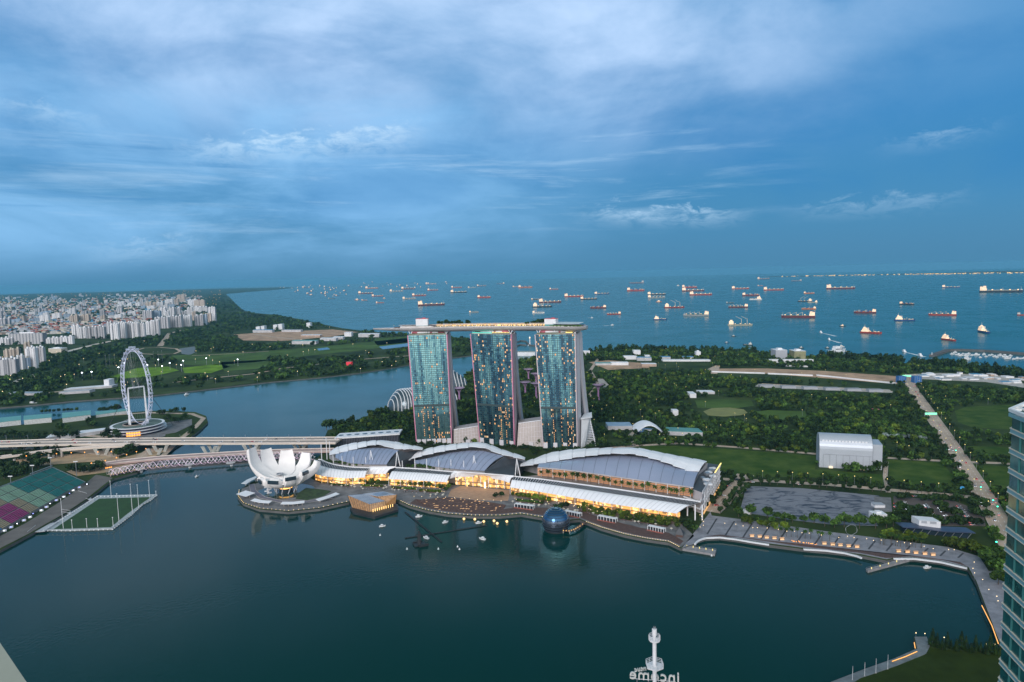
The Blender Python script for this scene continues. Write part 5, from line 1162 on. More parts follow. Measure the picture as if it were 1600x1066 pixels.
# ------------------------------------------------------------------ floating football platform and its grandstand
pf = thing('floating_platform', 'floating green sports field with a pale rim moored to the quay', 'floating stage', G(150, 800, 0))
out_ = [(68, 830), (152, 776.5), (245, 774.5), (235, 783), (222, 790), (205, 806), (176, 828), (110, 830)]
MB().prism(gpoly(out_, 0), -1, 1.8).build('pontoon', M('pontoon_pale', (0.36, 0.40, 0.42), 0.7, var=0.2, scale=0.3), pf)
MB().prism(gpoly([(84, 827), (155, 779.5), (236, 777), (224, 785), (199, 803), (173, 824)], 1.8), 1.5, 2.0).build('turf', M('dark_turf', (0.018, 0.062, 0.014), 0.9, var=0.2), pf)
f = MB(); P = gpoly(out_, 1.8)
for i in range(len(P)):
    a, b_ = P[i], P[(i + 1) % len(P)]; n = max(2, int((b_ - a).length / 5))
    for k in range(n): q = a.lerp(b_, k / n); f.box(q.x, q.y, 1.8, 1.4, 1.0, 1.1, k)
f.build('fenders', white, pf)
f = MB()
for a, b_ in zip(P, P[1:] + P[:1]): f.beam(a + Vector((0, 0, 1.3)), b_ + Vector((0, 0, 1.3)), 0.2, 0.2)
f.build('railing', white, pf)
for u, v, vt in ((99, 826, 780), (186, 815, 772), (207, 801, 757), (217, 794, 758), (234, 778, 751), (113, 826, 813), (136, 825, 811), (153, 824, 811), (177, 823, 809), (174, 778, 752), (244, 776, 768)):
    q = G(u, v, 1.8); zt = TZ(vt, q); f = MB(); f.tube((q.x, q.y, 1.8), (q.x, q.y, zt), 0.3, 0.2, 6); f.box(q.x, q.y, zt, 1.2, 0.5, 0.6); f.build('floodlight_mast', white, pf)
for px, lab in (([(122, 768), (136, 772), (147, 783), (134, 780)], 'pale gangway ramp nearest the spiral footbridge'), ([(96, 797), (110, 799), (112, 803), (97, 801)], 'narrow beige gangway in the middle of the moored platform'), ([(43, 832), (56, 822), (92, 815), (70, 830)], 'long pale gangway at the near end of the moored platform')):
    t = thing('gangway', lab, 'gangway', G(*px[0], 2)); MB().prism(gpoly(px, 2.6), 1.9, 2.6).build('deck', M('gangway_pale', (0.4, 0.42, 0.45), 0.6) if not bpy.data.materials.get('gangway_pale') else bpy.data.materials['gangway_pale'], t)
    Pq = gpoly(px, 2.6); f = MB(); f.beam(Pq[0] + Vector((0, 0, 1)), Pq[1] + Vector((0, 0, 1)), 0.2, 0.2).beam(Pq[2] + Vector((0, 0, 1)), Pq[3] + Vector((0, 0, 1)), 0.2, 0.2); f.build('handrail', white, t)
gs = thing('grandstand', 'large open grandstand with blocks of teal, green, tan, magenta and blue seats', 'grandstand', G(60, 800)); nS = 15; nR = 4
ft = [G(p.x, p.y, 6) for p in resample([(133, 754), (105.6, 768), (65, 792), (30, 812), (-20, 842), (-80, 880)], nS + 1)]; bk = [G(p.x, p.y, 27) for p in resample([(82, 731), (47, 744), (0, 762), (-50, 782), (-110, 810), (-170, 840)], nS + 1)]
seatc = {k: M('seats_' + k, c, 0.7, var=0.1) for k, c in dict(teal=(0.03, 0.19, 0.18), green=(0.24, 0.37, 0.27), tan=(0.30, 0.25, 0.17), magenta=(0.27, 0.045, 0.15), blue=(0.03, 0.17, 0.40)).items()}
def scol(s, r):
    if s < 3: return 'teal'
    if s == 3: return 'teal' if r > 1 else 'green'
    if s < 4 or s < 6 and r > 1 or s == 4: return 'green'
    if s in (6, 7) and r <= 1 or s == 7 and r == 2: return 'magenta'
    if s >= 9 and r < 2 or s > 12: return 'blue'
    return 'tan'
MB().loft([[ft[i], bk[i], (bk[i].x, bk[i].y, 3), (ft[i].x, ft[i].y, 3)] for i in range(nS + 1)]).build('stand_frame', M('stand_concrete', (0.2, 0.2, 0.2), 0.8), gs)
for s in range(nS):
    for r in range(nR):
        f = MB(); u0, u1 = 0.03, 0.97; w0, w1 = (r + 0.04) / nR, (r + 0.96) / nR
        for k in range(6):
            a0 = lerp(w0, w1, k / 6); a1 = lerp(w0, w1, (k + 1) / 6)
            p = [ft[s].lerp(bk[s], a0).lerp(ft[s + 1].lerp(bk[s + 1], a0), u) for u in (u0, u1)]; q = [ft[s].lerp(bk[s], a1).lerp(ft[s + 1].lerp(bk[s + 1], a1), u) for u in (u0, u1)]
            up = Vector((0, 0, 0.5)); zt = q[0].z + 0.3
            f.quad((p[0].x, p[0].y, zt), (p[1].x, p[1].y, zt), (q[1].x, q[1].y, zt), (q[0].x, q[0].y, zt)); f.quad((p[0].x, p[0].y, p[0].z + 0.15), (p[1].x, p[1].y, p[1].z + 0.15), (p[1].x, p[1].y, zt), (p[0].x, p[0].y, zt))
        f.build('seat_block', seatc[scol(s, r)], gs)
f = MB(); f.beam(bk[0] + Vector((0, 0, 3)), bk[2] + Vector((0, 0, 3)), 1, 1); 
for a, b_ in zip(bk, bk[1:]): f.beam(a + Vector((0, 0, 0.6)), b_ + Vector((0, 0, 0.6)), 0.6, 1.4)
f.beam(ft[0], bk[0], 1.0, 2.2); f.build('rear_rail', steelg, gs)
for k in range(24):
    x = k / 24 * (nS - 0.01); j = int(x); p = ft[j].lerp(ft[j + 1], x - j) - Vector((-3, 3, 0)); p = p + Vector((TRNG.uniform(-2, 2), 0, 0)); f = MB(); f.box(p.x, p.y, 3.2, 4, 2.4, 2.0, 0.6); f.build('booth', white if k % 3 else dark, gs)
    MB().box(p.x + 1, p.y - 1.8, 4.6, 0.9, 0.4, 0.7, 0.6).build('booth_lamp', bluel if k % 2 else coolw, gs)
for u, v, vt in ((80, 735, 716), (120, 744, 722), (52, 748, 728), (18, 765, 745)):
    q = G(u, v); zt = TZ(vt, q); t = thing('floodlight_tower', 'slim floodlight mast %s' % {80: 'at the high corner of the grandstand', 120: 'near the quay end of the grandstand', 52: 'behind the green seats of the grandstand', 18: 'behind the tan seats of the grandstand'}[u], 'floodlight', q, 'floodlight masts behind the grandstand')
    MB().tube(q, (q.x, q.y, zt), 0.6, 0.4, 6).build('pole', steelg, t); MB().box(q.x, q.y, zt, 6, 0.8, 1.2).build('lamp_bar', white, t)

# ------------------------------------------------------------------ near buildings: glass tower on the right, roof edge on the left, mast below
A_ = Vector((122.4, 165.6, 0)); B_ = A_ + Vector((-0.21, -1, 0)) * 60; E_ = B_ + Vector((60, -10, 0)); F_ = A_ + Vector((7.7, 6, 0)) * 6; Pl = [A_, B_, E_, F_]
t = thing('office_tower', 'green glass office tower with pale floor bands, cut by the right edge', 'office tower', A_); ztop = TZ(640.5, A_)
cen = sum(Pl, Vector()) / 4
glz = M('office_glass', (0.03, 0.16, 0.155), 0.08, metal=0.4, var=0.35, scale=0.25); bandm = M('pale_blue_band', (0.16, 0.36, 0.42), 0.35, var=0.06); linem = M('cream_line', (0.65, 0.60, 0.50), 0.5, var=0); mulm = M('office_mullion', (0.06, 0.22, 0.21), 0.4, var=0)
sc_ = lambda p, s, z: (cen.x + (p.x - cen.x) * s, cen.y + (p.y - cen.y) * s, z)
MB().prism([sc_(p, 0.985, 0) for p in Pl], 0, ztop - 1).build('glazing', glz, t)
zk = [TZ(672 + 31.0 * k, A_) for k in range(16)]; stepz = zk[0] - zk[1]; z = zk[0]; k = 0
while z > 2:
    MB().prism([sc_(p, 0.995, 0) for p in Pl], z - 0.55, z + 0.4).build('spandrel', bandm, t)
    f = MB(); f.prism([sc_(p, 1.0, 0) for p in Pl], z + 0.4, z + 0.58); f.prism([sc_(p, 1.0, 0) for p in Pl], z - 0.73, z - 0.55); f.build('floor_line', linem, t); z -= stepz; k += 1
f = MB()
for e0, e1 in ((Pl[0], Pl[1]), (Pl[3], Pl[0])):
    for k in range(1, 40):
        if k % 3 == 0 or k % 8 == 0: p = e0.lerp(e1, k / 40); f.box(*sc_(p, 0.988, 0), 0.22, 0.5, ztop - 1)
f.build('mullions', mulm, t)
f = MB()
for e0, e1 in ((A_, B_), (F_, A_)):
    for s in (0.0, 0.985): pass
    a, b_ = Vector(sc_(e0, 1, ztop)), Vector(sc_(e1, 1, ztop)); f.beam(a, b_, 0.8, 0.8); a2, b2 = Vector(sc_(e0, 0.9, ztop)), Vector(sc_(e1, 0.9, ztop)); f.beam(a2, b2, 0.6, 0.6)
    for k in range(14): p, q = a.lerp(b_, k / 14), a2.lerp(b2, (k + (0.5 if k % 2 else -0.5)) / 14); f.beam(p, q, 0.5, 0.5)
f.build('roof_truss', M('truss_white', (0.7, 0.72, 0.72), 0.4), t)
f = MB()
for e0, e1 in ((A_, B_), (F_, A_)): f.beam(Vector(sc_(e0, 1, ztop - 1.2)), Vector(sc_(e1, 1, ztop - 1.2)), 0.7, 0.8)
f.build('cornice', bandm, t); MB().prism([sc_(p, 0.97, 0) for p in Pl], ztop - 3, ztop - 1.4).build('roof', dark, t)
z0_ = 232; a, b_ = G(-1, 1003, z0_), G(43, 1068, z0_); d = (b_ - a).normalized(); t = thing('roof_edge', 'pale beige roof parapet of a nearby building in the bottom left corner', 'building', (a.x - 20, a.y, 0)); n1 = Vector((-d.y, d.x, 0)); n1 = n1 if n1.x < 0 else -n1
P = [a - d * 1.0, b_ + d * 40, b_ + d * 40 + n1 * 40, a - d * 1.0 + n1 * 40]
MB().prism([p + n1 * 0.3 for p in P], 0, z0_ - 0.6).build('wall', M('beige_wall', (0.32, 0.32, 0.26), 0.7), t); MB().prism(P, z0_ - 0.6, z0_).build('coping', M('beige_coping', (0.36, 0.37, 0.30), 0.7, var=0.06, scale=0.3), t)
q = G(1022.5, 980, 178); zz = lambda v: TZ(v, q)
t = thing('roof_mast', 'white rooftop mast with two railed platforms rising from the bottom edge', 'mast', (q.x, q.y, 140)); 
MB().lathe([(0.62, 140), (0.62, zz(1002)), (0.5, zz(992))], (q.x, q.y, 0), 14).build('pole', white, t, smooth=True)
MB().lathe([(0.75, zz(992)), (0.75, zz(983)), (0.55, zz(982.5))], (q.x, q.y, 0), 14).build('cap', white, t, smooth=True)
f = MB()
for k in range(8): a = k * math.pi / 4; f.tube((q.x + .5 * math.cos(a), q.y + .5 * math.sin(a), zz(982.5)), (q.x + .3 * math.cos(a), q.y + .3 * math.sin(a), zz(979)), 0.07, 0.07, 4)
f.build('top_cage', steelg, t)
for v0, rr, nseg in ((1000, 1.7, 10), (1041, 2.75, 6)):
    z = zz(v0); MB().lathe([(0.6, z - 0.5), (rr, z - 0.15), (rr, z + 0.1), (0.6, z + 0.1)], (q.x, q.y, 0), nseg, rz=0.5).build('platform', white, t)
    f = MB()
    for k in range(nseg * 2):
        a = 0.5 + k * math.pi / nseg; c = math.cos(math.pi / nseg) if k % 2 else 1; f.tube((q.x + rr * c * math.cos(a), q.y + rr * c * math.sin(a), z), (q.x + rr * c * math.cos(a), q.y + rr * c * math.sin(a), z + 1.5), 0.06, 0.06, 4)
    for hz in (0.5, 1.0, 1.5):
        for k in range(nseg): a, b_ = 0.5 + 2 * k * math.pi / nseg, 0.5 + 2 * (k + 1) * math.pi / nseg; f.tube((q.x + rr * math.cos(a), q.y + rr * math.sin(a), z + hz), (q.x + rr * math.cos(b_), q.y + rr * math.sin(b_), z + hz), 0.06, 0.06, 4)
    f.build('railing', white, t)
sg_ = thing('roof_sign', 'row of large pale letters facing the bay beside the white mast', 'sign', (q.x, q.y, 150)); letm = M('sign_letter', (0.62, 0.62, 0.60), 0.5, var=0); legm = M('letter_side', (0.18, 0.10, 0.09), 0.6)
def letters(txt, size, u, v, rz, nm, dist):
    cd = bpy.data.curves.new(nm, 'FONT'); cd.body = txt; cd.size = size; cd.extrude = 0.28; cd.align_x = 'CENTER'; cd.resolution_u = 3; cd.space_character = 1.06
    tmp = bpy.data.objects.new(nm, cd); dg = bpy.context.evaluated_depsgraph_get(); COL.objects.link(tmp); dg.update(); me = bpy.data.meshes.new_from_object(tmp.evaluated_get(dg)); bpy.data.objects.remove(tmp)
    me.materials.clear(); me.materials.append(letm); o = bpy.data.objects.new(nm, me); COL.objects.link(o); o.parent = sg_; p = D(u, v, dist); o.location = p - sg_.location; o.rotation_euler = (math.pi / 2, 0, math.pi + rz); return p
p1 = letters('income', 4.9, 1022.5, 1063.5, R_(-11), 'letters', q.y + 1.6)
p2 = letters('ntuc', 2.1, 1000.5, 1048.5, R_(10), 'letters', q.y + 2.6)
f = MB()
for u in (-5, -1.5, 1.5, 4.5): f.tube((q.x + u, q.y + 1.8, 140), (q.x + u, q.y + 2, p1.z + 0.3), 0.16, 0.16, 5)
f.tube((q.x - 6.5, q.y + 2.8, p1.z + 0.1), (q.x + 6.5, q.y + 0.6, p1.z + 0.1), 0.1, 0.1, 5); f.build('sign_frame', steelg, sg_)

# ------------------------------------------------------------------ gardens
ribm = M('dome_rib', (0.72, 0.73, 0.75), 0.4, var=0.03); domeg = M('dome_glass', (0.06, 0.09, 0.11), 0.12, metal=0.3, var=0.1)
def glass_dome(label, p0, p1, hf, wf, n, tilt):
    a, b_ = G(*p0), G(*p1); d = (b_ - a); d.z = 0; t = thing('glasshouse', label, 'glasshouse', a.lerp(b_, 0.5), 'ribbed glasshouse domes behind the hotel'); u = d.normalized(); nn = Vector((-u.y, u.x, 0)); rings = []
    for i in range(n + 1):
        s = i / n; h, w = max(0.5, hf(s)), max(0.5, wf(s)); c = a + d * s; r = []
        for k in range(13): an = math.pi * k / 12; r.append(c + nn * (-w * math.cos(an)) + Vector((0, 0, h * math.sin(an) ** 0.8)) - u * (tilt * h * math.sin(an)))
        rings.append(r)
    MB().loft(rings, closed=False, caps=False).build('glass_shell', domeg, t, smooth=True)
    for r in rings[::1]: MB().path([p + Vector((0, 0, 0.5)) for p in r], 0.95, 5).build('rib', ribm, t)
    EXCL.append([tuple((a + nn * 40)[:2]), tuple((b_ + nn * 40)[:2]), tuple((b_ - nn * 40)[:2]), tuple((a - nn * 40)[:2])])
glass_dome('low wide ribbed glasshouse dome left of the leftmost hotel tower', (607, 641), (705, 628), lambda s: 41 * min(1, s / 0.16) ** 0.45 * (1 - max(0, s - 0.5) * 0.8), lambda s: 42 * min(1, s / 0.2) ** 0.5 * (1 - max(0, s - 0.6) * 0.8), 26, -0.1)
glass_dome('tall ribbed glasshouse dome seen between the leftmost and middle hotel towers', (676, 606), (734, 605), lambda s: 64 * math.sqrt(max(0, 1 - s ** 1.6)) * min(1, 0.3 + s * 3), lambda s: 34 * math.sqrt(max(0, 1 - s ** 2)), 13, 0.25)
stm = M('supertree_purple', (0.30, 0.16, 0.30), 0.6, var=0.2); stl = M('supertree_canopy', (0.40, 0.30, 0.42), 0.5, var=0.1)
st0 = None
for u, v, h in ((826, 597, 40), (821, 620, 34), (838, 622, 34), (935, 625, 38), (838, 605, 32), (718, 630, 30)):
    if st0 is None:
        st0 = t = thing('supertree', 'tall purple funnel-topped tree sculpture in the gardens behind the hotel', 'garden tower', G(u, v), 'funnel-topped tree towers in the gardens')
        base = t.location; MB().lathe([(3.5, 0), (2.2, 6), (1.9, 22), (2.6, 27), (4.5, 30)], base, 12).build('trunk', stm, t)
        f = MB()
        for k in range(20):
            a = k * math.pi / 10; f.path([base + Vector((r * math.cos(a), r * math.sin(a), z)) for r, z in ((2.4, 24), (4, 28.5), (8, 32.5), (13, 35))], 0.22, 4)
        for r, z in ((8, 32.5), (13, 35)): f.path([base + Vector((r * math.cos(k * math.pi / 10), r * math.sin(k * math.pi / 10), z)) for k in range(21)], 0.22, 4)
        f.build('canopy', stl, t)
        MB().lathe([(3, 30), (11, 33.6), (11, 33.9), (3, 30.5)], base, 16).build('canopy_skin', M('canopy_skin', (0.28, 0.2, 0.3), 0.7), t)
    else: copy_tree(st0, G(u, v), u * 0.3)
pw = bpy.data.materials['pale_wall']; whiteb = M('white_wall', (0.66, 0.67, 0.70), 0.6, var=0.1, scale=0.05); greyb = M('grey_wall', (0.34, 0.36, 0.40), 0.6, var=0.1, scale=0.05); creamb = M('cream_wall', (0.52, 0.47, 0.38), 0.6, var=0.1, scale=0.05); blueb = M('blue_roof', (0.08, 0.25, 0.42), 0.5); redb = M('red_roof', (0.32, 0.10, 0.07), 0.6); tanb = M('tan_wall', (0.38, 0.28, 0.22), 0.6)
def slab_px(name, label, cat, u0, u1, vb, vt, wallm, roofm_, depth=20, group=None, base=3.0, plant=True, skew=0.0):
    a, b_ = G(u0, vb), G(u1, vb + skew); zt = max(6, TZ(vt, (a + b_) / 2)); t = thing(name, label, cat, (a + b_) / 2, group); dd = Vector((0, depth, 0))
    MB().prism([a, b_, b_ + dd, a + dd], 0, zt).build('wall', wallm, t); c = (a + b_) / 2 + dd / 2
    f = MB(); Q = [c + (p - c) * 1.01 for p in (a, b_, b_ + dd, a + dd)]; f.prism(Q, zt, zt + 0.8)
    if plant: f.box(c.x, c.y, zt + 0.8, (b_ - a).length * 0.4, depth * 0.4, 0.12 * (zt - 3) + 1)
    f.build('roof', roofm_, t); EXCL.append([(p.x, p.y) for p in (a - dd, b_ - dd, b_ + dd * 1.2, a + dd * 1.2)]); return t
# white shell-roofed hall with dark arches, and its teal-roofed wings
t = thing('garden_hall', 'white shell-roofed hall with dark arched ends in the gardens', 'hall', G(1016, 680)); a, b_ = G(993, 679), G(1039, 682); rings = []
for i in range(17):
    s = i / 16; p = a.lerp(b_, s); h = 4 + 17 * math.sin(math.pi * s) ** 0.9; rings.append([p + Vector((0, -2, h - 3)), p + Vector((0, 12, h)), p + Vector((0, 45, h * 0.8)), p + Vector((0, 45, h * 0.8 - 1)), p + Vector((0, 12, h - 1)), p + Vector((0, -2, h - 4))])
MB().loft(rings).build('shell_roof', whitem, t, smooth=True)
f = MB(); f.prism([a + (b_ - a) * 0.05 + Vector((0, 4, 0)), a + (b_ - a) * 0.95 + Vector((0, 4, 0)), a + (b_ - a) * 0.95 + Vector((0, 40, 0)), a + (b_ - a) * 0.05 + Vector((0, 40, 0))], 3, 7); f.build('dark_arch', darkglass, t)
f = MB(); f.prism([a + (b_ - a) * 0.33, a + (b_ - a) * 0.66, a + (b_ - a) * 0.66 + Vector((0, 6, 0)), a + (b_ - a) * 0.33 + Vector((0, 6, 0))], 3, 12); f.build('white_front', whiteb, t); EXCL.append([tuple(p[:2]) for p in (a, b_, b_ + Vector((0, 60, 0)), a + Vector((0, 60, 0)))])
slab_px('garden_building', 'low blue-roofed building left of the white shell-roofed hall', 'building', 950, 988, 672, 666, pw, M('pale_blue_roof', (0.25, 0.36, 0.48), 0.5), 30, plant=False)
slab_px('garden_building', 'long teal-roofed building right of the white shell-roofed hall', 'building', 1042, 1098, 680, 675, pw, M('green_teal_roof', (0.09, 0.26, 0.24), 0.5), 30, plant=False, skew=2)
slab_px('garden_building', 'small white angular building beside the bright green meadow', 'building', 1078, 1088, 622, 616, whiteb, white, 30, plant=False)
slab_px('garden_building', 'long thin white roof behind the bright green meadow', 'building', 1092, 1117, 616, 613, pw, white, 25, plant=False)
slab_px('garden_building', 'white cabin lit among the dark garden trees', 'building', 1051, 1060, 650, 642, whiteb, white, 15, plant=False)
# the big silver barn
t = thing('event_barn', 'large silver barrel-roofed event barn standing on the lawn', 'event hall', G(1320, 732)); a, b_ = G(1280, 730), G(1363, 735); d = (b_ - a); u = d.normalized(); nn = Vector((-u.y, u.x, 0)); zt = TZ(678.5, (a + b_) / 2 + nn * 18) ; barnm = M('silver_sheet', (0.46, 0.50, 0.56), 0.45, metal=0.35, var=0.04); rings = []
for s in (0, 1):
    c = a + d * s; r = [c + Vector((0, 0, 0))]
    for k in range(9): an = math.pi / 2 * k / 8; r.append(c + nn * (20 * (1 - math.cos(an))) + Vector((0, 0, zt * 0.62 - 3 + (zt * 0.38) * math.sin(an))))
    for k in range(1, 9): an = math.pi / 2 * k / 8; r.append(c + nn * (20 + 20 * math.sin(an)) + Vector((0, 0, zt * 0.62 - 3 + (zt * 0.38) * math.cos(an))))
    r.append(c + nn * 40); rings.append(r)
f = MB(); f.loft(rings, closed=False, caps=False); f.build('barrel_roof', barnm, t); 
for s, nm in ((0.0, 'gable'), (1.0, 'gable')): 
    r = [p + u * (-0.3 if s == 0 else 0.3) for p in rings[int(s)]]; f = MB(); f.add(r, [tuple(range(len(r)))]); f.build(nm, M('gable_grey', (0.36, 0.39, 0.45), 0.5) if s == 0 else bpy.data.materials['gable_grey'], t)
# a lower extension at the gable
f = MB(); e0 = b_ + u * 0.6; f.prism([e0 + nn * 4, e0 + nn * 4 + u * 12, e0 + nn * 36 + u * 12, e0 + nn * 36], 3, zt * 0.8); f.build('side_wing', barnm, t)
wv = 0.62
for k in range(14):
    p = a.lerp(b_, (k + 1.2) / 16) ; an = 0.62; q = p + nn * (20 * (1 - math.cos(an)) - 0.25) + Vector((0, 0, zt * 0.62 - 3 + zt * 0.38 * math.sin(an) + 0.3)); f = MB(); f.beam(q - u * 1.3, q + u * 1.3, 0.4, 2.2); f.build('window', whitem, t)
for k in range(3): p = a.lerp(b_, (0.22, 0.52, 0.82)[k]) - nn * 1.2; MB().box(p.x, p.y, 3, 5, 2, 2.6, math.atan2(u.y, u.x)).build('lit_entrance', M('entrance_glow', (0.6, 0.5, 0.4), 0.5, emit=(1, 0.75, 0.5), estr=0.6) if k == 0 else bpy.data.materials['entrance_glow'], t)
f = MB()
for k in range(8): p = a.lerp(b_, (k + 0.6) / 8) - nn * 0.2; f.box(p.x, p.y, 3, 0.3, 0.3, zt * 0.4)
f.beam(a.lerp(b_, 0.08) - nn * 0.3 + Vector((0, 0, zt * 0.4)), a.lerp(b_, 0.98) - nn * 0.3 + Vector((0, 0, zt * 0.4)), 0.3, 0.4); f.build('panel_frame', M('panel_line', (0.24, 0.26, 0.3), 0.5), t); EXCL.append([tuple(p[:2]) for p in (a - nn * 5, b_ - nn * 5, b_ + nn * 50, a + nn * 50)])
# along the coast
slab_px('coastal_block', 'tall grey-white block on the coast, left one of a pair', 'building', 1212, 1230, 562, 547.5, greyb, white, 40); slab_px('coastal_block', 'olive-yellow block on the coast, right one of a pair', 'building', 1241, 1259, 563, 549, M('olive_wall', (0.24, 0.24, 0.13), 0.6, var=0.4, scale=0.06), white, 40)
slab_px('podium', 'long low white podium below the pair of coastal blocks', 'building', 1200, 1271, 567, 562.5, whiteb, white, 15, plant=False)
slab_px('coastal_tower', 'small white tower above the coastal works', 'building', 1088, 1095, 559, 550, whiteb, white, 20)
for i, (u0, u1, vb, vt, m_, r_, l_) in enumerate([(975, 995, 562, 557, whiteb, white, 'white plant building at the left of the coastal works'), (990, 1001, 557, 548, whiteb, white, 'white square tower of the coastal works'), (996, 1018, 564, 559, pw, blueb, 'blue-roofed shed of the coastal works'), (955, 982, 571, 567, whiteb, white, 'long white roof nearest the gardens in the coastal works'),
        (931, 956, 571, 568, pw, tealroof, 'teal-roofed pool shed by the coastal works'), (1003, 1026, 573, 569, tanb, white, 'pinkish low block in front of the coastal works'), (1008, 1016, 562, 556, whiteb, white, 'small white silo block of the coastal works'), (1033, 1048, 562, 558, pw, blueb, 'dark blue-roofed shed right of the coastal works'), (1061, 1084, 561, 558, pw, blueb, 'blue parking roof beside the small white tower'),
        (1036, 1110, 565, 563, whiteb, white, 'long white hoarding along the cleared ground'), (912, 922, 556, 549, whiteb, white, 'white house at the water right of the hotel')]):
    slab_px('works_building', l_, 'building', u0, u1, vb, vt, m_, r_, 22, plant=False)
slab_px('barrage', 'white barrage building with a curved roof seen between the right-hand towers', 'building', 806, 836, 555, 550.5, whiteb, M('barrage_roof', (0.3, 0.33, 0.3), 0.6), 30, plant=False)
t = thing('light_tower', 'white navigation light tower in the sea between the right-hand towers', 'beacon', G(828, 540, 0)); q = t.location; MB().lathe([(9, -1), (9, 3), (2.5, 4), (1.8, 28), (3, 29), (3, 33), (0.5, 37)], q, 10).build('tower', whiteb, t); MB().box(q.x, q.y - 3.2, 29.5, 3, 1, 3).build('lamp', warmhot, t)
f = MB(); t = thing('breakwater_arc', 'curved dark mooring arms in the sea between the right-hand towers', 'jetty', G(816, 537, 0)); f.path([G(u, v, 2) for u, v in ((806, 535.5), (814, 533), (822, 534), (828, 540), (838, 541))], 4, 5); f.path([G(u, v, 2) for u, v in ((806, 542), (812, 539), (822, 540))], 4, 5); f.build('arm', quay, t)
for u0, u1, vb, sk, l_ in ((1112, 1195, 582, 2.5, 'long white hoarding at the left end of the bare earth strip'), (1200, 1270, 585, 3, 'white hoarding in the middle of the bare earth strip'), (1276, 1400, 587.5, 13, 'long white hoarding along the right half of the bare earth strip'), (1222, 1300, 572.5, 2.5, 'white fence behind the coastal trees')):
    slab_px('hoarding', l_, 'fence', u0, u1, vb, vb + sk / 2 - 1.3, whiteb, white, 2, plant=False, skew=sk)
for i in range(6): slab_px('site_shed', 'low grey shed %s in the row beside the long pale strip' % ('at the left end', 'second from the left', 'third from the left', 'third from the right', 'second from the right', 'at the right end')[i], 'shed', 1188 + i * 34, 1210 + i * 34, 606 + i * 1.4, 602.5 + i * 1.4, greyb, M('shed_roof', (0.3, 0.31, 0.34), 0.6) if i == 0 else bpy.data.materials['shed_roof'], 14, 'grey site sheds', plant=False)
g = random.Random(12)
for i in range(26):
    u = lerp(1440, 1598, i / 25) + g.uniform(-3, 3); v = 584 + (u - 1440) * 0.06 + g.uniform(-3, 9); w = g.uniform(5, 16)
    slab_px('yard_shed', 'small pale shed in the works yard beside the coastal road', 'shed', u, u + w, v, v - g.uniform(1.5, 3), g.choice((whiteb, whiteb, pw, tanb)), g.choice((white, white, blueb, greyb)), g.uniform(8, 20), 'sheds in the coastal works yard', plant=False)
for u, l_ in ((1402, 'blue lattice gate tower on the left side of the far road'), (1426, 'blue lattice gate tower on the right side of the far road')):
    a = G(u, 598); t = thing('gate_tower', l_, 'gate', a); MB().box(a.x + 9, a.y, 3, 18, 14, TZ(588, a) - 3).build('frame', M('blue_mesh', (0.03, 0.14, 0.38), 0.5, var=0.3, scale=0.2) if u == 1402 else bpy.data.materials['blue_mesh'], t); f = MB(); zt_ = TZ(588, a)
    for k in range(4): f.box(a.x + 1 + 5.3 * k, a.y - 7.3, 3, 0.7, 0.5, zt_ - 2)
    f.build('posts', steelg, t)
for u0, u1, v, vt, l_ in ((1444, 1464, 655, 646, 'road gantry with a long green-lit sign over the main road'), (1409, 1424, 594, 587, 'green-lit sign gantry at the far end of the main road')):
    a, b_ = G(u0, v), G(u1, v); zt = TZ(vt, a); t = thing('sign_gantry', l_, 'gantry', (a + b_) / 2); MB().tube(a, (a.x, a.y, zt), 0.5, 0.5, 6).tube(b_, (b_.x, b_.y, zt), 0.5, 0.5, 6).beam((a.x, a.y, zt), (b_.x, b_.y, zt), 1, 1).build('frame', steelg, t); MB().beam((a.x + 1, a.y - 0.8, zt - 0.5), (b_.x - 1, b_.y - 0.8, zt - 0.5), 0.4, 4).build('sign_board', M('green_sign', (0.1, 0.4, 0.25), 0.5, emit=(0.3, 1, 0.6), estr=0.7, var=0) if u0 == 1444 else bpy.data.materials['green_sign'], t)
slab_px('blue_sign_cabin', 'small bright blue roadside cabin sign at the crossroads', 'sign', 1498, 1507, 764, 760, M('bright_blue', (0.05, 0.3, 0.6), 0.5, emit=(0.1, 0.5, 1), estr=0.3), white, 2, plant=False)
slab_px('tent', 'pink tent roof among the garden trees', 'tent', 1367, 1376, 646, 641, M('pink_tent', (0.5, 0.1, 0.16), 0.6), M('pink_tent_roof', (0.55, 0.12, 0.18), 0.6), 12, plant=False)
# buildings on the right-hand shore
t = slab_px('cabin', 'white cabin at the corner of the dark covered lot', 'cabin', 1366, 1386, 815, 805, whiteb, white, 12)
f = slab_px('cabin', 'row of white containers behind the white cabin', 'cabin', 1367, 1383, 794, 790, whiteb, greyb, 9, plant=False)
t = thing('tent', 'small white peaked tent at the near left corner of the dark lot', 'tent', G(1167, 802)); q = t.location; MB().lathe([(6, 0), (6, 2), (1.0, 7), (0.2, 8)], q, 4, rz=0.6).build('canvas', whitem, t); MB().box(q.x, q.y, 3, 0.3, 0.3, 9).build('pole', steelg, t)
t = thing('station_pavilion', 'long low dark-roofed pavilion on slanted struts behind the promenade', 'pavilion', G(1480, 840)); a, b_ = G(1411, 834), G(1524, 844)
MB().thick([a.lerp(b_, k / 8) + Vector((0, 15, 7 + 0.6 * math.sin(k))) for k in range(9)], [a.lerp(b_, k / 8) + Vector((0, 0, 7 + 0.6 * math.sin(k))) for k in range(9)], 0.9).build('roof', M('navy_roof', (0.04, 0.055, 0.10), 0.4), t)
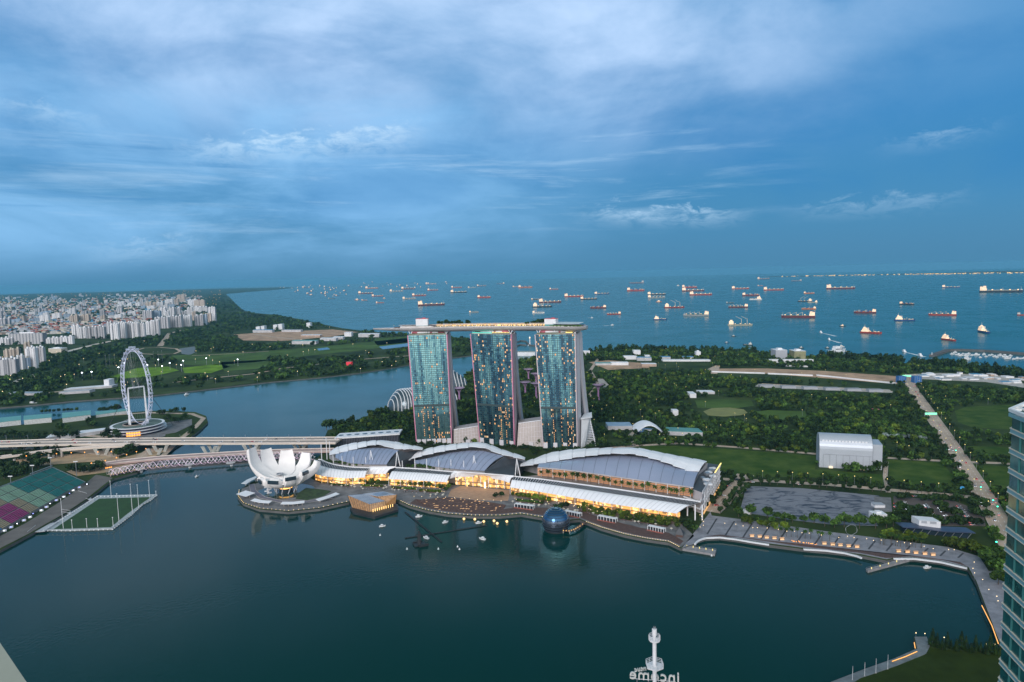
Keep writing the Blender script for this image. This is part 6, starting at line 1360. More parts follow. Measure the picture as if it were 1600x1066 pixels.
MB().prism([a.lerp(b_, 0.06) + Vector((0, 4, 0)), a.lerp(b_, 0.94) + Vector((0, 4, 0)), a.lerp(b_, 0.94) + Vector((0, 13, 0)), a.lerp(b_, 0.06) + Vector((0, 13, 0))], 3, 8.5).build('glazing', darkglass, t)
for k in range(9): p = a.lerp(b_, (k + 0.5) / 9); MB().tube((p.x - 2, p.y + 3, 3), (p.x + 1, p.y + 1, 9.5), 0.35, 0.3, 6).build('strut', steelg, t)
w0, w1 = G(1441, 835), G(1475, 838); MB().prism([w0 + Vector((0, 6, 0)), w1 + Vector((0, 6, 0)), w1 + Vector((0, 20, 0)), w0 + Vector((0, 20, 0))], 9, 16).build('roof_block', whiteb, t)
for k, (s0, s1) in enumerate(((0.1, 0.35), (0.5, 0.8))): p, q = w0.lerp(w1, s0) + Vector((0, 5.8, 11.5)), w0.lerp(w1, s1) + Vector((0, 5.8, 11.5)); f = MB(); f.beam(p, q, 0.4, 2.5); f.build('grille', greyb, t)
EXCL.append([tuple(p[:2]) for p in (a - Vector((0, 6, 0)), b_ - Vector((0, 6, 0)), b_ + Vector((0, 34, 0)), a + Vector((0, 34, 0)))])
# jetties
for px, l_ in (([(1064, 857), (1070, 852), (1119, 859), (1117, 866)], 'pale landing jetty at the tip of the boardwalk'), ([(1353, 889), (1356, 892), (1422, 874), (1416, 871)], 'slim floating jetty slanting out from the right-hand promenade')):
    t = thing('jetty', l_, 'jetty', G(*px[0], 1)); P = gpoly(px, 2.2); MB().prism(P, -1, 2.2).build('deck', M('jetty_deck', (0.26, 0.25, 0.26), 0.7, var=0.2, scale=0.3) if px[0][0] == 1064 else bpy.data.materials['jetty_deck'], t)
    f = MB(); f.beam(P[1] + Vector((0, 0, 1)), P[2] + Vector((0, 0, 1)), 0.15, 0.15).beam(P[0] + Vector((0, 0, 1)), P[3] + Vector((0, 0, 1)), 0.15, 0.15)
    for k in range(10):
        for e0, e1 in ((P[1], P[2]), (P[0], P[3])): p = e0.lerp(e1, k / 9); f.box(p.x, p.y, p.z, 0.15, 0.15, 1.05)
    f.build('railing', steelg, t)
    for k in range(5): p = P[0].lerp(P[3], (k + 0.5) / 5).lerp(P[1].lerp(P[2], (k + 0.5) / 5), 0.7); MB().box(p.x, p.y, p.z, 0.5, 0.5, 1.6).build('lamp', yell, t)
t = thing('pyramid_kiosk', 'dark pyramid-roofed kiosk at the end of the boardwalk', 'kiosk', G(1062, 838)); q = t.location; MB().lathe([(6.5, 3), (2.0, 8.5), (0.2, 10)], q, 4, rz=0.4).build('roof', roofd, t); MB().lathe([(5, 0), (5, 3)], q, 4, rz=0.4).build('wall', boardw, t)
# white balcony edges along the right-hand promenade
for px, l_ in (([(1086, 851), (1091, 845.5), (1102, 841.5), (1125, 840.5), (1150, 843.5), (1176, 848), (1202, 852)], 'white curved edge beam of the cove, nearest the big hall'), ([(1256, 859), (1290, 861), (1320, 865), (1340, 870), (1347, 873)], 'white curved edge beam in the middle of the right-hand promenade'), ([(1397, 874), (1430, 874), (1470, 879), (1512, 889)], 'white curved edge beam at the right end of the promenade')):
    t = thing('edge_beam', l_, 'quay edge', G(*px[0])); f = MB(); P = [G(p.x, p.y, 3.2) for p in resample(px, 24)]
    for a, b_ in zip(P, P[1:]): f.beam(a + Vector((0, 0.8, 0)), b_ + Vector((0, 0.8, 0)), 1.6, 1.4)
    f.build('beam', white, t); f = MB()
    for a, b_ in zip(P, P[1:]): f.beam(a + Vector((0, 1.5, 1.4)), b_ + Vector((0, 1.5, 1.4)), 0.12, 0.12)
    for a in P: f.box(a.x, a.y + 1.5, a.z, 0.15, 0.15, 1.4)
    f.build('railing', steelg, t)
t = thing('ring_sculpture', 'large thin ring sculpture on the promenade lawn', 'sculpture', G(1330, 838)); q = t.location + Vector((0, 0, 7)); MB().path([q + Vector((6 * math.cos(k * math.pi / 16), 0.5 * math.sin(k), 5.5 * math.sin(k * math.pi / 16))) for k in range(33)], 0.2, 6).build('ring', steelg, t); MB().box(q.x, q.y, 3, 3, 1.5, 0.8).build('base', conc, t)

# ------------------------------------------------------------------ far shore on the left
slab_px('sports_hall', 'long white-roofed sports centre on the far shore behind the wheel', 'building', 100, 175, 612, 606, pw, white, 30, plant=False, skew=-6); slab_px('sports_hall', 'white square block at the end of the long sports centre', 'building', 163, 171, 606, 594, whiteb, white, 25, plant=False)
slab_px('sports_hall', 'lower grey-white roofs in front of the long sports centre', 'building', 92, 140, 617, 612, pw, M('grey_white_roof', (0.4, 0.43, 0.46), 0.6), 25, plant=False, skew=-3); slab_px('club_house', 'white-roofed clubhouse beside the far road', 'building', 76, 96, 552, 545, creamb, white, 40); slab_px('sports_hall', 'long low pale roof near the far shore at the left edge', 'building', 8, 62, 618, 615, pw, M('bluish_roof', (0.3, 0.36, 0.42), 0.6), 25, plant=False)
for i, (u0, u1, vb, vt, m_, r_, l_) in enumerate([(400, 406, 518, 511, whiteb, white, 'twin white silo at the left of the earthworks'), (408, 413, 518, 510, whiteb, white, 'second white silo at the left of the earthworks'), (427, 433, 515, 508, whiteb, white, 'white batching tower left of centre in the earthworks'), (435, 441, 515, 507, whiteb, white, 'taller white batching tower in the earthworks'), (479, 485, 512, 505, whiteb, white, 'white plant tower in the middle of the earthworks'), (395, 425, 520, 516, pw, blueb, 'blue-roofed shed at the left of the earthworks'), (440, 470, 519, 516, pw, greyb, 'grey shed in the earthworks'), (456, 494, 538, 533, pw, tealroof, 'long teal-roofed shed below the earthworks'),
        (500, 525, 533, 529, pw, white, 'white shed right of the teal-roofed shed'), (538, 549, 526, 520, whiteb, white, 'white block at the right of the earthworks'), (560, 592, 527, 522, pw, white, 'long white shed below the pointed end of the rooftop deck'), (470, 500, 527, 524, tanb, white, 'pinkish shed in the middle of the earthworks'), (520, 536, 531, 527, pw, white, 'small pale shed beside the earthworks')]):
    slab_px('works_shed', l_, 'shed', u0, u1, vb, vt, m_, r_, 40, plant=False)
t = slab_px('red_hall', 'small red-lit hall on the far shore left of the hotel', 'building', 541, 549, 572, 566, M('red_glow_wall', (0.5, 0.03, 0.05), 0.5, emit=(1, 0.03, 0.06), estr=0.25, var=0), redb, 20, plant=False)

# ------------------------------------------------------------------ the city
def facade_mat(name, col, dk, sx=0.55):
    m, nt_, bb = _nodes(name); L = nt_.links.new; tc = nt_.nodes.new('ShaderNodeTexCoord'); s = nt_.nodes.new('ShaderNodeSeparateXYZ'); L(tc.outputs['Object'], s.inputs[0])
    w = nt_.nodes.new('ShaderNodeMath'); w.operation = 'SINE'; mu = nt_.nodes.new('ShaderNodeMath'); mu.operation = 'MULTIPLY'; mu.inputs[1].default_value = sx; L(s.outputs[0], mu.inputs[0]); L(mu.outputs[0], w.inputs[0])
    gt = nt_.nodes.new('ShaderNodeMath'); gt.operation = 'GREATER_THAN'; gt.inputs[1].default_value = 0.35; L(w.outputs[0], gt.inputs[0])
    z = nt_.nodes.new('ShaderNodeMath'); z.operation = 'PINGPONG'; z.inputs[1].default_value = 1.6; L(s.outputs[2], z.inputs[0]); gz = nt_.nodes.new('ShaderNodeMath'); gz.operation = 'GREATER_THAN'; gz.inputs[1].default_value = 0.5; L(z.outputs[0], gz.inputs[0])
    an = nt_.nodes.new('ShaderNodeMath'); an.operation = 'MULTIPLY'; L(gt.outputs[0], an.inputs[0]); L(gz.outputs[0], an.inputs[1])
    oi = nt_.nodes.new('ShaderNodeObjectInfo'); mr = nt_.nodes.new('ShaderNodeMapRange'); mr.inputs[3].default_value = 0.8; mr.inputs[4].default_value = 1.15; L(oi.outputs['Random'], mr.inputs[0])
    mx = nt_.nodes.new('ShaderNodeMix'); mx.data_type = 'RGBA'; L(an.outputs[0], mx.inputs[0]); mx.inputs[6].default_value = (*col, 1); mx.inputs[7].default_value = (*dk, 1); sc = nt_.nodes.new('ShaderNodeVectorMath'); sc.operation = 'SCALE'; L(mx.outputs[2], sc.inputs[0]); L(mr.outputs[0], sc.inputs['Scale']); L(sc.outputs[0], bb.inputs['Base Color']); bb.inputs['Roughness'].default_value = 0.7; return m
FW = facade_mat('white_flats', (0.64, 0.64, 0.66), (0.17, 0.19, 0.23)); FG = facade_mat('grey_flats', (0.42, 0.42, 0.44), (0.10, 0.11, 0.14), 0.4); FC = facade_mat('cream_flats', (0.46, 0.39, 0.33), (0.16, 0.13, 0.12), 0.45); FB = facade_mat('blue_flats', (0.30, 0.38, 0.48), (0.08, 0.12, 0.18), 0.5)
def flats(u0, u1, vb, vt, fm, label, group, name='apartment_tower', wings=2, dep=None):
    a, b_ = G(u0, vb), G(u1, vb); w = (b_ - a).length; c = (a + b_) / 2; zt = TZ(vt, c); dep = dep or min(30, max(14, w * 0.4)); t = thing(name, label, 'apartment tower', c, group); c = t.location
    f = MB(); ww = w / wings
    for i in range(wings): x = c.x - w / 2 + ww * (i + 0.5); f.box(x, c.y + (5 if i % 2 else 0) + dep / 2, 0, ww * 0.985, dep, zt - (0 if i % 2 else 4))
    f.build('wall', fm, t); f = MB()
    for i in range(wings): x = c.x - w / 2 + ww * (i + 0.5); f.box(x, c.y + (5 if i % 2 else 0) + dep / 2, zt - (0 if i % 2 else 4), ww * 0.4, dep * 0.4, 6)
    f.build('roof', white if fm in (FW, FG) else creamb, t); EXCL.append([(a.x, a.y - 30), (b_.x, b_.y - 30), (b_.x, b_.y + 40), (a.x, a.y + 40)]); return t
ORD = ['leftmost', 'second from the left', 'third from the left', 'fourth from the left', 'fifth from the left', 'sixth from the left', 'seventh from the left', 'eighth from the left', 'ninth from the left', 'tenth from the left', 'eleventh from the left', 'twelfth from the left']
def row(items, what, group):
    for i, it in enumerate(items): flats(*it[:4], it[4], '%s, %s' % (what, ORD[i] if i < len(items) - 1 else 'rightmost'), group, wings=it[5] if len(it) > 5 else 2)
row([(168, 173.5, 522, 503, FW), (174, 184, 531, 506, FW, 3), (185, 195.5, 529, 504, FW, 3), (196, 206, 528, 503.5, FW, 3), (207.5, 216, 529.5, 504, FW, 3), (217, 226, 529, 505, FW, 3), (229.5, 238, 523.5, 502, FW, 2), (238.5, 247.5, 524.5, 501, FW, 2)], 'white apartment tower in the bright row behind the wheel', 'bright white apartment row')
row([(242, 247, 510, 496, FG), (248, 261, 513.5, 496, FG, 4), (264, 281, 512, 494, FG, 4), (282, 295.5, 510.5, 493.5, FW, 4)], 'grey apartment slab just right of and behind the bright white row', 'grey apartment slabs')
row([(294, 300, 498, 480, FW), (301, 305, 501, 487, FC), (305.5, 316, 509, 492, FG, 2), (316.5, 322.5, 507.5, 491, FB), (323, 329, 504.5, 490, FC), (327, 336, 503.5, 480, FW, 3)], 'apartment tower in the tall cluster at the edge of the woods', 'tall cluster by the woods')
row([(225, 236, 499, 485.5, FG, 3), (238, 248.5, 498, 485, FB, 3), (251, 257.5, 494, 481, FW), (258, 263, 496, 486, FW), (264.5, 271, 494, 481, FW), (272, 280, 493.5, 481, FG), (281, 291, 492, 486, FG), (300, 312, 488, 479, FW, 3), (313, 322, 488, 479, FW, 3)], 'apartment block in the second row behind the grey slabs', 'second row of blocks')
row([(261, 268, 478, 468, FW), (271, 277, 476, 467.5, FC), (279, 286, 472, 460.5, FC), (296, 305, 478, 468, FW), (306, 317, 479, 469, FC, 2), (229, 235, 481, 472.5, FC), (240, 246, 480, 472, FC), (246.5, 253, 480, 472, FW)], 'hazy apartment tower in the far row above the tall cluster', 'far hazy towers')
row([(110, 119, 505, 493, FC), (127, 137, 504, 492, FC)], 'brown apartment block above the low pale roofs', 'brown blocks'); row([(114, 122.5, 529, 508, FW), (123.5, 133, 529, 512, FW), (137, 146, 529, 511, FG), (148, 162, 529, 510, FG, 3)], 'mid-height grey-white block left of the bright white row', 'blocks left of the white row')
row([(-10, 7, 587, 561, FG, 3), (8, 25, 586.5, 560, FG, 3), (25.5, 34, 578, 556, FW), (34.5, 42.5, 577, 560, FB), (39, 46, 560, 535, FC), (42.5, 56, 575.5, 543, FW, 3), (57, 68, 567, 542, FG, 3)], 'near apartment tower in the cluster at the left edge', 'near cluster at the left edge')
row([(7, 17, 559, 546, FC), (18, 28, 560, 545, FC)], 'red-topped cream block behind the near left cluster', 'red-topped blocks'); row([(0, 10, 539, 528, FW), (11, 18, 539, 529, FG)], 'white low block at the left edge above the near cluster', 'white low blocks'); flats(19, 63, 538, 520, FG, 'long low grey slab block with a flat roof at the left', 'long slabs', wings=1); row([(73, 84, 537, 528, FW), (86, 97, 538, 527, FW), (99, 111, 538, 526, FW)], 'pale blue-white low block beside the far road', 'blue-white low blocks')
row([(0, 7, 510, 498, FG), (8, 14, 509, 497, FG)], 'grey block at the left edge in front of the hazy city', 'grey blocks')
# blocks of the hazy plain: the nearest as single buildings, the carpet of low roofs as one mass
g = random.Random(77); pr = []
for k, (fm, w, dpt, h) in enumerate(((FW, 60, 18, 40), (FG, 45, 16, 48), (FC, 38, 20, 32), (FB, 70, 16, 30))):
    f = MB(); f.box(-w / 4, 0, 0, w / 2 - .3, dpt, h); f.box(w / 4, 4, 0, w / 2 - .3, dpt, h + 4); o = f.build('city_block', fm); tag(o, 'pale block on the hazy city plain beyond the far shore', 'city block', 'blocks of the hazy city plain'); pr.append([o, False])
for i in range(170):
    v = 462 + 40 * g.random() ** 1.6; u = g.uniform(-40, 300 - max(0, v - 480) * 6); P = G(u, v + (170 - u) * 0.02 if u < 170 else v); k = g.choice((0, 0, 1, 1, 2, 3)); o, used = pr[k]
    if not used: pr[k][1] = True
    else: o2 = o.copy(); COL.objects.link(o2); o = o2
    o.location = (P.x, P.y, 0); o.rotation_euler = (0, 0, g.uniform(-0.5, 0.5)); s_ = g.uniform(0.7, 1.25); o.scale = (s_, s_, g.uniform(0.6, 1.5))
f = MB(); cm = [M('low_white', (0.50, 0.49, 0.48), 0.7), greyb, creamb, redb, tanb, blueb]
for i in range(3600):
    v = 459.5 + 62 * g.random() ** 1.35; u = g.uniform(-60, 318 - max(0, v - 478) * 3.2); P = G(u, v - (u - 100) * 0.022)
    if P.y > 14000 or P.y < 2000: continue
    w = g.uniform(12, 42); mi = g.choice((0, 0, 0, 1, 1, 2, 2, 3, 3, 4, 5)); f.box(P.x, P.y, 0, w, g.uniform(12, 24), g.uniform(8, 20), g.uniform(-0.6, 0.6), mi)
o = f.build('city_roofs', cm); tag(o, 'carpet of low white and red roofs reaching to the horizon', 'city', kind='stuff')
f = MB()
for i in range(420):
    v = 458.5 + 40 * g.random() ** 2.2; u = g.uniform(-40, 345); P = G(u, v - (u - 100) * 0.022)
    if P.y > 21000 or P.y < 3000: continue
    s_ = P.y / 1067 * 0.45; f.box(P.x, P.y, 20, s_, s_, s_ * 0.8)
o = f.build('city_lights', warm); tag(o, 'tiny warm lights scattered over the hazy city', 'lights', kind='stuff')
f = MB()
for i in range(160):
    t_ = g.random() ** 0.8; u = lerp(1212, 1600, t_); P = D(u, 420, 20400 - 4400 * t_ - 60); s_ = 9; f.box(P.x, P.y, g.uniform(6, 26), s_ * g.uniform(1, 5), 6, s_)
o = f.build('shore_lights', warm); tag(o, 'line of warm lights along the far island shore', 'lights', kind='stuff')

# ------------------------------------------------------------------ ships
hullc = {k: M('hull_' + k.replace(' ', '_'), c, 0.5, var=0.15, scale=0.05) for k, c in dict(red=(0.34, 0.045, 0.035), dark=(0.035, 0.035, 0.045), blue=(0.03, 0.07, 0.20), grey=(0.25, 0.27, 0.28), cream=(0.5, 0.46, 0.36), maroon=(0.14, 0.03, 0.035), orange=(0.45, 0.14, 0.05), white=(0.65, 0.66, 0.68)).items()}
deckm = M('ship_deck', (0.22, 0.12, 0.09), 0.7, var=0.3, scale=0.1); deckg = M('ship_deck_green', (0.12, 0.16, 0.12), 0.7, var=0.3, scale=0.1)
sup = M('ship_house', (0.58, 0.56, 0.52), 0.5, var=0.05); supl = M('ship_house_lit', (0.55, 0.48, 0.38), 0.5, var=0.2, scale=0.15, emit=(1.0, 0.62, 0.36), estr=0.5, sample=True); derr = M('ship_derrick', (0.5, 0.47, 0.4), 0.5)
deckl = glow('ship_lamp', (1.0, 0.66, 0.36), 1.2)
SHIPM = {}
def ship_mesh(kind, hc, lit):
    """a ship 100 long along +x, bridge aft at -x"""
    key = (kind, hc, lit)
    if key in SHIPM: return SHIPM[key]
    L_, B_, Hh = 100.0, {'tanker': 16, 'cargo': 16, 'supply': 22, 'tug': 30, 'barge': 26, 'container': 15}[kind], {'tanker': 5.5, 'cargo': 6.5, 'supply': 8, 'tug': 10, 'barge': 5, 'container': 8}[kind]; parts = []
    xs = [-50, -46, -20, 20, 38, 46, 50.5]; hw = [0.38, 0.48, 0.5, 0.5, 0.42, 0.22, 0.02]; sheer = [0.5, 0.3, 0, 0, 0.6, 1.6, 2.4]; rings = []
    for x, w, s in zip(xs, hw, sheer): b2 = B_ * w; rings.append([(x - (2 if x > 40 else 0), -b2 * 0.8, -1.5), (x, -b2, Hh + s), (x, b2, Hh + s), (x - (2 if x > 40 else 0), b2 * 0.8, -1.5)])
    f = MB(); f.loft(rings); parts.append(('hull', f, hullc[hc]))
    f = MB(); f.prism([(-47, -B_ * .44), (20, -B_ * .46), (38, -B_ * .38), (44, 0), (38, B_ * .38), (20, B_ * .46), (-47, B_ * .44)], Hh + 0.2, Hh + 0.7); parts.append(('deck', f, deckm if hc in ('red', 'maroon', 'orange') else deckg))
    f = MB(); hs = supl if lit else sup
    if kind in ('tanker', 'cargo', 'container'):
        f.box(-39, 0, Hh, 13, B_ * 0.86, 7).box(-39, 0, Hh + 7, 10, B_ * 0.8, 5).box(-38, 0, Hh + 12, 7, B_ * 1.02, 3).box(-46, 0, Hh, 5, 5, 13); parts.append(('bridge', f, hs)); f = MB(); f.tube((-38, 0, Hh + 15), (-38, 0, Hh + 21), 0.5, 0.3, 5).box(-46, 0, Hh + 13, 3.6, 3.6, 3); parts.append(('funnel', f, hullc[hc]))
        f = MB(); f.box(46, 0, Hh + 1.5, 5, 5, 2.5); f.tube((45, 0, Hh + 3), (45, 0, Hh + 12), 0.5, 0.3, 5); parts.append(('foremast', f, sup))
    if kind == 'tanker':
        f = MB(); f.beam((-30, 0, Hh + 1.8), (40, 0, Hh + 1.8), 2.5, 1.4); f.box(4, 0, Hh, 5, B_ * 0.8, 3); f.tube((4, 0, Hh), (4, 0, Hh + 9), 0.6, 0.4, 5)
        for x in (-20, -8, 16, 28): f.box(x, 0, Hh + 0.5, 1.2, B_ * 0.8, 1.2)
        parts.append(('pipework', f, derr))
    if kind == 'cargo':
        for x in (-22, -4, 14, 31):
            f = MB(); f.box(x, 0, Hh, 11, B_ * 0.66, 2.4); parts.append(('hatch', f, deckg))
        for x in (-13, 5, 23): f = MB(); f.tube((x, 0, Hh), (x, 0, Hh + 13), 1.2, 1.0, 6); f.beam((x, 0, Hh + 12), (x + 12, 0, Hh + 8), 0.9, 0.9); parts.append(('deck_crane', f, derr))
    if kind == 'container':
        for i, x in enumerate((-25, -15, -5, 5, 15, 25, 34)): f = MB(); f.box(x, 0, Hh + 0.5, 9, B_ * (0.8 if x < 30 else 0.6), 4 + 3 * ((i * 7) % 3)); parts.append(('container_stack', f, (hullc['orange'], hullc['blue'], hullc['grey'])[i % 3]))
    if kind == 'supply':
        f = MB(); f.box(-26, 0, Hh, 34, B_ * 0.86, 8).box(-26, 0, Hh + 8, 26, B_ * 0.8, 7).box(-27, 0, Hh + 15, 17, B_ * 0.85, 6).box(-31, 0, Hh + 21, 7, 8, 5); parts.append(('bridge', f, hs)); f = MB(); f.tube((-30, 0, Hh + 26), (-30, 0, Hh + 40), 1, 0.5, 6); f.box(-14, 6, Hh, 4, 4, 22).box(-14, -6, Hh, 4, 4, 22); parts.append(('mast', f, sup)); f = MB(); f.box(28, 0, Hh + 0.7, 14, B_ * 0.5, 3).tube((10, 5, Hh), (10, 5, Hh + 12), 1.2, 1, 6); parts.append(('deck_cargo', f, derr))
    if kind == 'tug':
        f = MB(); f.box(-6, 0, Hh, 42, 20, 12).box(0, 0, Hh + 12, 22, 16, 10); parts.append(('bridge', f, hs)); f = MB(); f.tube((-2, 0, Hh + 22), (-2, 0, Hh + 44), 1.2, 0.6, 6); f.box(-24, 0, Hh, 6, 10, 16); parts.append(('mast', f, sup))
    if kind == 'barge':
        f = MB(); f.box(-36, 0, Hh, 18, B_ * 0.8, 14).box(-36, 0, Hh + 14, 10, B_ * 0.5, 6); parts.append(('bridge', f, hs))
        for x in (5, 28): f = MB(); f.tube((x, 0, Hh), (x, 0, Hh + 26), 1.4, 1, 6); f.beam((x, 0, Hh + 24), (x - 24, 0, Hh + 38), 1.2, 1.2).beam((x, 0, Hh + 26), (x - 12, 0, Hh + 31), 0.5, 0.5); parts.append(('crane', f, derr))
    if lit:
        for x in (-20, 0, 20, 38) if kind != 'tug' else (20,): f = MB(); f.box(x, -B_ * 0.3, Hh + 2.2, 3.5, 2.5, 2.2); parts.append(('deck_lamp', f, deckl))
    root = bpy.data.objects.new(kind + '_ship', None); COL.objects.link(root)
    for nm, f, m in parts: f.build(nm, m, root)
    SHIPM[key] = [root, False]; return SHIPM[key]
LM = [(370, 'past the wooded left coast'), (500, 'past the small craft'), (575, 'past the pointed deck end'), (650, 'past the left lift core'), (720, 'past the left tower gap'), (775, 'past the middle tower'), (845, 'past the right lift core'), (925, 'right of the blunt deck end'), (1000, 'off the coastal works'), (1090, 'off the white coastal tower'), (1165, 'off the bare earth strip'), (1240, 'off the paired coastal blocks'), (1330, 'off the coastal wood'), (1410, 'off the main road end'), (1480, 'off the breakwater tip'), (1570, 'off the right-edge marina')]
KN = dict(tanker='tanker', cargo='cargo ship', supply='offshore supply ship', tug='small workboat', barge='crane barge', container='container ship')
HN = dict(red='red', dark='black', blue='blue', grey='grey', cream='cream', maroon='dark red', orange='orange', white='white')
SEEN = {}
SHIPS = []
def ship(u0, u1, v, kind, hc, lit=1, flip=0, yaw=0.0):
    SHIPS.append((u0, u1, v, kind, hc, lit, flip, yaw))
for s_ in '''653 695 477 tanker maroon 1 0;587.5 600 473 cargo red 1 0;629 650 467 tanker grey 1 0;644 666 462 cargo red 1 0;668 685 453.5 cargo red 1 0;554 562 468.5 tug orange 1 0;565 574 469 cargo orange 1 0;581 599 462.5 tanker red 1 0;571 591 450.5 tanker orange 1 0;513 523 466.5 tanker dark 0 0;560 583 458.5 tanker maroon 1 0;598 603 466 tug orange 1 0;609 630 455.5 tanker grey 1 0;627 648 451.5 cargo maroon 1 0;665 682 443.8 tanker orange 1 0
704 730 457 tanker dark 1 0;746 767 465 container red 1 0;733 748 488 cargo grey 1 0;776 788 443.3 tanker maroon 1 1;801 812 448 tanker orange 1 0;810 832 449.5 container orange 1 0;858.5 872.5 452 cargo red 1 0;830 843 468 cargo dark 1 0;842 877 472.5 tanker maroon 1 0;832 863 479.5 barge dark 1 0;832 851 489 cargo white 1 0;882 912 463.5 tanker red 1 0;907 933 467.5 tanker dark 1 0;929 952 459.5 tanker blue 1 0;922 947 481.5 container maroon 1 1;948 970 491 cargo red 1 1;731 744 449.5 tanker grey 1 0;745 760 446.8 tanker maroon 1 0;705 722 449.5 cargo red 1 0
984 1006 442.3 tanker maroon 0 1;980 1007 454.5 container red 1 0;1012 1040 460.5 tanker dark 1 0;1012.5 1039 465.5 cargo grey 1 0;1025 1034 471.5 tug orange 1 0;1038 1069 480.5 barge red 1 0;1021 1042 499.5 supply blue 1 0;1068 1107 493.5 cargo grey 1 1;1066 1089 449.5 container red 1 0;1066 1100 454.8 tanker maroon 1 0;1078 1112 460.8 tanker red 1 0;1057 1062 446.3 tug white 1 0;1144 1170 451.3 tanker red 1 0;1184 1192 446.3 cargo red 1 0;1194 1224 453.3 tanker red 1 0;1160.6 1186 462 container maroon 1 0;1171 1190 468 supply white 1 1;1135 1147 473.3 cargo dark 0 0;1138.6 1168 480.3 cargo maroon 1 1;1138 1175 508 barge cream 1 0;1184 1202 435.8 tanker maroon 1 0;1237 1252 438.8 tanker maroon 0 1;1256.6 1272 458.3 container orange 1 0
1247 1268 471 barge dark 1 1;1262 1277 472.5 barge cream 1 1;1253 1274 483 container orange 1 1;1222 1271.6 496 cargo maroon 1 1;1143 1150 525.2 tug dark 0 0;1132 1139 535.6 tug blue 0 0;1161 1175.6 539 supply dark 0 1;1248 1256 543.6 tug dark 0 0;1289 1296 543.6 tug dark 0 1;1293 1334 451.3 tanker maroon 1 0;1474 1498 449.2 tanker blue 1 0;1536 1592 456.5 tanker dark 1 0;1407 1427 475.8 container dark 1 0;1335.6 1367 489 container maroon 1 1;1399 1428 501 supply blue 1 0;1453.6 1491 492.6 cargo red 1 1;1592 1616 492.5 cargo red 0 0;1346 1376 520.5 supply red 1 0;1473.6 1492 531.5 supply red 1 0;1530 1546 519.5 supply blue 1 0;1312 1321 509.5 tug dark 1 0;1309 1319 541.6 tug white 0 1;1320 1326 549.5 tug dark 0 0'''.replace('\n', ';').split(';'):
    p = s_.split(); ship(float(p[0]), float(p[1]), float(p[2]), p[3], p[4], int(p[5]), int(p[6]))
YAW = {1473.6: -0.9, 1530.0: -1.2, 1346.0: -0.35, 1407.0: -0.5}
def lm(u): return min(LM, key=lambda q: abs(q[0] - u))[1]
for (u0, u1, v, kind, hc, lit, flip, yaw) in SHIPS:
    P = G((u0 + u1) / 2, v + 0.6, 0); yaw = YAW.get(u0, TRNG.uniform(-0.12, 0.12)); Lm = (u1 - u0) / 1067 * P.y / max(0.45, abs(math.cos(yaw))); ent = ship_mesh(kind, hc, lit); o, used = ent
    if not used: ent[1] = True
    else: o = copy_tree(o)
    o.location = (P.x, P.y, 0.4); o.rotation_euler = (0, 0, yaw + (math.pi if flip else 0) - math.atan2(P.x, P.y)); sx = Lm / 100; o.scale = (sx, sx * 1.0, sx * 0.9)
    far = 'far out' if v < 456 else 'mid anchorage' if v < 478 else 'near anchorage' if v < 515 else 'close inshore'
    lab = '%s%s %s, %s, %s' % ('long ' if u1 - u0 > 28 else 'small ' if u1 - u0 < 12 and kind != 'tug' else '', HN[hc], KN[kind], far, lm((u0 + u1) / 2)); SEEN.setdefault(lab, []).append((u0, o))
for lab, L_ in SEEN.items():
    L_.sort(key=lambda q: q[0])
    for i, (u0, o) in enumerate(L_):
        l2 = lab if len(L_) == 1 else lab + (' (left one)' if i == 0 and len(L_) == 2 else ' (right one)' if i == len(L_) - 1 and len(L_) == 2 else ' (%s)' % ORD[i])
        tag(o, ' '.join(l2.split()[:16]), 'ship', 'ships at anchor in the strait')
# small craft off the left coast
g = random.Random(31); o0 = None
for i in range(62):
    u = g.gauss(505, 26) if i < 42 else g.uniform(560, 720); v = 447 + 17 * g.random() if i < 42 else g.uniform(441, 451)
    if v > 452 + (u - 430) * 0.2: v = 450
    P = G(u, v, 0); s = g.uniform(2.6, 6.5) / 1067 * P.y / 30
    if o0 is None: 
        f = MB(); f.loft([[(-15, -3.5, -1), (-15, -4, 3), (-15, 4, 3), (-15, 3.5, -1)], [(8, -3.5, -1), (8, -4, 3), (8, 4, 3), (8, 3.5, -1)], [(15, -0.2, -1), (16, -0.2, 4.5), (16, 0.2, 4.5), (15, 0.2, -1)]]); o0 = o = f.build('anchored_boat', hullc['maroon']); tag(o, 'tiny lit boat in the swarm anchored off the left coast', 'boat', 'swarm of tiny anchored boats'); f = MB(); f.box(-8, 0, 3, 9, 6, 5).box(-8, 0, 8, 5, 4, 3); f.build('cabin', supl, o)
    else: o = copy_tree(o0)
    o.location = (P.x, P.y, 0.3); o.rotation_euler = (0, 0, g.uniform(0, 6.3)); o.scale = (s, s, s * 1.1)
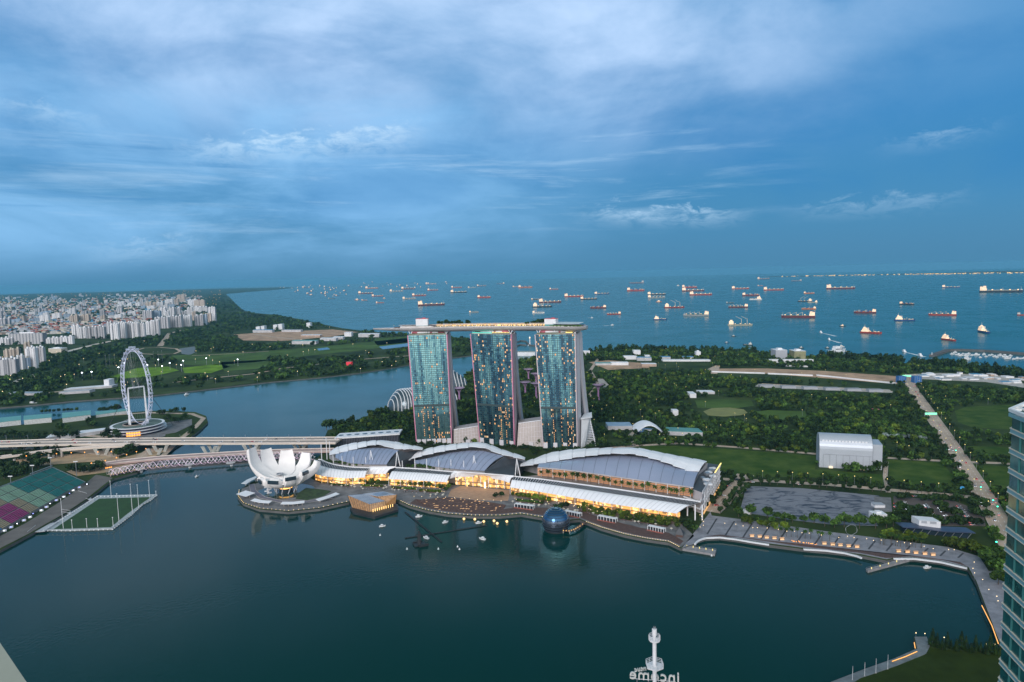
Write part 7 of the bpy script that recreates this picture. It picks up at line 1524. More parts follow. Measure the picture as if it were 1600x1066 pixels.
# motor boats
boatw = M('boat_white', (0.75, 0.76, 0.78), 0.35, var=0.03)
def motor_boat(P, L_, rz, label, group, src=[None]):
    if src[0] is None:
        t = thing('motor_boat', label, 'motor boat', (0, 0, 0), group); f = MB(); f.loft([[(-5, -1.4, -0.4), (-5, -1.7, 1.3), (-5, 1.7, 1.3), (-5, 1.4, -0.4)], [(1, -1.4, -0.4), (1, -1.8, 1.5), (1, 1.8, 1.5), (1, 1.4, -0.4)], [(4.6, -0.1, -0.2), (5.4, -0.1, 2.0), (5.4, 0.1, 2.0), (4.6, 0.1, -0.2)]]); f.build('hull', boatw, t); f = MB(); f.box(-0.5, 0, 1.4, 4.5, 2.6, 1.3).box(-1, 0, 2.7, 3, 2.2, 0.9); f.build('cabin', boatw, t); f = MB(); f.box(-0.3, 0, 1.75, 4.7, 2.7, 0.5); f.build('windscreen', darkglass, t); src[0] = t
    else: t = copy_tree(src[0], label=label); t['group'] = group
    t.location = (P[0], P[1], 0.2); t.rotation_euler = (0, 0, rz); t.scale = (L_ / 10,) * 3; return t
g = random.Random(9)
foam = M('foam', (0.6, 0.66, 0.7), 0.9, var=0.3, scale=0.1)
for u, v, L_, du, dv, lab in ((1282, 520, 22, 24, 5.5, 'white speedboat with a long wake left of the red supply ship'), (1295, 531, 20, 18, 5, 'white speedboat with a short wake nearest the row of workboats'), (1412, 550, 22, 26, 6, 'white speedboat running towards the shore left of the breakwater'), (1437, 556, 22, 8, 2, 'white speedboat just left of the breakwater tip'), (957, 508.5, 18, -14, 0.8, 'white speedboat with a wake right of the blunt end of the rooftop deck'), (925, 497, 18, -7, -0.3, 'white speedboat above the blunt end of the rooftop deck')):
    P, Q = G(u, v, 0), G(u + du, v + dv, 0); d = P - Q; motor_boat(P, L_, math.atan2(d.y, d.x), lab, 'speedboats off the coast'); nn = Vector((-d.y, d.x, 0)).normalized(); b = MB(); b.add([P + Vector((0, 0, 0.15)) + nn * 2, P + Vector((0, 0, 0.15)) - nn * 2, Q + Vector((0, 0, 0.15)) - nn * 7, Q + Vector((0, 0, 0.15)) + nn * 7], [(0, 1, 2, 3)]); o = b.build('wake', foam); tag(o, 'pale wake on the sea behind the %s' % lab.replace('white ', ''), 'wake', kind='stuff')
motor_boat(G(1309, 551, 0), 60, 0.3, 'large white yacht lying just off the coastal wood', 'yachts off the coast')
yg = 'white yachts moored behind the breakwater'
for i in range(24):
    u = (1488, 1492, 1497, 1501, 1505, 1510, 1514, 1518, 1526, 1532, 1537, 1541, 1546, 1550, 1554, 1558, 1562, 1569, 1574, 1579, 1584, 1590, 1595, 1599)[i]; motor_boat(G(u, 553.5 + (u - 1488) * 0.06 + g.uniform(-2.5, 3.5), 0), g.uniform(9, 20), g.uniform(-0.4, 0.4) + (math.pi if g.random() < .4 else 0), 'white yacht moored in the marina behind the breakwater', yg)
motor_boat(G(1511, 562, 0), 26, 0.1, 'white yacht on its own below the moored yachts', yg)
t = thing('breakwater', 'long dark breakwater wall with a bent tip at the right edge', 'breakwater', G(1520, 550, 0)); P = [G(u, v, 0) for u, v in ((1456, 557.5), (1481, 549), (1500, 548.5), (1540, 550), (1600, 554.5), (1680, 560))]; f = MB()
for a, b_ in zip(P, P[1:]): f.beam(a + Vector((0, 0, 2)), b_ + Vector((0, 0, 2)), 16, 9)
f.build('wall', quay, t); q = P[0]; MB().tube((q.x, q.y, 6), (q.x, q.y, 14), 1, 0.6, 6).build('beacon', white, t)
# small craft in the bay
for u, v, L_, rz, lab in ((597.5, 823, 9, 0.2, 'small white boat in the bay below the crystal pavilion'), (654.5, 808, 10, 0.3, 'small white boat nearest the tiered seating'), (696, 817, 9, 0.5, 'small white boat right of the fountain booms'), (748, 818, 9, 0.2, 'small white boat below the event plaza'), (665.5, 841.5, 10, 2.5, 'small white boat tied to the fountain rig'), (753.5, 843, 10, 2.6, 'small white boat alone in the middle of the bay'), (1449, 888, 9, 0.1, 'small white boat beside the slim jetty'), (51, 632, 24, 0.1, 'white ferry at the far shore on the left'), (292, 617, 16, 1.0, 'small white boat in the channel right of the wheel'), (308, 745, 8, 1.2, 'small boat in the shadow of the spiral footbridge')):
    motor_boat(G(u, v, 0), L_ * 0.8, rz, lab, 'small boats in the bay')
for i, (u, v) in enumerate(((636, 858.5), (685, 858.5), (718, 859), (594, 837), (1112, 869), (715, 855))): 
    P = G(u, v, 0); o = MB().lathe([(0.8, -0.3), (1.0, 0.3), (0.5, 1.0), (0.15, 2.2)], P, 8).build('buoy', boatw); tag(o, 'small white buoy floating in the bay', 'buoy', 'white buoys in the bay')
for i, (u, v) in enumerate(((725, 813), (742, 813.5), (756, 817), (772, 816), (777, 820), (792, 817))):
    P = G(u, v, 0); o = MB().lathe([(0.4, 0), (1.3, 0.8), (1.6, 1.6), (1.2, 2.6), (0.3, 3.1)], P, 10).build('lantern', M('lantern_glow', (0.6, 0.45, 0.25), 0.5, emit=(1, 0.62, 0.25), estr=0.8, var=0) if i == 0 else bpy.data.materials['lantern_glow']); tag(o, 'round amber lantern floating below the tiered seating', 'lantern', 'amber lanterns afloat by the tiered seating')

LBL = [o['label'] for L_ in SEEN.values() for _, o in L_]
assert len(set(LBL)) == len(LBL), [l for l in LBL if LBL.count(l) > 1]

# ------------------------------------------------------------------ planting
palm_proto('tpalm', 'terrace_palm', 'palm on the terrace in front of the largest hall', 'palms on the hall terrace', 7.5, 3)
for p in along([(842, 746.5), (905, 754.5), (970, 764.5), (1086, 781)], 24, 18, 1.0): plant('tpalm', p, TRNG.uniform(1.15, 1.55))
tree_proto('tround', 'terrace_tree', 'small round tree on the terrace of the two smaller halls', 'trees on the hall terraces', leaf_b, 220, 7, 3.6, 5, 1.1)
for p in along([(522, 724), (550, 729.5), (604, 730)], 9, 18, 1.5) + along([(634, 732), (690, 735.5), (750, 739.5)], 14, 18, 1.5): plant('tround', p, TRNG.uniform(0.7, 1.15))
tree_proto('hedge', 'promenade_tree', 'clipped bright green tree along the arcade promenade', 'green trees along the arcade promenade', leaf_c, 260, 7.5, 4.2, 6, 1.1)
for p in along([(508, 752), (560, 756), (600, 757)], 9, 3, 3) + along([(612, 758), (655, 761), (702, 764)], 20, 3, 2) + along([(801, 776), (830, 780), (862, 786)], 15, 3, 2.5) + along([(905, 795), (950, 804), (1000, 811), (1062, 820)], 32, 3, 3.5) + along([(940, 808), (1000, 816), (1060, 826)], 14, 3, 3): plant('hedge', p, TRNG.uniform(0.75, 1.2))
tree_proto('plaza', 'plaza_tree', 'dark broad tree between the halls, the event plaza and the hotel', 'dark trees round the halls and the hotel', leaf_a, 320, 10, 6, 7, 1.4)
for u, v in ((775, 779), (783, 778), (690, 766), (697, 768), (560, 754), (566, 752), (880, 796), (887, 794), (872, 798), (1072, 826), (1080, 822), (1084, 830), (1066, 820)): plant('plaza', G(u, v), TRNG.uniform(0.7, 1.05))
tree_proto('big', 'promenade_shade_tree', 'large round dark green tree between the dark lot and the promenade', 'large trees behind the right-hand promenade', leaf_b, 420, 13, 8.0, 8, 1.7)
for u, v, s in ((1154, 808, .9), (1173, 808, 1.1), (1199, 809, 1), (1214, 813, .8), (1227, 816, .9), (1256, 818, .75), (1272, 818, .9), (1288.6, 823, 1), (1304, 825, .8), (1319, 824, 1.15), (1343, 826, 1.15), (1368, 826, 1.1), (1385, 825, 1.1), (1238, 817, .7), (1206, 818, .7), (1182, 817, .7), (1164, 815, .7), (1396, 822, 1.0)): plant('big', G(u, v), s)
for p in along([(705, 699), (760, 700), (815, 702), (850, 705), (905, 705)], 34, 3, 5) + along([(640, 697), (700, 698)], 12, 3, 3) + along([(812, 694), (846, 695)], 9, 3, 4) + along([(828, 706), (838, 712)], 7, 3, 5) + along([(920, 700), (985, 699)], 16, 3, 6): plant('plaza', p, TRNG.uniform(0.6, 1.0))
palm_proto('ppalm', 'promenade_palm', 'tall palm on the right-hand promenade', 'palms on the right-hand promenade', 10.5, 4)
for p in along([(1216, 838), (1300, 847)], 9, 3, 1.5) + along([(1370, 850), (1445, 858)], 13, 3, 2): plant('ppalm', p, TRNG.uniform(0.85, 1.1))
tree_proto('prow', 'quay_tree', 'mid green tree in the grove along the right-hand promenade', 'grove along the right-hand promenade', leaf_c, 260, 8, 4.6, 9, 1.2)
for p in along([(1375, 838), (1410, 843), (1440, 848)], 16, 3, 4) + along([(1480, 853), (1510, 858), (1536, 864)], 22, 3, 6) + along([(1160, 818), (1200, 825), (1230, 830)], 10, 3, 3): plant('prow', p, TRNG.uniform(0.8, 1.25))
tree_proto('ave', 'avenue_tree', 'dark cone-shaped avenue tree beside a road', 'avenue trees along the roads', leaf_a, 300, 10.5, 4.4, 10, 1.35)
for px, n in (([(1170, 755.5), (1300, 763), (1395, 771)], 17), ([(1150, 748), (1260, 752), (1400, 762), (1500, 771)], 22), ([(1105, 798), (1128, 772), (1148, 748)], 13), ([(1126, 803), (1150, 772), (1162, 755)], 12), ([(1142, 800), (1160, 775), (1168, 760)], 8), ([(1404, 768), (1460, 771), (1520, 778)], 14), ([(1392, 600), (1440, 655), (1480, 712), (1515, 765), (1548, 815)], 34), ([(1440, 600), (1470, 640), (1500, 690), (1540, 745), (1575, 800)], 30), ([(1000, 694), (1060, 690), (1150, 695), (1280, 706)], 26), ([(1390, 712), (1440, 716), (1490, 719)], 10)):
    for p in along(px, n, 3, 3): plant('ave', p, TRNG.uniform(0.75, 1.2))
tree_proto('park', 'car_park_tree', 'spreading dark tree among the parked cars', 'trees of the car park', leaf_a, 300, 9, 6.5, 13, 1.5)
for v0, v1, u0, u1, n in ((780, 784, 1398, 1500, 9), (796, 803, 1396, 1450, 6), (808, 815, 1396, 1470, 10), (816, 822, 1400, 1530, 13), (790, 797, 1462, 1480, 3), (800, 806, 1475, 1500, 4), (786, 792, 1505, 1536, 6), (800, 812, 1516, 1545, 6)):
    for p in along([(u0, v0), (u1, v1)], n, 3, 5): plant('park', p, TRNG.uniform(0.8, 1.2))
for u, v, s in ((1545, 884, 1.2), (1556, 878, 1.2), (1566, 885, 1.3), (1552, 896, 1.2), (1564, 902, 1.2), (1575, 893, 1.2), (1560, 914, 1), (1572, 918, 1), (1540, 874, 1), (1551, 840, 1), (1558, 850, 1)): plant('big', G(u, v), s)
def conifer():
    t = thing('conifer', 'dark pointed conifer on the lawn by the bottom right inlet', 'conifer', (0, 0, 0), 'conifers by the bottom right inlet'); MB().tube((0, 0, 0), (0, 0, 9), 0.25, 0.08, 6).build('trunk', bark, t); gq = np.random.default_rng(4); n = 320; z = gq.random(n) ** 1.3; r = 2.3 * (1 - z) * (0.45 + 0.6 * gq.random(n)); a = gq.random(n) * 6.283; p = np.stack([r * np.cos(a), r * np.sin(a), 0.8 + z * 10], -1); d = np.stack([np.cos(a), np.sin(a), -0.4 * np.ones(n)], -1); u = np.stack([-np.sin(a), np.cos(a), np.zeros(n)], -1); s = (0.55 * (1.1 - z * 0.7))[:, None]
    qmesh('crown', np.stack([p - u * s, p + u * s, p + u * s * 0.4 + d * s * 1.6, p - u * s * 0.4 + d * s * 1.6], 1), leaf_a, t); TREE['con'] = [t, False]
conifer()
for i, u in enumerate((1457, 1464, 1472, 1480, 1486, 1494, 1502, 1509, 1517, 1524, 1532, 1540, 1547, 1555, 1562)): plant('con', G(u, 1009 + (u - 1457) * 0.11 + (i % 3) * 2), (1.25, 1.0, 0.8, 1.1, 0.7, 0.9)[i % 6])
tree_proto('fly', 'shore_tree', 'dark tree on the wheel shore', 'trees on the wheel shore', leaf_a, 280, 12, 6.5, 14, 1.6)
for px, n, j in (([(0, 684), (60, 684), (120, 684)], 20, 10), ([(0, 718), (40, 722), (90, 716)], 18, 14), ([(0, 734), (30, 735), (72, 728)], 20, 12), ([(0, 748), (20, 745), (50, 736)], 14, 10), ([(110, 737), (140, 739), (165, 732)], 13, 6), ([(180, 715), (205, 708)], 9, 6), ([(135, 664), (150, 668)], 5, 6), ([(160, 680), (185, 688)], 7, 8), ([(262, 658), (280, 660), (290, 656)], 7, 8), ([(240, 650), (290, 643)], 6, 6), ([(155, 645), (190, 641)], 7, 5), ([(0, 702), (60, 706), (120, 708)], 12, 8), ([(84, 670), (100, 675)], 5, 8), ([(295, 682), (302, 674)], 4, 4)):
    for p in along(px, n, 3, j): plant('fly', p, TRNG.uniform(0.8, 1.3))
for u, v in ((519, 668), (515, 669), (523, 670), (535, 672), (510, 672)): plant('fly', G(u, v), 1.5)
for u in (66, 72, 78, 84, 92, 100, 106, 112, 120): plant('fly', G(u, 646 - (u - 66) * 0.06, 0.5), 0.7)
# silvery shrubs
tree_proto('silver', 'silver_shrub', 'round silver-white shrub in the row by the main road', 'silver-white shrubs', leafmat('silver_leaves', (0.10, 0.14, 0.13), (0.26, 0.32, 0.32)), 160, 9, 5.5, 15, 1.4, 'shrub')
for p in along([(1376, 684), (1410, 686), (1450, 690)], 16, 3, 3): plant('silver', p, TRNG.uniform(0.8, 1.1))

# gardens: single trees in front, the mass of the wood behind them as one
def field_pts(poly, n, excl, seed):
    g = np.random.default_rng(seed); P = np.array([(p[0], p[1]) for p in poly]); lo, hi = P.min(0), P.max(0); Q = lo + (hi - lo) * g.random((n, 2)); Q = Q[inside(Q, poly)]
    for e in excl:
        e_ = np.array(e); a, b_ = e_.min(0), e_.max(0); I = np.all((Q > a) & (Q < b_), 1)
        if I.any(): J = np.where(I)[0]; k = inside(Q[J], e); Q = np.delete(Q, J[k], 0)
    return Q
for E0, E1, e, fp in HT: EXCL.append([tuple((p)[:2]) for p in (E0[0] - Vector((12, 25, 0)), E1[0] + Vector((8, -25, 0)), E1[0] + e * 95, E0[0] + e * 95)])
gard = [tuple(p[:2]) for p in gpoly([(514, 671), (534, 664), (560, 654), (600, 641), (650, 623), (705, 601), (740, 580), (790, 569.5), (815, 564.5), (860, 557.5), (920, 553.5), (960, 550.5), (1000, 548.3), (1100, 551.5), (1210, 554.5), (1280, 558.5), (1350, 563.5), (1420, 569.5), (1480, 575.5), (1540, 581.5), (1900, 615), (1900, 860), (1590, 850), (1530, 790), (1500, 772), (1400, 766), (1270, 749), (1130, 747), (1100, 720), (985, 700), (905, 700), (840, 697), (700, 693), (640, 690), (520, 688)])]
for px in ([(1108, 573), (1200, 573), (1300, 579), (1402, 586), (1406, 613), (1290, 600), (1110, 592)], [(1080, 622), (1180, 622), (1186, 646), (1082, 648)], [(1094, 636), (1174, 636), (1176, 661), (1096, 660)], [(1178, 599), (1395, 607), (1398, 622), (1176, 612)], [(915, 564), (1112, 563), (1112, 582), (915, 584)], [(1488, 638), (1590, 630), (1590, 682), (1490, 672)], [(1500, 695), (1590, 698), (1590, 718), (1505, 714)], [(1420, 583), (1620, 583), (1620, 612), (1425, 602)]): EXCL.append([tuple(p[:2]) for p in gpoly(px)])
for px in ([(360, 517), (565, 512), (570, 531), (380, 541)], [(180, 572), (400, 565), (395, 592), (180, 594)], [(270, 552), (420, 549), (420, 575), (275, 572)], [(400, 556), (640, 528), (645, 546), (480, 566)], [(95, 604), (180, 592), (182, 614), (98, 625)], [(205, 542), (290, 540), (292, 558), (206, 560)]): EXCL.append([tuple(p[:2]) for p in gpoly(px)])
Q = field_pts(gard, 40000, EXCL, 3)
nz = np.sin(Q[:, 0] * 0.021 + 1.3) * np.sin(Q[:, 1] * 0.017 + 0.4) + 0.6 * np.sin(Q[:, 0] * 0.05 + Q[:, 1] * 0.043) + 0.5 * np.random.default_rng(1).normal(size=len(Q))
Q = Q[nz > -0.75]; rad = 9
gk = {}
keep = []
for i, (x, y) in enumerate(Q):
    s = 7.5 if y < 1500 else 9.5
    k = (int(x // s), int(y // s))
    if k in gk: continue
    gk[k] = 1; keep.append(i)
Q = Q[keep]; Q = Q[np.argsort(Q[:, 1])]
vis = (Q[:, 0] / Q[:, 1] > -0.3) & (Q[:, 0] / Q[:, 1] < 1.05); Q = Q[vis]
for k, (lf, sd, lab) in enumerate(((leaf_a, 31, 'dark green garden tree behind the halls and the lawn'), (leaf_b, 32, 'mid green garden tree behind the halls and the lawn'), (leaf_c, 33, 'yellow-green garden tree behind the halls and the lawn'))): tree_proto('gt%d' % k, 'garden_tree', lab, ('dark', 'mid green', 'yellow-green')[k] + ' trees of the gardens', lf, 240, 11, 5.6, sd, 1.5)
for i, (x, y) in enumerate(Q[:300]): plant('gt%d' % (0 if TRNG.random() < 0.5 else 1 if TRNG.random() < 0.75 else 2), (x, y, 3), TRNG.uniform(0.65, 1.25))
def wood(name, label, Pq, arrs, mat, smin, smax, z=3.0, sd=0):
    g = np.random.default_rng(sd); P = np.column_stack([Pq, np.full(len(Pq), z)]); o = qmesh(name, scatter(arrs, P, g.uniform(smin, smax, len(P)), zs=g.uniform(0.8, 1.3, len(P))), mat); tag(o, label, 'woodland', kind='stuff'); return o
R0 = Q[300:]; sel = np.random.default_rng(8).random(len(R0)); nr = R0[:, 1] < 1600
lowc = [crown_arr(110, 5.6, 6, 5.5, 50 + i, 2.0) for i in range(5)]; farc = [crown_arr(60, 6.4, 6.5, 5.8, 60 + i, 2.9) for i in range(5)]
for nm, c_, a, b_, m_ in (('dark', 'dark green', 0, 0.54, leaf_a), ('mid', 'mid green', 0.54, 0.88, leaf_b), ('pale', 'yellow-green', 0.88, 1.0, leaf_c)):
    I = (sel >= a) & (sel < b_)
    wood('garden_wood', c_ + ' trees massed across the gardens up to the sea', R0[I & nr], lowc, m_, 0.6, 1.3, 3, 5); wood('garden_wood', c_ + ' trees massed along the far side of the gardens', R0[I & ~nr], farc, m_, 0.7, 1.35, 3, 6)
# taller trees along the sea edge and the left-hand coast
Q = np.concatenate([np.array([tuple(p[:2]) for p in along(px, n, 3, 14)]) for px, n in (([(925, 553), (1000, 548.5), (1060, 550), (1120, 552.5), (1180, 554)], 120), ([(1290, 559.5), (1340, 563), (1405, 569)], 90), ([(1425, 571.5), (1500, 578), (1600, 590)], 110), ([(1475, 573), (1500, 576)], 14), ([(1530, 580), (1560, 583)], 14))])
wood('coastal_wood', 'dark line of trees along the sea edge', Q, [crown_arr(80, 8.5, 12, 9, 70 + i, 3.0) for i in range(4)], leaf_a, 0.9, 1.5, 3, 9)
left = [tuple(p[:2]) for p in gpoly([(-60, 640), (0, 635), (110, 625), (165, 621), (230, 617), (300, 609), (350, 603), (420, 595), (500, 588.5), (560, 581.5), (640, 568.5), (700, 558.5), (740, 553.5), (790, 547.5), (740, 531.5), (700, 527.5), (620, 523.5), (575, 519.5), (535, 514.5), (500, 507.5), (470, 500.5), (430, 493.5), (395, 490.2), (380, 486.2), (366, 474.5), (356, 466.5), (350, 460), (322, 462), (332, 480), (338, 500), (300, 513), (248, 528), (170, 534), (100, 545), (70, 548), (72, 570), (20, 590), (-60, 600)])]
Q = field_pts(left, 150000, EXCL, 12); Q = Q[np.random.default_rng(55).random(len(Q)) < np.clip(2600 / Q[:, 1], 0.12, 1) ** 1.6]; nz = np.sin(Q[:, 0] * 0.006 + 0.7) * np.sin(Q[:, 1] * 0.005 + 2.0) + 0.5 * np.sin(Q[:, 0] * 0.02 + 1) * np.sin(Q[:, 1] * 0.017) + 0.45 * np.random.default_rng(2).normal(size=len(Q)); Q = Q[nz > -0.5]
vis = (Q[:, 0] / Q[:, 1] > -0.85); Q = Q[vis]; farl = [crown_arr(44, 9.5, 9, 7, 80 + i, 4.6) for i in range(5)]; sel = np.random.default_rng(18).random(len(Q))
for c_, a, b_, m_ in (('dark green', 0, 0.6, leaf_a), ('mid green', 0.6, 1.0, leaf_b)): wood('shore_wood', c_ + ' woods covering the far left shore', Q[(sel >= a) & (sel < b_)], farl, m_, 0.6, 1.3, 3, 14)
city = [tuple(p[:2]) for p in gpoly([(-60, 600), (20, 590), (72, 570), (70, 548), (170, 532), (250, 526), (335, 500), (325, 470), (300, 463), (-60, 470)])]
Q = field_pts(city, 9000, [], 22); Q = Q[Q[:, 1] < 9000]
wood('city_trees', 'dark trees between the roofs of the hazy city', Q, [crown_arr(30, 13, 10, 7, 90 + i, 7) for i in range(3)], leaf_a, 0.7, 1.3, 3, 15)

# ------------------------------------------------------------------ lamps and cars
def lamp_set(name, label, group, pts, h, size, m, cat='lamp', post=None):
    t = thing(name, label, cat, (0, 0, 0), group); MB().tube((0, 0, 0), (0, 0, h), size * 0.16, size * 0.12, 5).build('post', post or steelg, t); MB().lathe([(size * 0.2, h - size * 0.3), (size * 0.5, h), (size * 0.2, h + size * 0.4)], (0, 0, 0), 7).build('lamp_head', m, t)
    for i, p in enumerate(pts):
        if i == 0: t.location = p
        else: copy_tree(t, p)
edge = along([(374, 766), (372, 776), (381, 787), (406, 795), (450, 799), (500, 794), (545, 784)], 36, 3) + along([(625, 783), (641, 790.5), (670, 798), (700, 803), (740, 806), (780, 806), (815, 803), (850, 809), (862, 811)], 44, 3) + along([(915, 816), (940, 825), (975, 835), (1010, 842), (1045, 847), (1062, 856)], 44, 3)
lamp_set('edge_lamp', 'small warm lamp on the edge of the boardwalk', 'lamps along the boardwalk edge', edge, 1.0, 0.7, warmhot)
lamp_set('promenade_lamp', 'slim lamp post on the right-hand promenade', 'lamps on the right-hand promenade', along([(1130, 828), (1250, 842), (1400, 858), (1500, 872)], 26, 3, 3) + along([(1090, 812), (1100, 822), (1095, 835)], 6, 3, 3) + along([(1515, 886), (1560, 960)], 7, 3, 4), 7, 0.75, warmhot)
k0 = None
for i, (u, v) in enumerate([(1175, 839), (1187, 840), (1198, 841.5), (1210, 842.5), (1222, 844), (1288, 851), (1301, 852.5), (1313, 853.5), (1326, 855), (1339, 856), (1404, 863), (1418, 864), (1431, 865.5), (1445, 867), (1458, 868.5)]):
    if k0 is None:
        k0 = t = thing('lit_kiosk', 'low kiosk with a glowing amber roof on the promenade edge', 'kiosk', G(u, v), 'glowing kiosks on the promenade edge'); q = t.location; MB().box(q.x, q.y, 5.4, 4.6, 1.6, 0.3).build('roof', M('amber_roof', (0.5, 0.3, 0.18), 0.5, emit=(1, 0.5, 0.2), estr=0.25, var=0), t)
        for dx in (-2.2, 2.2): MB().box(q.x + dx, q.y, 3, 0.3, 0.3, 2.4).build('post', dark, t)
        MB().box(q.x, q.y, 3.2, 4.0, 1.2, 1.2).build('counter', bpy.data.materials['step_glow'], t)
    else: copy_tree(k0, G(u, v))
lamp_set('bollard_light', 'amber bollard light in the bright cluster on the promenade', 'amber bollard lights', [p for p in along([(1235, 847), (1277, 853)], 22, 3, 1.4)], 1.6, 0.9, orangel)
g = random.Random(17); pts = []
gq = field_pts(gard, 4000, [], 41); gq = gq[(gq[:, 0] / gq[:, 1] > -0.05) & (gq[:, 0] / gq[:, 1] < 0.74)]
for x, y in gq[:85]: pts.append((x, y, 3))
lamp_set('garden_lamp', 'tiny yellow lamp among the garden trees', 'lamps of the gardens', pts, 12, 1.3, yell)
pts = [G(g.uniform(905, 1130) + g.gauss(0, 20), g.uniform(560, 690)) for i in range(34)]
lamp_set('path_lamp', 'tiny yellow path lamp in the gardens behind the hotel', 'path lamps behind the hotel', pts, 12, 1.3, yell)
pts = [G(u, v - (u - 100) * 0.08) for u, v in [(g.uniform(0, 620), g.uniform(545, 635)) for i in range(80)] if v - (u - 100) * 0.08 < 628 - u * 0.075]
lamp_set('shore_lamp', 'tiny warm lamp among the woods of the far left shore', 'lamps of the far left shore', pts, 14, 2.0, warmhot)
pts = along([(30, 722), (110, 716), (185, 714)], 7, 3) + along([(110, 739), (170, 728), (250, 703)], 8, 3) + along([(165, 741), (176, 739)], 4, 3)
lamp_set('amber_street_lamp', 'amber street lamp on the roads below the viaduct', 'amber street lamps below the viaduct', pts, 9, 2.0, orangel, 'street lamp')
pts = along([(1410, 596), (1440, 640), (1470, 685), (1505, 735), (1550, 808)], 22, 3) + along([(1428, 590), (1460, 640), (1500, 695), (1540, 755), (1580, 818)], 22, 3) + along([(1180, 748), (1300, 754), (1480, 770)], 12, 3)
lamp_set('street_lamp', 'tall street lamp beside the main road', 'street lamps along the roads', pts, 11, 1.3, yell, 'street lamp')
pts = [G(u, v) for u, v in ((129, 594), (144, 592.5), (186, 585), (231, 581), (254, 583), (266, 578), (287, 574), (284, 581), (323, 570), (372, 572), (195, 578), (248, 572))]
lamp_set('pitch_floodlight', 'bright white floodlight over the far green pitches', 'floodlights of the far pitches', pts, 22, 4.5, coolw, 'floodlight')
pts = [G(u, v) for u, v in ((166, 576), (172, 575), (180, 574), (205, 573), (241, 570), (248, 569), (254, 568), (195, 575))]
lamp_set('pitch_mast', 'slender unlit mast in front of the far loop road', 'slender masts by the far loop road', [p for p in pts], 45, 1.6, white, 'mast')
pts = [G(u, v) for u, v in ((1484, 762), (1550, 784), (1555, 795), (1531, 765), (1556, 851))]
for i, (u, v, m_, c_) in enumerate(((1511, 763, greenl, 'green'), (1532, 766, greenl, 'green'), (1548, 772, redl, 'red'), (1551, 787, greenl, 'green'), (1558, 797, greenl, 'green'), (1556, 853, greenl, 'green'), (1478, 707, greenl, 'green'), (1493, 708, greenl, 'green'), (1512, 713, redl, 'red'), (1442, 660, greenl, 'green'))):
    q = G(u, v); t = thing('traffic_light', 'traffic light showing %s, %s' % (c_, ('left of the two at the far side of the near crossroads', 'right of the two at the far side of the near crossroads', 'beside the near crossroads', 'on the near right corner of the near crossroads', 'just below the near crossroads', 'at the bottom end of the main road', 'left of the pair at the middle crossing', 'right of the pair at the middle crossing', 'at the right of the middle crossing', 'beside the green-lit road gantry')[i]), 'traffic light', q, 'traffic lights on the main road')
    MB().tube(q, (q.x, q.y, 8), 0.15, 0.12, 5).build('post', dark, t); MB().box(q.x, q.y, 6.4, 0.9, 0.5, 2.2).build('housing', dark, t); MB().lathe([(0.15, 6.6), (1.0, 7.3), (0.15, 8.0)], (q.x, q.y - 0.5, 0), 8).build('signal', m_, t)
carc = [M('car_white', (0.7, 0.7, 0.72), 0.3, var=0), M('car_black', (0.03, 0.03, 0.035), 0.25, var=0), M('car_silver', (0.4, 0.41, 0.43), 0.3, metal=0.4, var=0), M('car_red', (0.45, 0.03, 0.03), 0.3, var=0)]
CARS = []
for m_, nm in zip(carc, ('white', 'black', 'silver', 'red')):
    t = thing('parked_car', '%s car' % nm, 'car', (0, 0, 0), 'cars'); f = MB(); f.loft([[(-2.2, s * 0.85, 0.3), (-2.25, s * 0.88, 0.85), (-0.9, s * 0.88, 0.95), (0.9, s * 0.88, 0.92), (2.2, s * 0.8, 0.75), (2.2, s * 0.8, 0.3)] for s in (-1, 1)]); f.build('body', m_, t); f = MB(); f.loft([[(-1.7, s * 0.8, 0.9), (-1.2, s * 0.68, 1.45), (0.3, s * 0.68, 1.45), (1.0, s * 0.78, 0.9)] for s in (-1, 1)]); f.build('cabin', darkglass, t); MB().box(-0.45, 0, 1.44, 1.5, 1.3, 0.06).build('roof', m_, t)
    for sx in (-1.35, 1.35):
        for sy in (-0.8, 0.8): MB().tube((sx, sy - 0.1, 0.33), (sx, sy + 0.1, 0.33), 0.33, 0.33, 10).build('wheel', dark, t)
    for sy in (-0.6, 0.6): MB().box(2.2, sy, 0.55, 0.1, 0.35, 0.2).build('headlight', coolw, t); MB().box(-2.25, sy, 0.6, 0.1, 0.35, 0.2).build('tail_light', redl, t)
    CARS.append([t, False])
def car(P, rz, lab, grp, k=None):
    k = g.choice((0, 0, 0, 1, 2, 2, 3)) if k is None else k; t, used = CARS[k]; nm = ('white', 'black', 'silver', 'red')[k]
    if not used: CARS[k][1] = True; t.location = P; t.rotation_euler = (0, 0, rz); t.scale = (1.15,) * 3; t['label'] = '%s car %s' % (nm, lab)
    else: t = copy_tree(t, Vector(P), rz, '%s car %s' % (nm, lab), 1.15)
    t['group'] = '%s %s' % (nm, grp)
for u0, v0, u1, v1, n in ((1446, 789, 1462, 811, 14), (1412, 784, 1424, 806, 8), (1463, 785, 1480, 811, 9), (1498, 790, 1520, 822, 10), (1400, 785, 1402, 806, 4), (1485, 795, 1494, 815, 5), (1460, 828, 1500, 829, 4)):
    for p in along([(u0, v0), (u1, v1)], n, 3.3, 0.5):
        if g.random() < 0.8: car(p, 0.3 + (math.pi if g.random() < 0.4 else 0), 'parked in the shaded car park', 'cars in the car park')
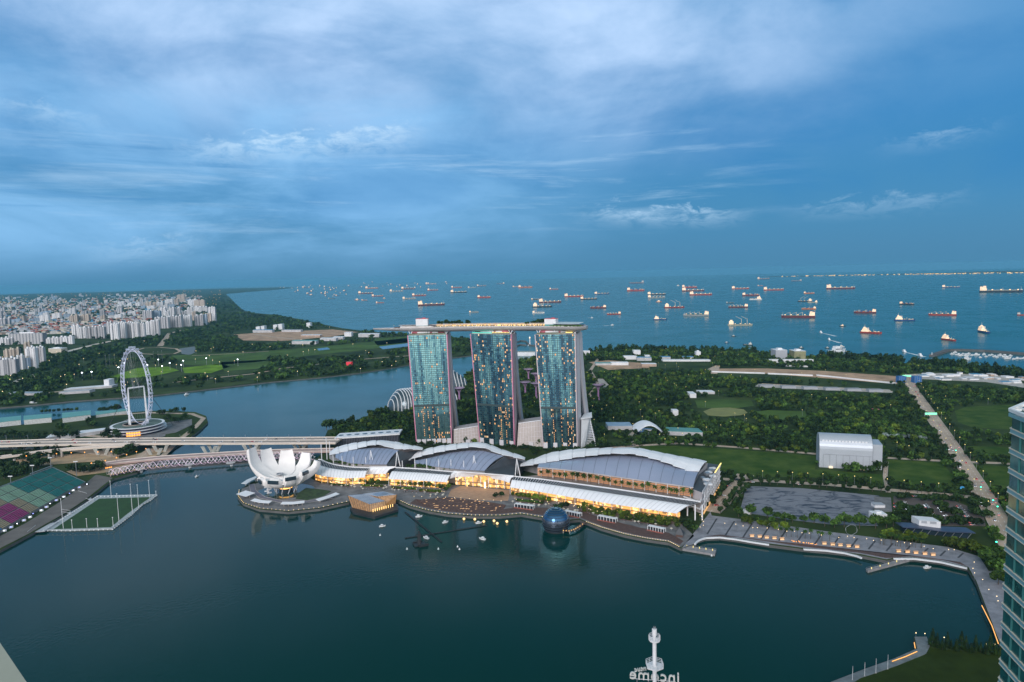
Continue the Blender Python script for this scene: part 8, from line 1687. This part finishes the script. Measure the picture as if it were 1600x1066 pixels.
for A, B_ in ((roadA[0], roadA[1]),):
    for i in range(54):
        x = g.random() * (len(A) - 1.01); j = int(x); lane = g.choice((0.15, 0.35, 0.65, 0.85)); p = A[j].lerp(B_[j], lane).lerp(A[j + 1].lerp(B_[j + 1], lane), x - j); d = A[j + 1] - A[j]; car((p.x, p.y, 3.35), math.atan2(d.y, d.x) + (math.pi if lane < 0.5 else 0), 'driving on the main road', 'cars on the main road')
for i in range(40):
    x = g.random() * (len(VA) - 1.01); j = int(x); lane = g.choice((0.14, 0.22, 0.35, 0.65, 0.78, 0.86)); p = VA[j].lerp(VB[j], lane).lerp(VA[j + 1].lerp(VB[j + 1], lane), x - j); car((p.x, p.y, 16.1), 0 if lane > 0.5 else math.pi, 'crossing the expressway viaduct', 'cars on the viaduct')
for u, v in ((1176, 754), (1250, 757.5), (1320, 761), (1405, 775), (1430, 776), (1560, 780), (1570, 781), (1575, 783), (1567, 784), (1130, 775), (1140, 760), (1120, 790)): car(G(u, v, 3.35), 0.05, 'on the side roads round the covered lot', 'cars on the side roads')
# flag poles on the bottom right quay
for i, (u, v, vt) in enumerate(((1332, 1063, 1041), (1351, 1057, 1035), (1368.5, 1052, 1029), (1387, 1046, 1023))):
    q = G(u, v); zt = TZ(vt, q); t = thing('flag_pole', 'slim white pole on the bottom right quay, %s' % ('leftmost of four', 'second from the left of four', 'third from the left of four', 'rightmost of four')[i], 'pole', q, 'white poles on the bottom right quay'); MB().tube(q, (q.x, q.y, zt), 0.16, 0.1, 6).build('shaft', white, t); MB().lathe([(0.5, 0), (0.5, 0.3), (0.2, 0.5)], q, 8).build('base', conc, t)
for px, l_ in (([(1560, 1006), (1550, 978), (1534, 946)], 'amber light strip along the right-hand quay wall'), ([(1394, 1033.5), (1415, 1026), (1433, 1018)], 'amber light strip along the bottom right quay wall'), ([(1430, 1013), (1428.5, 1004)], 'short amber light strip on the corner of the bottom right quay')):
    t = thing('light_strip', l_, 'light strip', G(*px[0])); f = MB(); P = [G(u, v, 3.6) for u, v in px]
    for a, b_ in zip(P, P[1:]): f.beam(a, b_, 0.5, 0.35)
    f.build('strip', M('amber_strip', (0.4, 0.2, 0.08), 0.5, emit=(1, 0.48, 0.12), estr=0.9, var=0) if px[0][0] == 1560 else bpy.data.materials['amber_strip'], t); f = MB()
    for a, b_ in zip(P, P[1:]): f.beam(a - Vector((0, 0, 0.3)), b_ - Vector((0, 0, 0.3)), 0.7, 0.2)
    f.build('channel', dark, t)
lamp_set('quay_lamp', 'small warm lamp beside the conifers of the bottom right lawn', 'lamps by the conifers', [G(u, v) for u, v in ((1475, 1003), (1541, 1013), (1554, 1014), (1445, 997), (1431, 996))], 3.5, 0.8, warmhot)

# parasols, planting beds and small lamps that fill the arcade promenade
g = random.Random(61); pm = [M('parasol_cream', (0.6, 0.55, 0.45), 0.7, var=0), M('parasol_brown', (0.12, 0.07, 0.06), 0.7, var=0)]; p0 = {}
spots = along([(512, 760), (560, 764), (610, 765), (660, 772), (700, 776)], 34, 3.3, 5) + along([(800, 786), (850, 792), (905, 800), (960, 812), (1050, 828)], 40, 3.3, 4)
for p in spots:
    k = 0 if g.random() < 0.55 else 1
    if k not in p0:
        p0[k] = t = thing('cafe_parasol', ('cream' if k == 0 else 'dark brown') + ' parasol on the promenade in front of the arcades', 'parasol', p, ('cream', 'dark brown')[k] + ' parasols on the arcade promenade'); q = t.location; MB().lathe([(1.7, 2.3), (0.15, 3.2)], q, 8).build('canopy', pm[k], t); MB().tube((q.x, q.y, q.z), (q.x, q.y, q.z + 2.6), 0.08, 0.08, 5).build('pole', steelg, t); MB().lathe([(0.5, 0.7), (0.5, 0.8), (0.1, 0.75)], q, 8).build('table', white, t)
    else: copy_tree(p0[k], p)
lamp_set('arcade_lamp', 'small warm lamp on the promenade in front of the arcades', 'lamps on the arcade promenade', along([(505, 757), (560, 760), (640, 766), (700, 771)], 26, 3.3, 6) + along([(802, 783), (860, 789), (950, 804), (1055, 824)], 34, 3.3, 5) + along([(640, 779), (700, 781), (790, 787)], 12, 3.4, 2), 3.2, 0.75, warmhot)
for i, px in enumerate(([(515, 757), (545, 759), (545, 761), (515, 759)], [(565, 759), (598, 760), (598, 762), (565, 761)], [(612, 762), (650, 764), (650, 766.5), (612, 764.5)], [(655, 766), (690, 768), (688, 771), (655, 769)], [(806, 781), (850, 786), (848, 789), (806, 784)], [(910, 798), (960, 806), (958, 809), (910, 801)], [(968, 808), (1045, 820), (1043, 824), (968, 812)])):
    P = gpoly(px); c = sum(P, Vector()) / 4; t = thing('planting_bed', 'raised green planting bed in front of the arcades, %s' % ORD[i], 'planting bed', c, 'planting beds in front of the arcades'); MB().prism(P, 3.2, 4.0).build('kerb', boardw, t); gq = np.random.default_rng(i + 3); n = 700
    w = gq.random((n, 2)); pts = np.array([tuple(P[0].lerp(P[1], a).lerp(P[3].lerp(P[2], a), b_)) for a, b_ in w]); pts[:, 2] = 4.0 + 1.3 * gq.random(n); u = gq.normal(size=(n, 3)); u /= np.linalg.norm(u, axis=1)[:, None]; v = np.cross(u, gq.normal(size=(n, 3))); v /= np.linalg.norm(v, axis=1)[:, None]
    qmesh('foliage', np.stack([pts - u * .5 - v * .5, pts + u * .5 - v * .5, pts + u * .5 + v * .5, pts - u * .5 + v * .5], 1) - np.array(tuple(c)), leaf_c if i % 2 else leaf_b, t)

# ------------------------------------------------------------------ haze
def build_haze():
    m = bpy.data.materials.new('haze'); m.use_nodes = True; nt = m.node_tree; nt.nodes.clear()
    v = nt.nodes.new('ShaderNodeVolumePrincipled'); v.inputs['Color'].default_value = (0.20, 0.60, 0.88, 1); v.inputs['Density'].default_value = HAZE; v.inputs['Anisotropy'].default_value = 0.0
    o = nt.nodes.new('ShaderNodeOutputMaterial'); nt.links.new(v.outputs[0], o.inputs['Volume'])
    b = MB(); b.box(0, 0, -4, 72000, 72000, 300 + 4)
    o = b.build('haze', m); tag(o, 'pale blue air between the viewpoint and the horizon', 'haze', kind='stuff')
HAZE = 0.000026
build_haze()
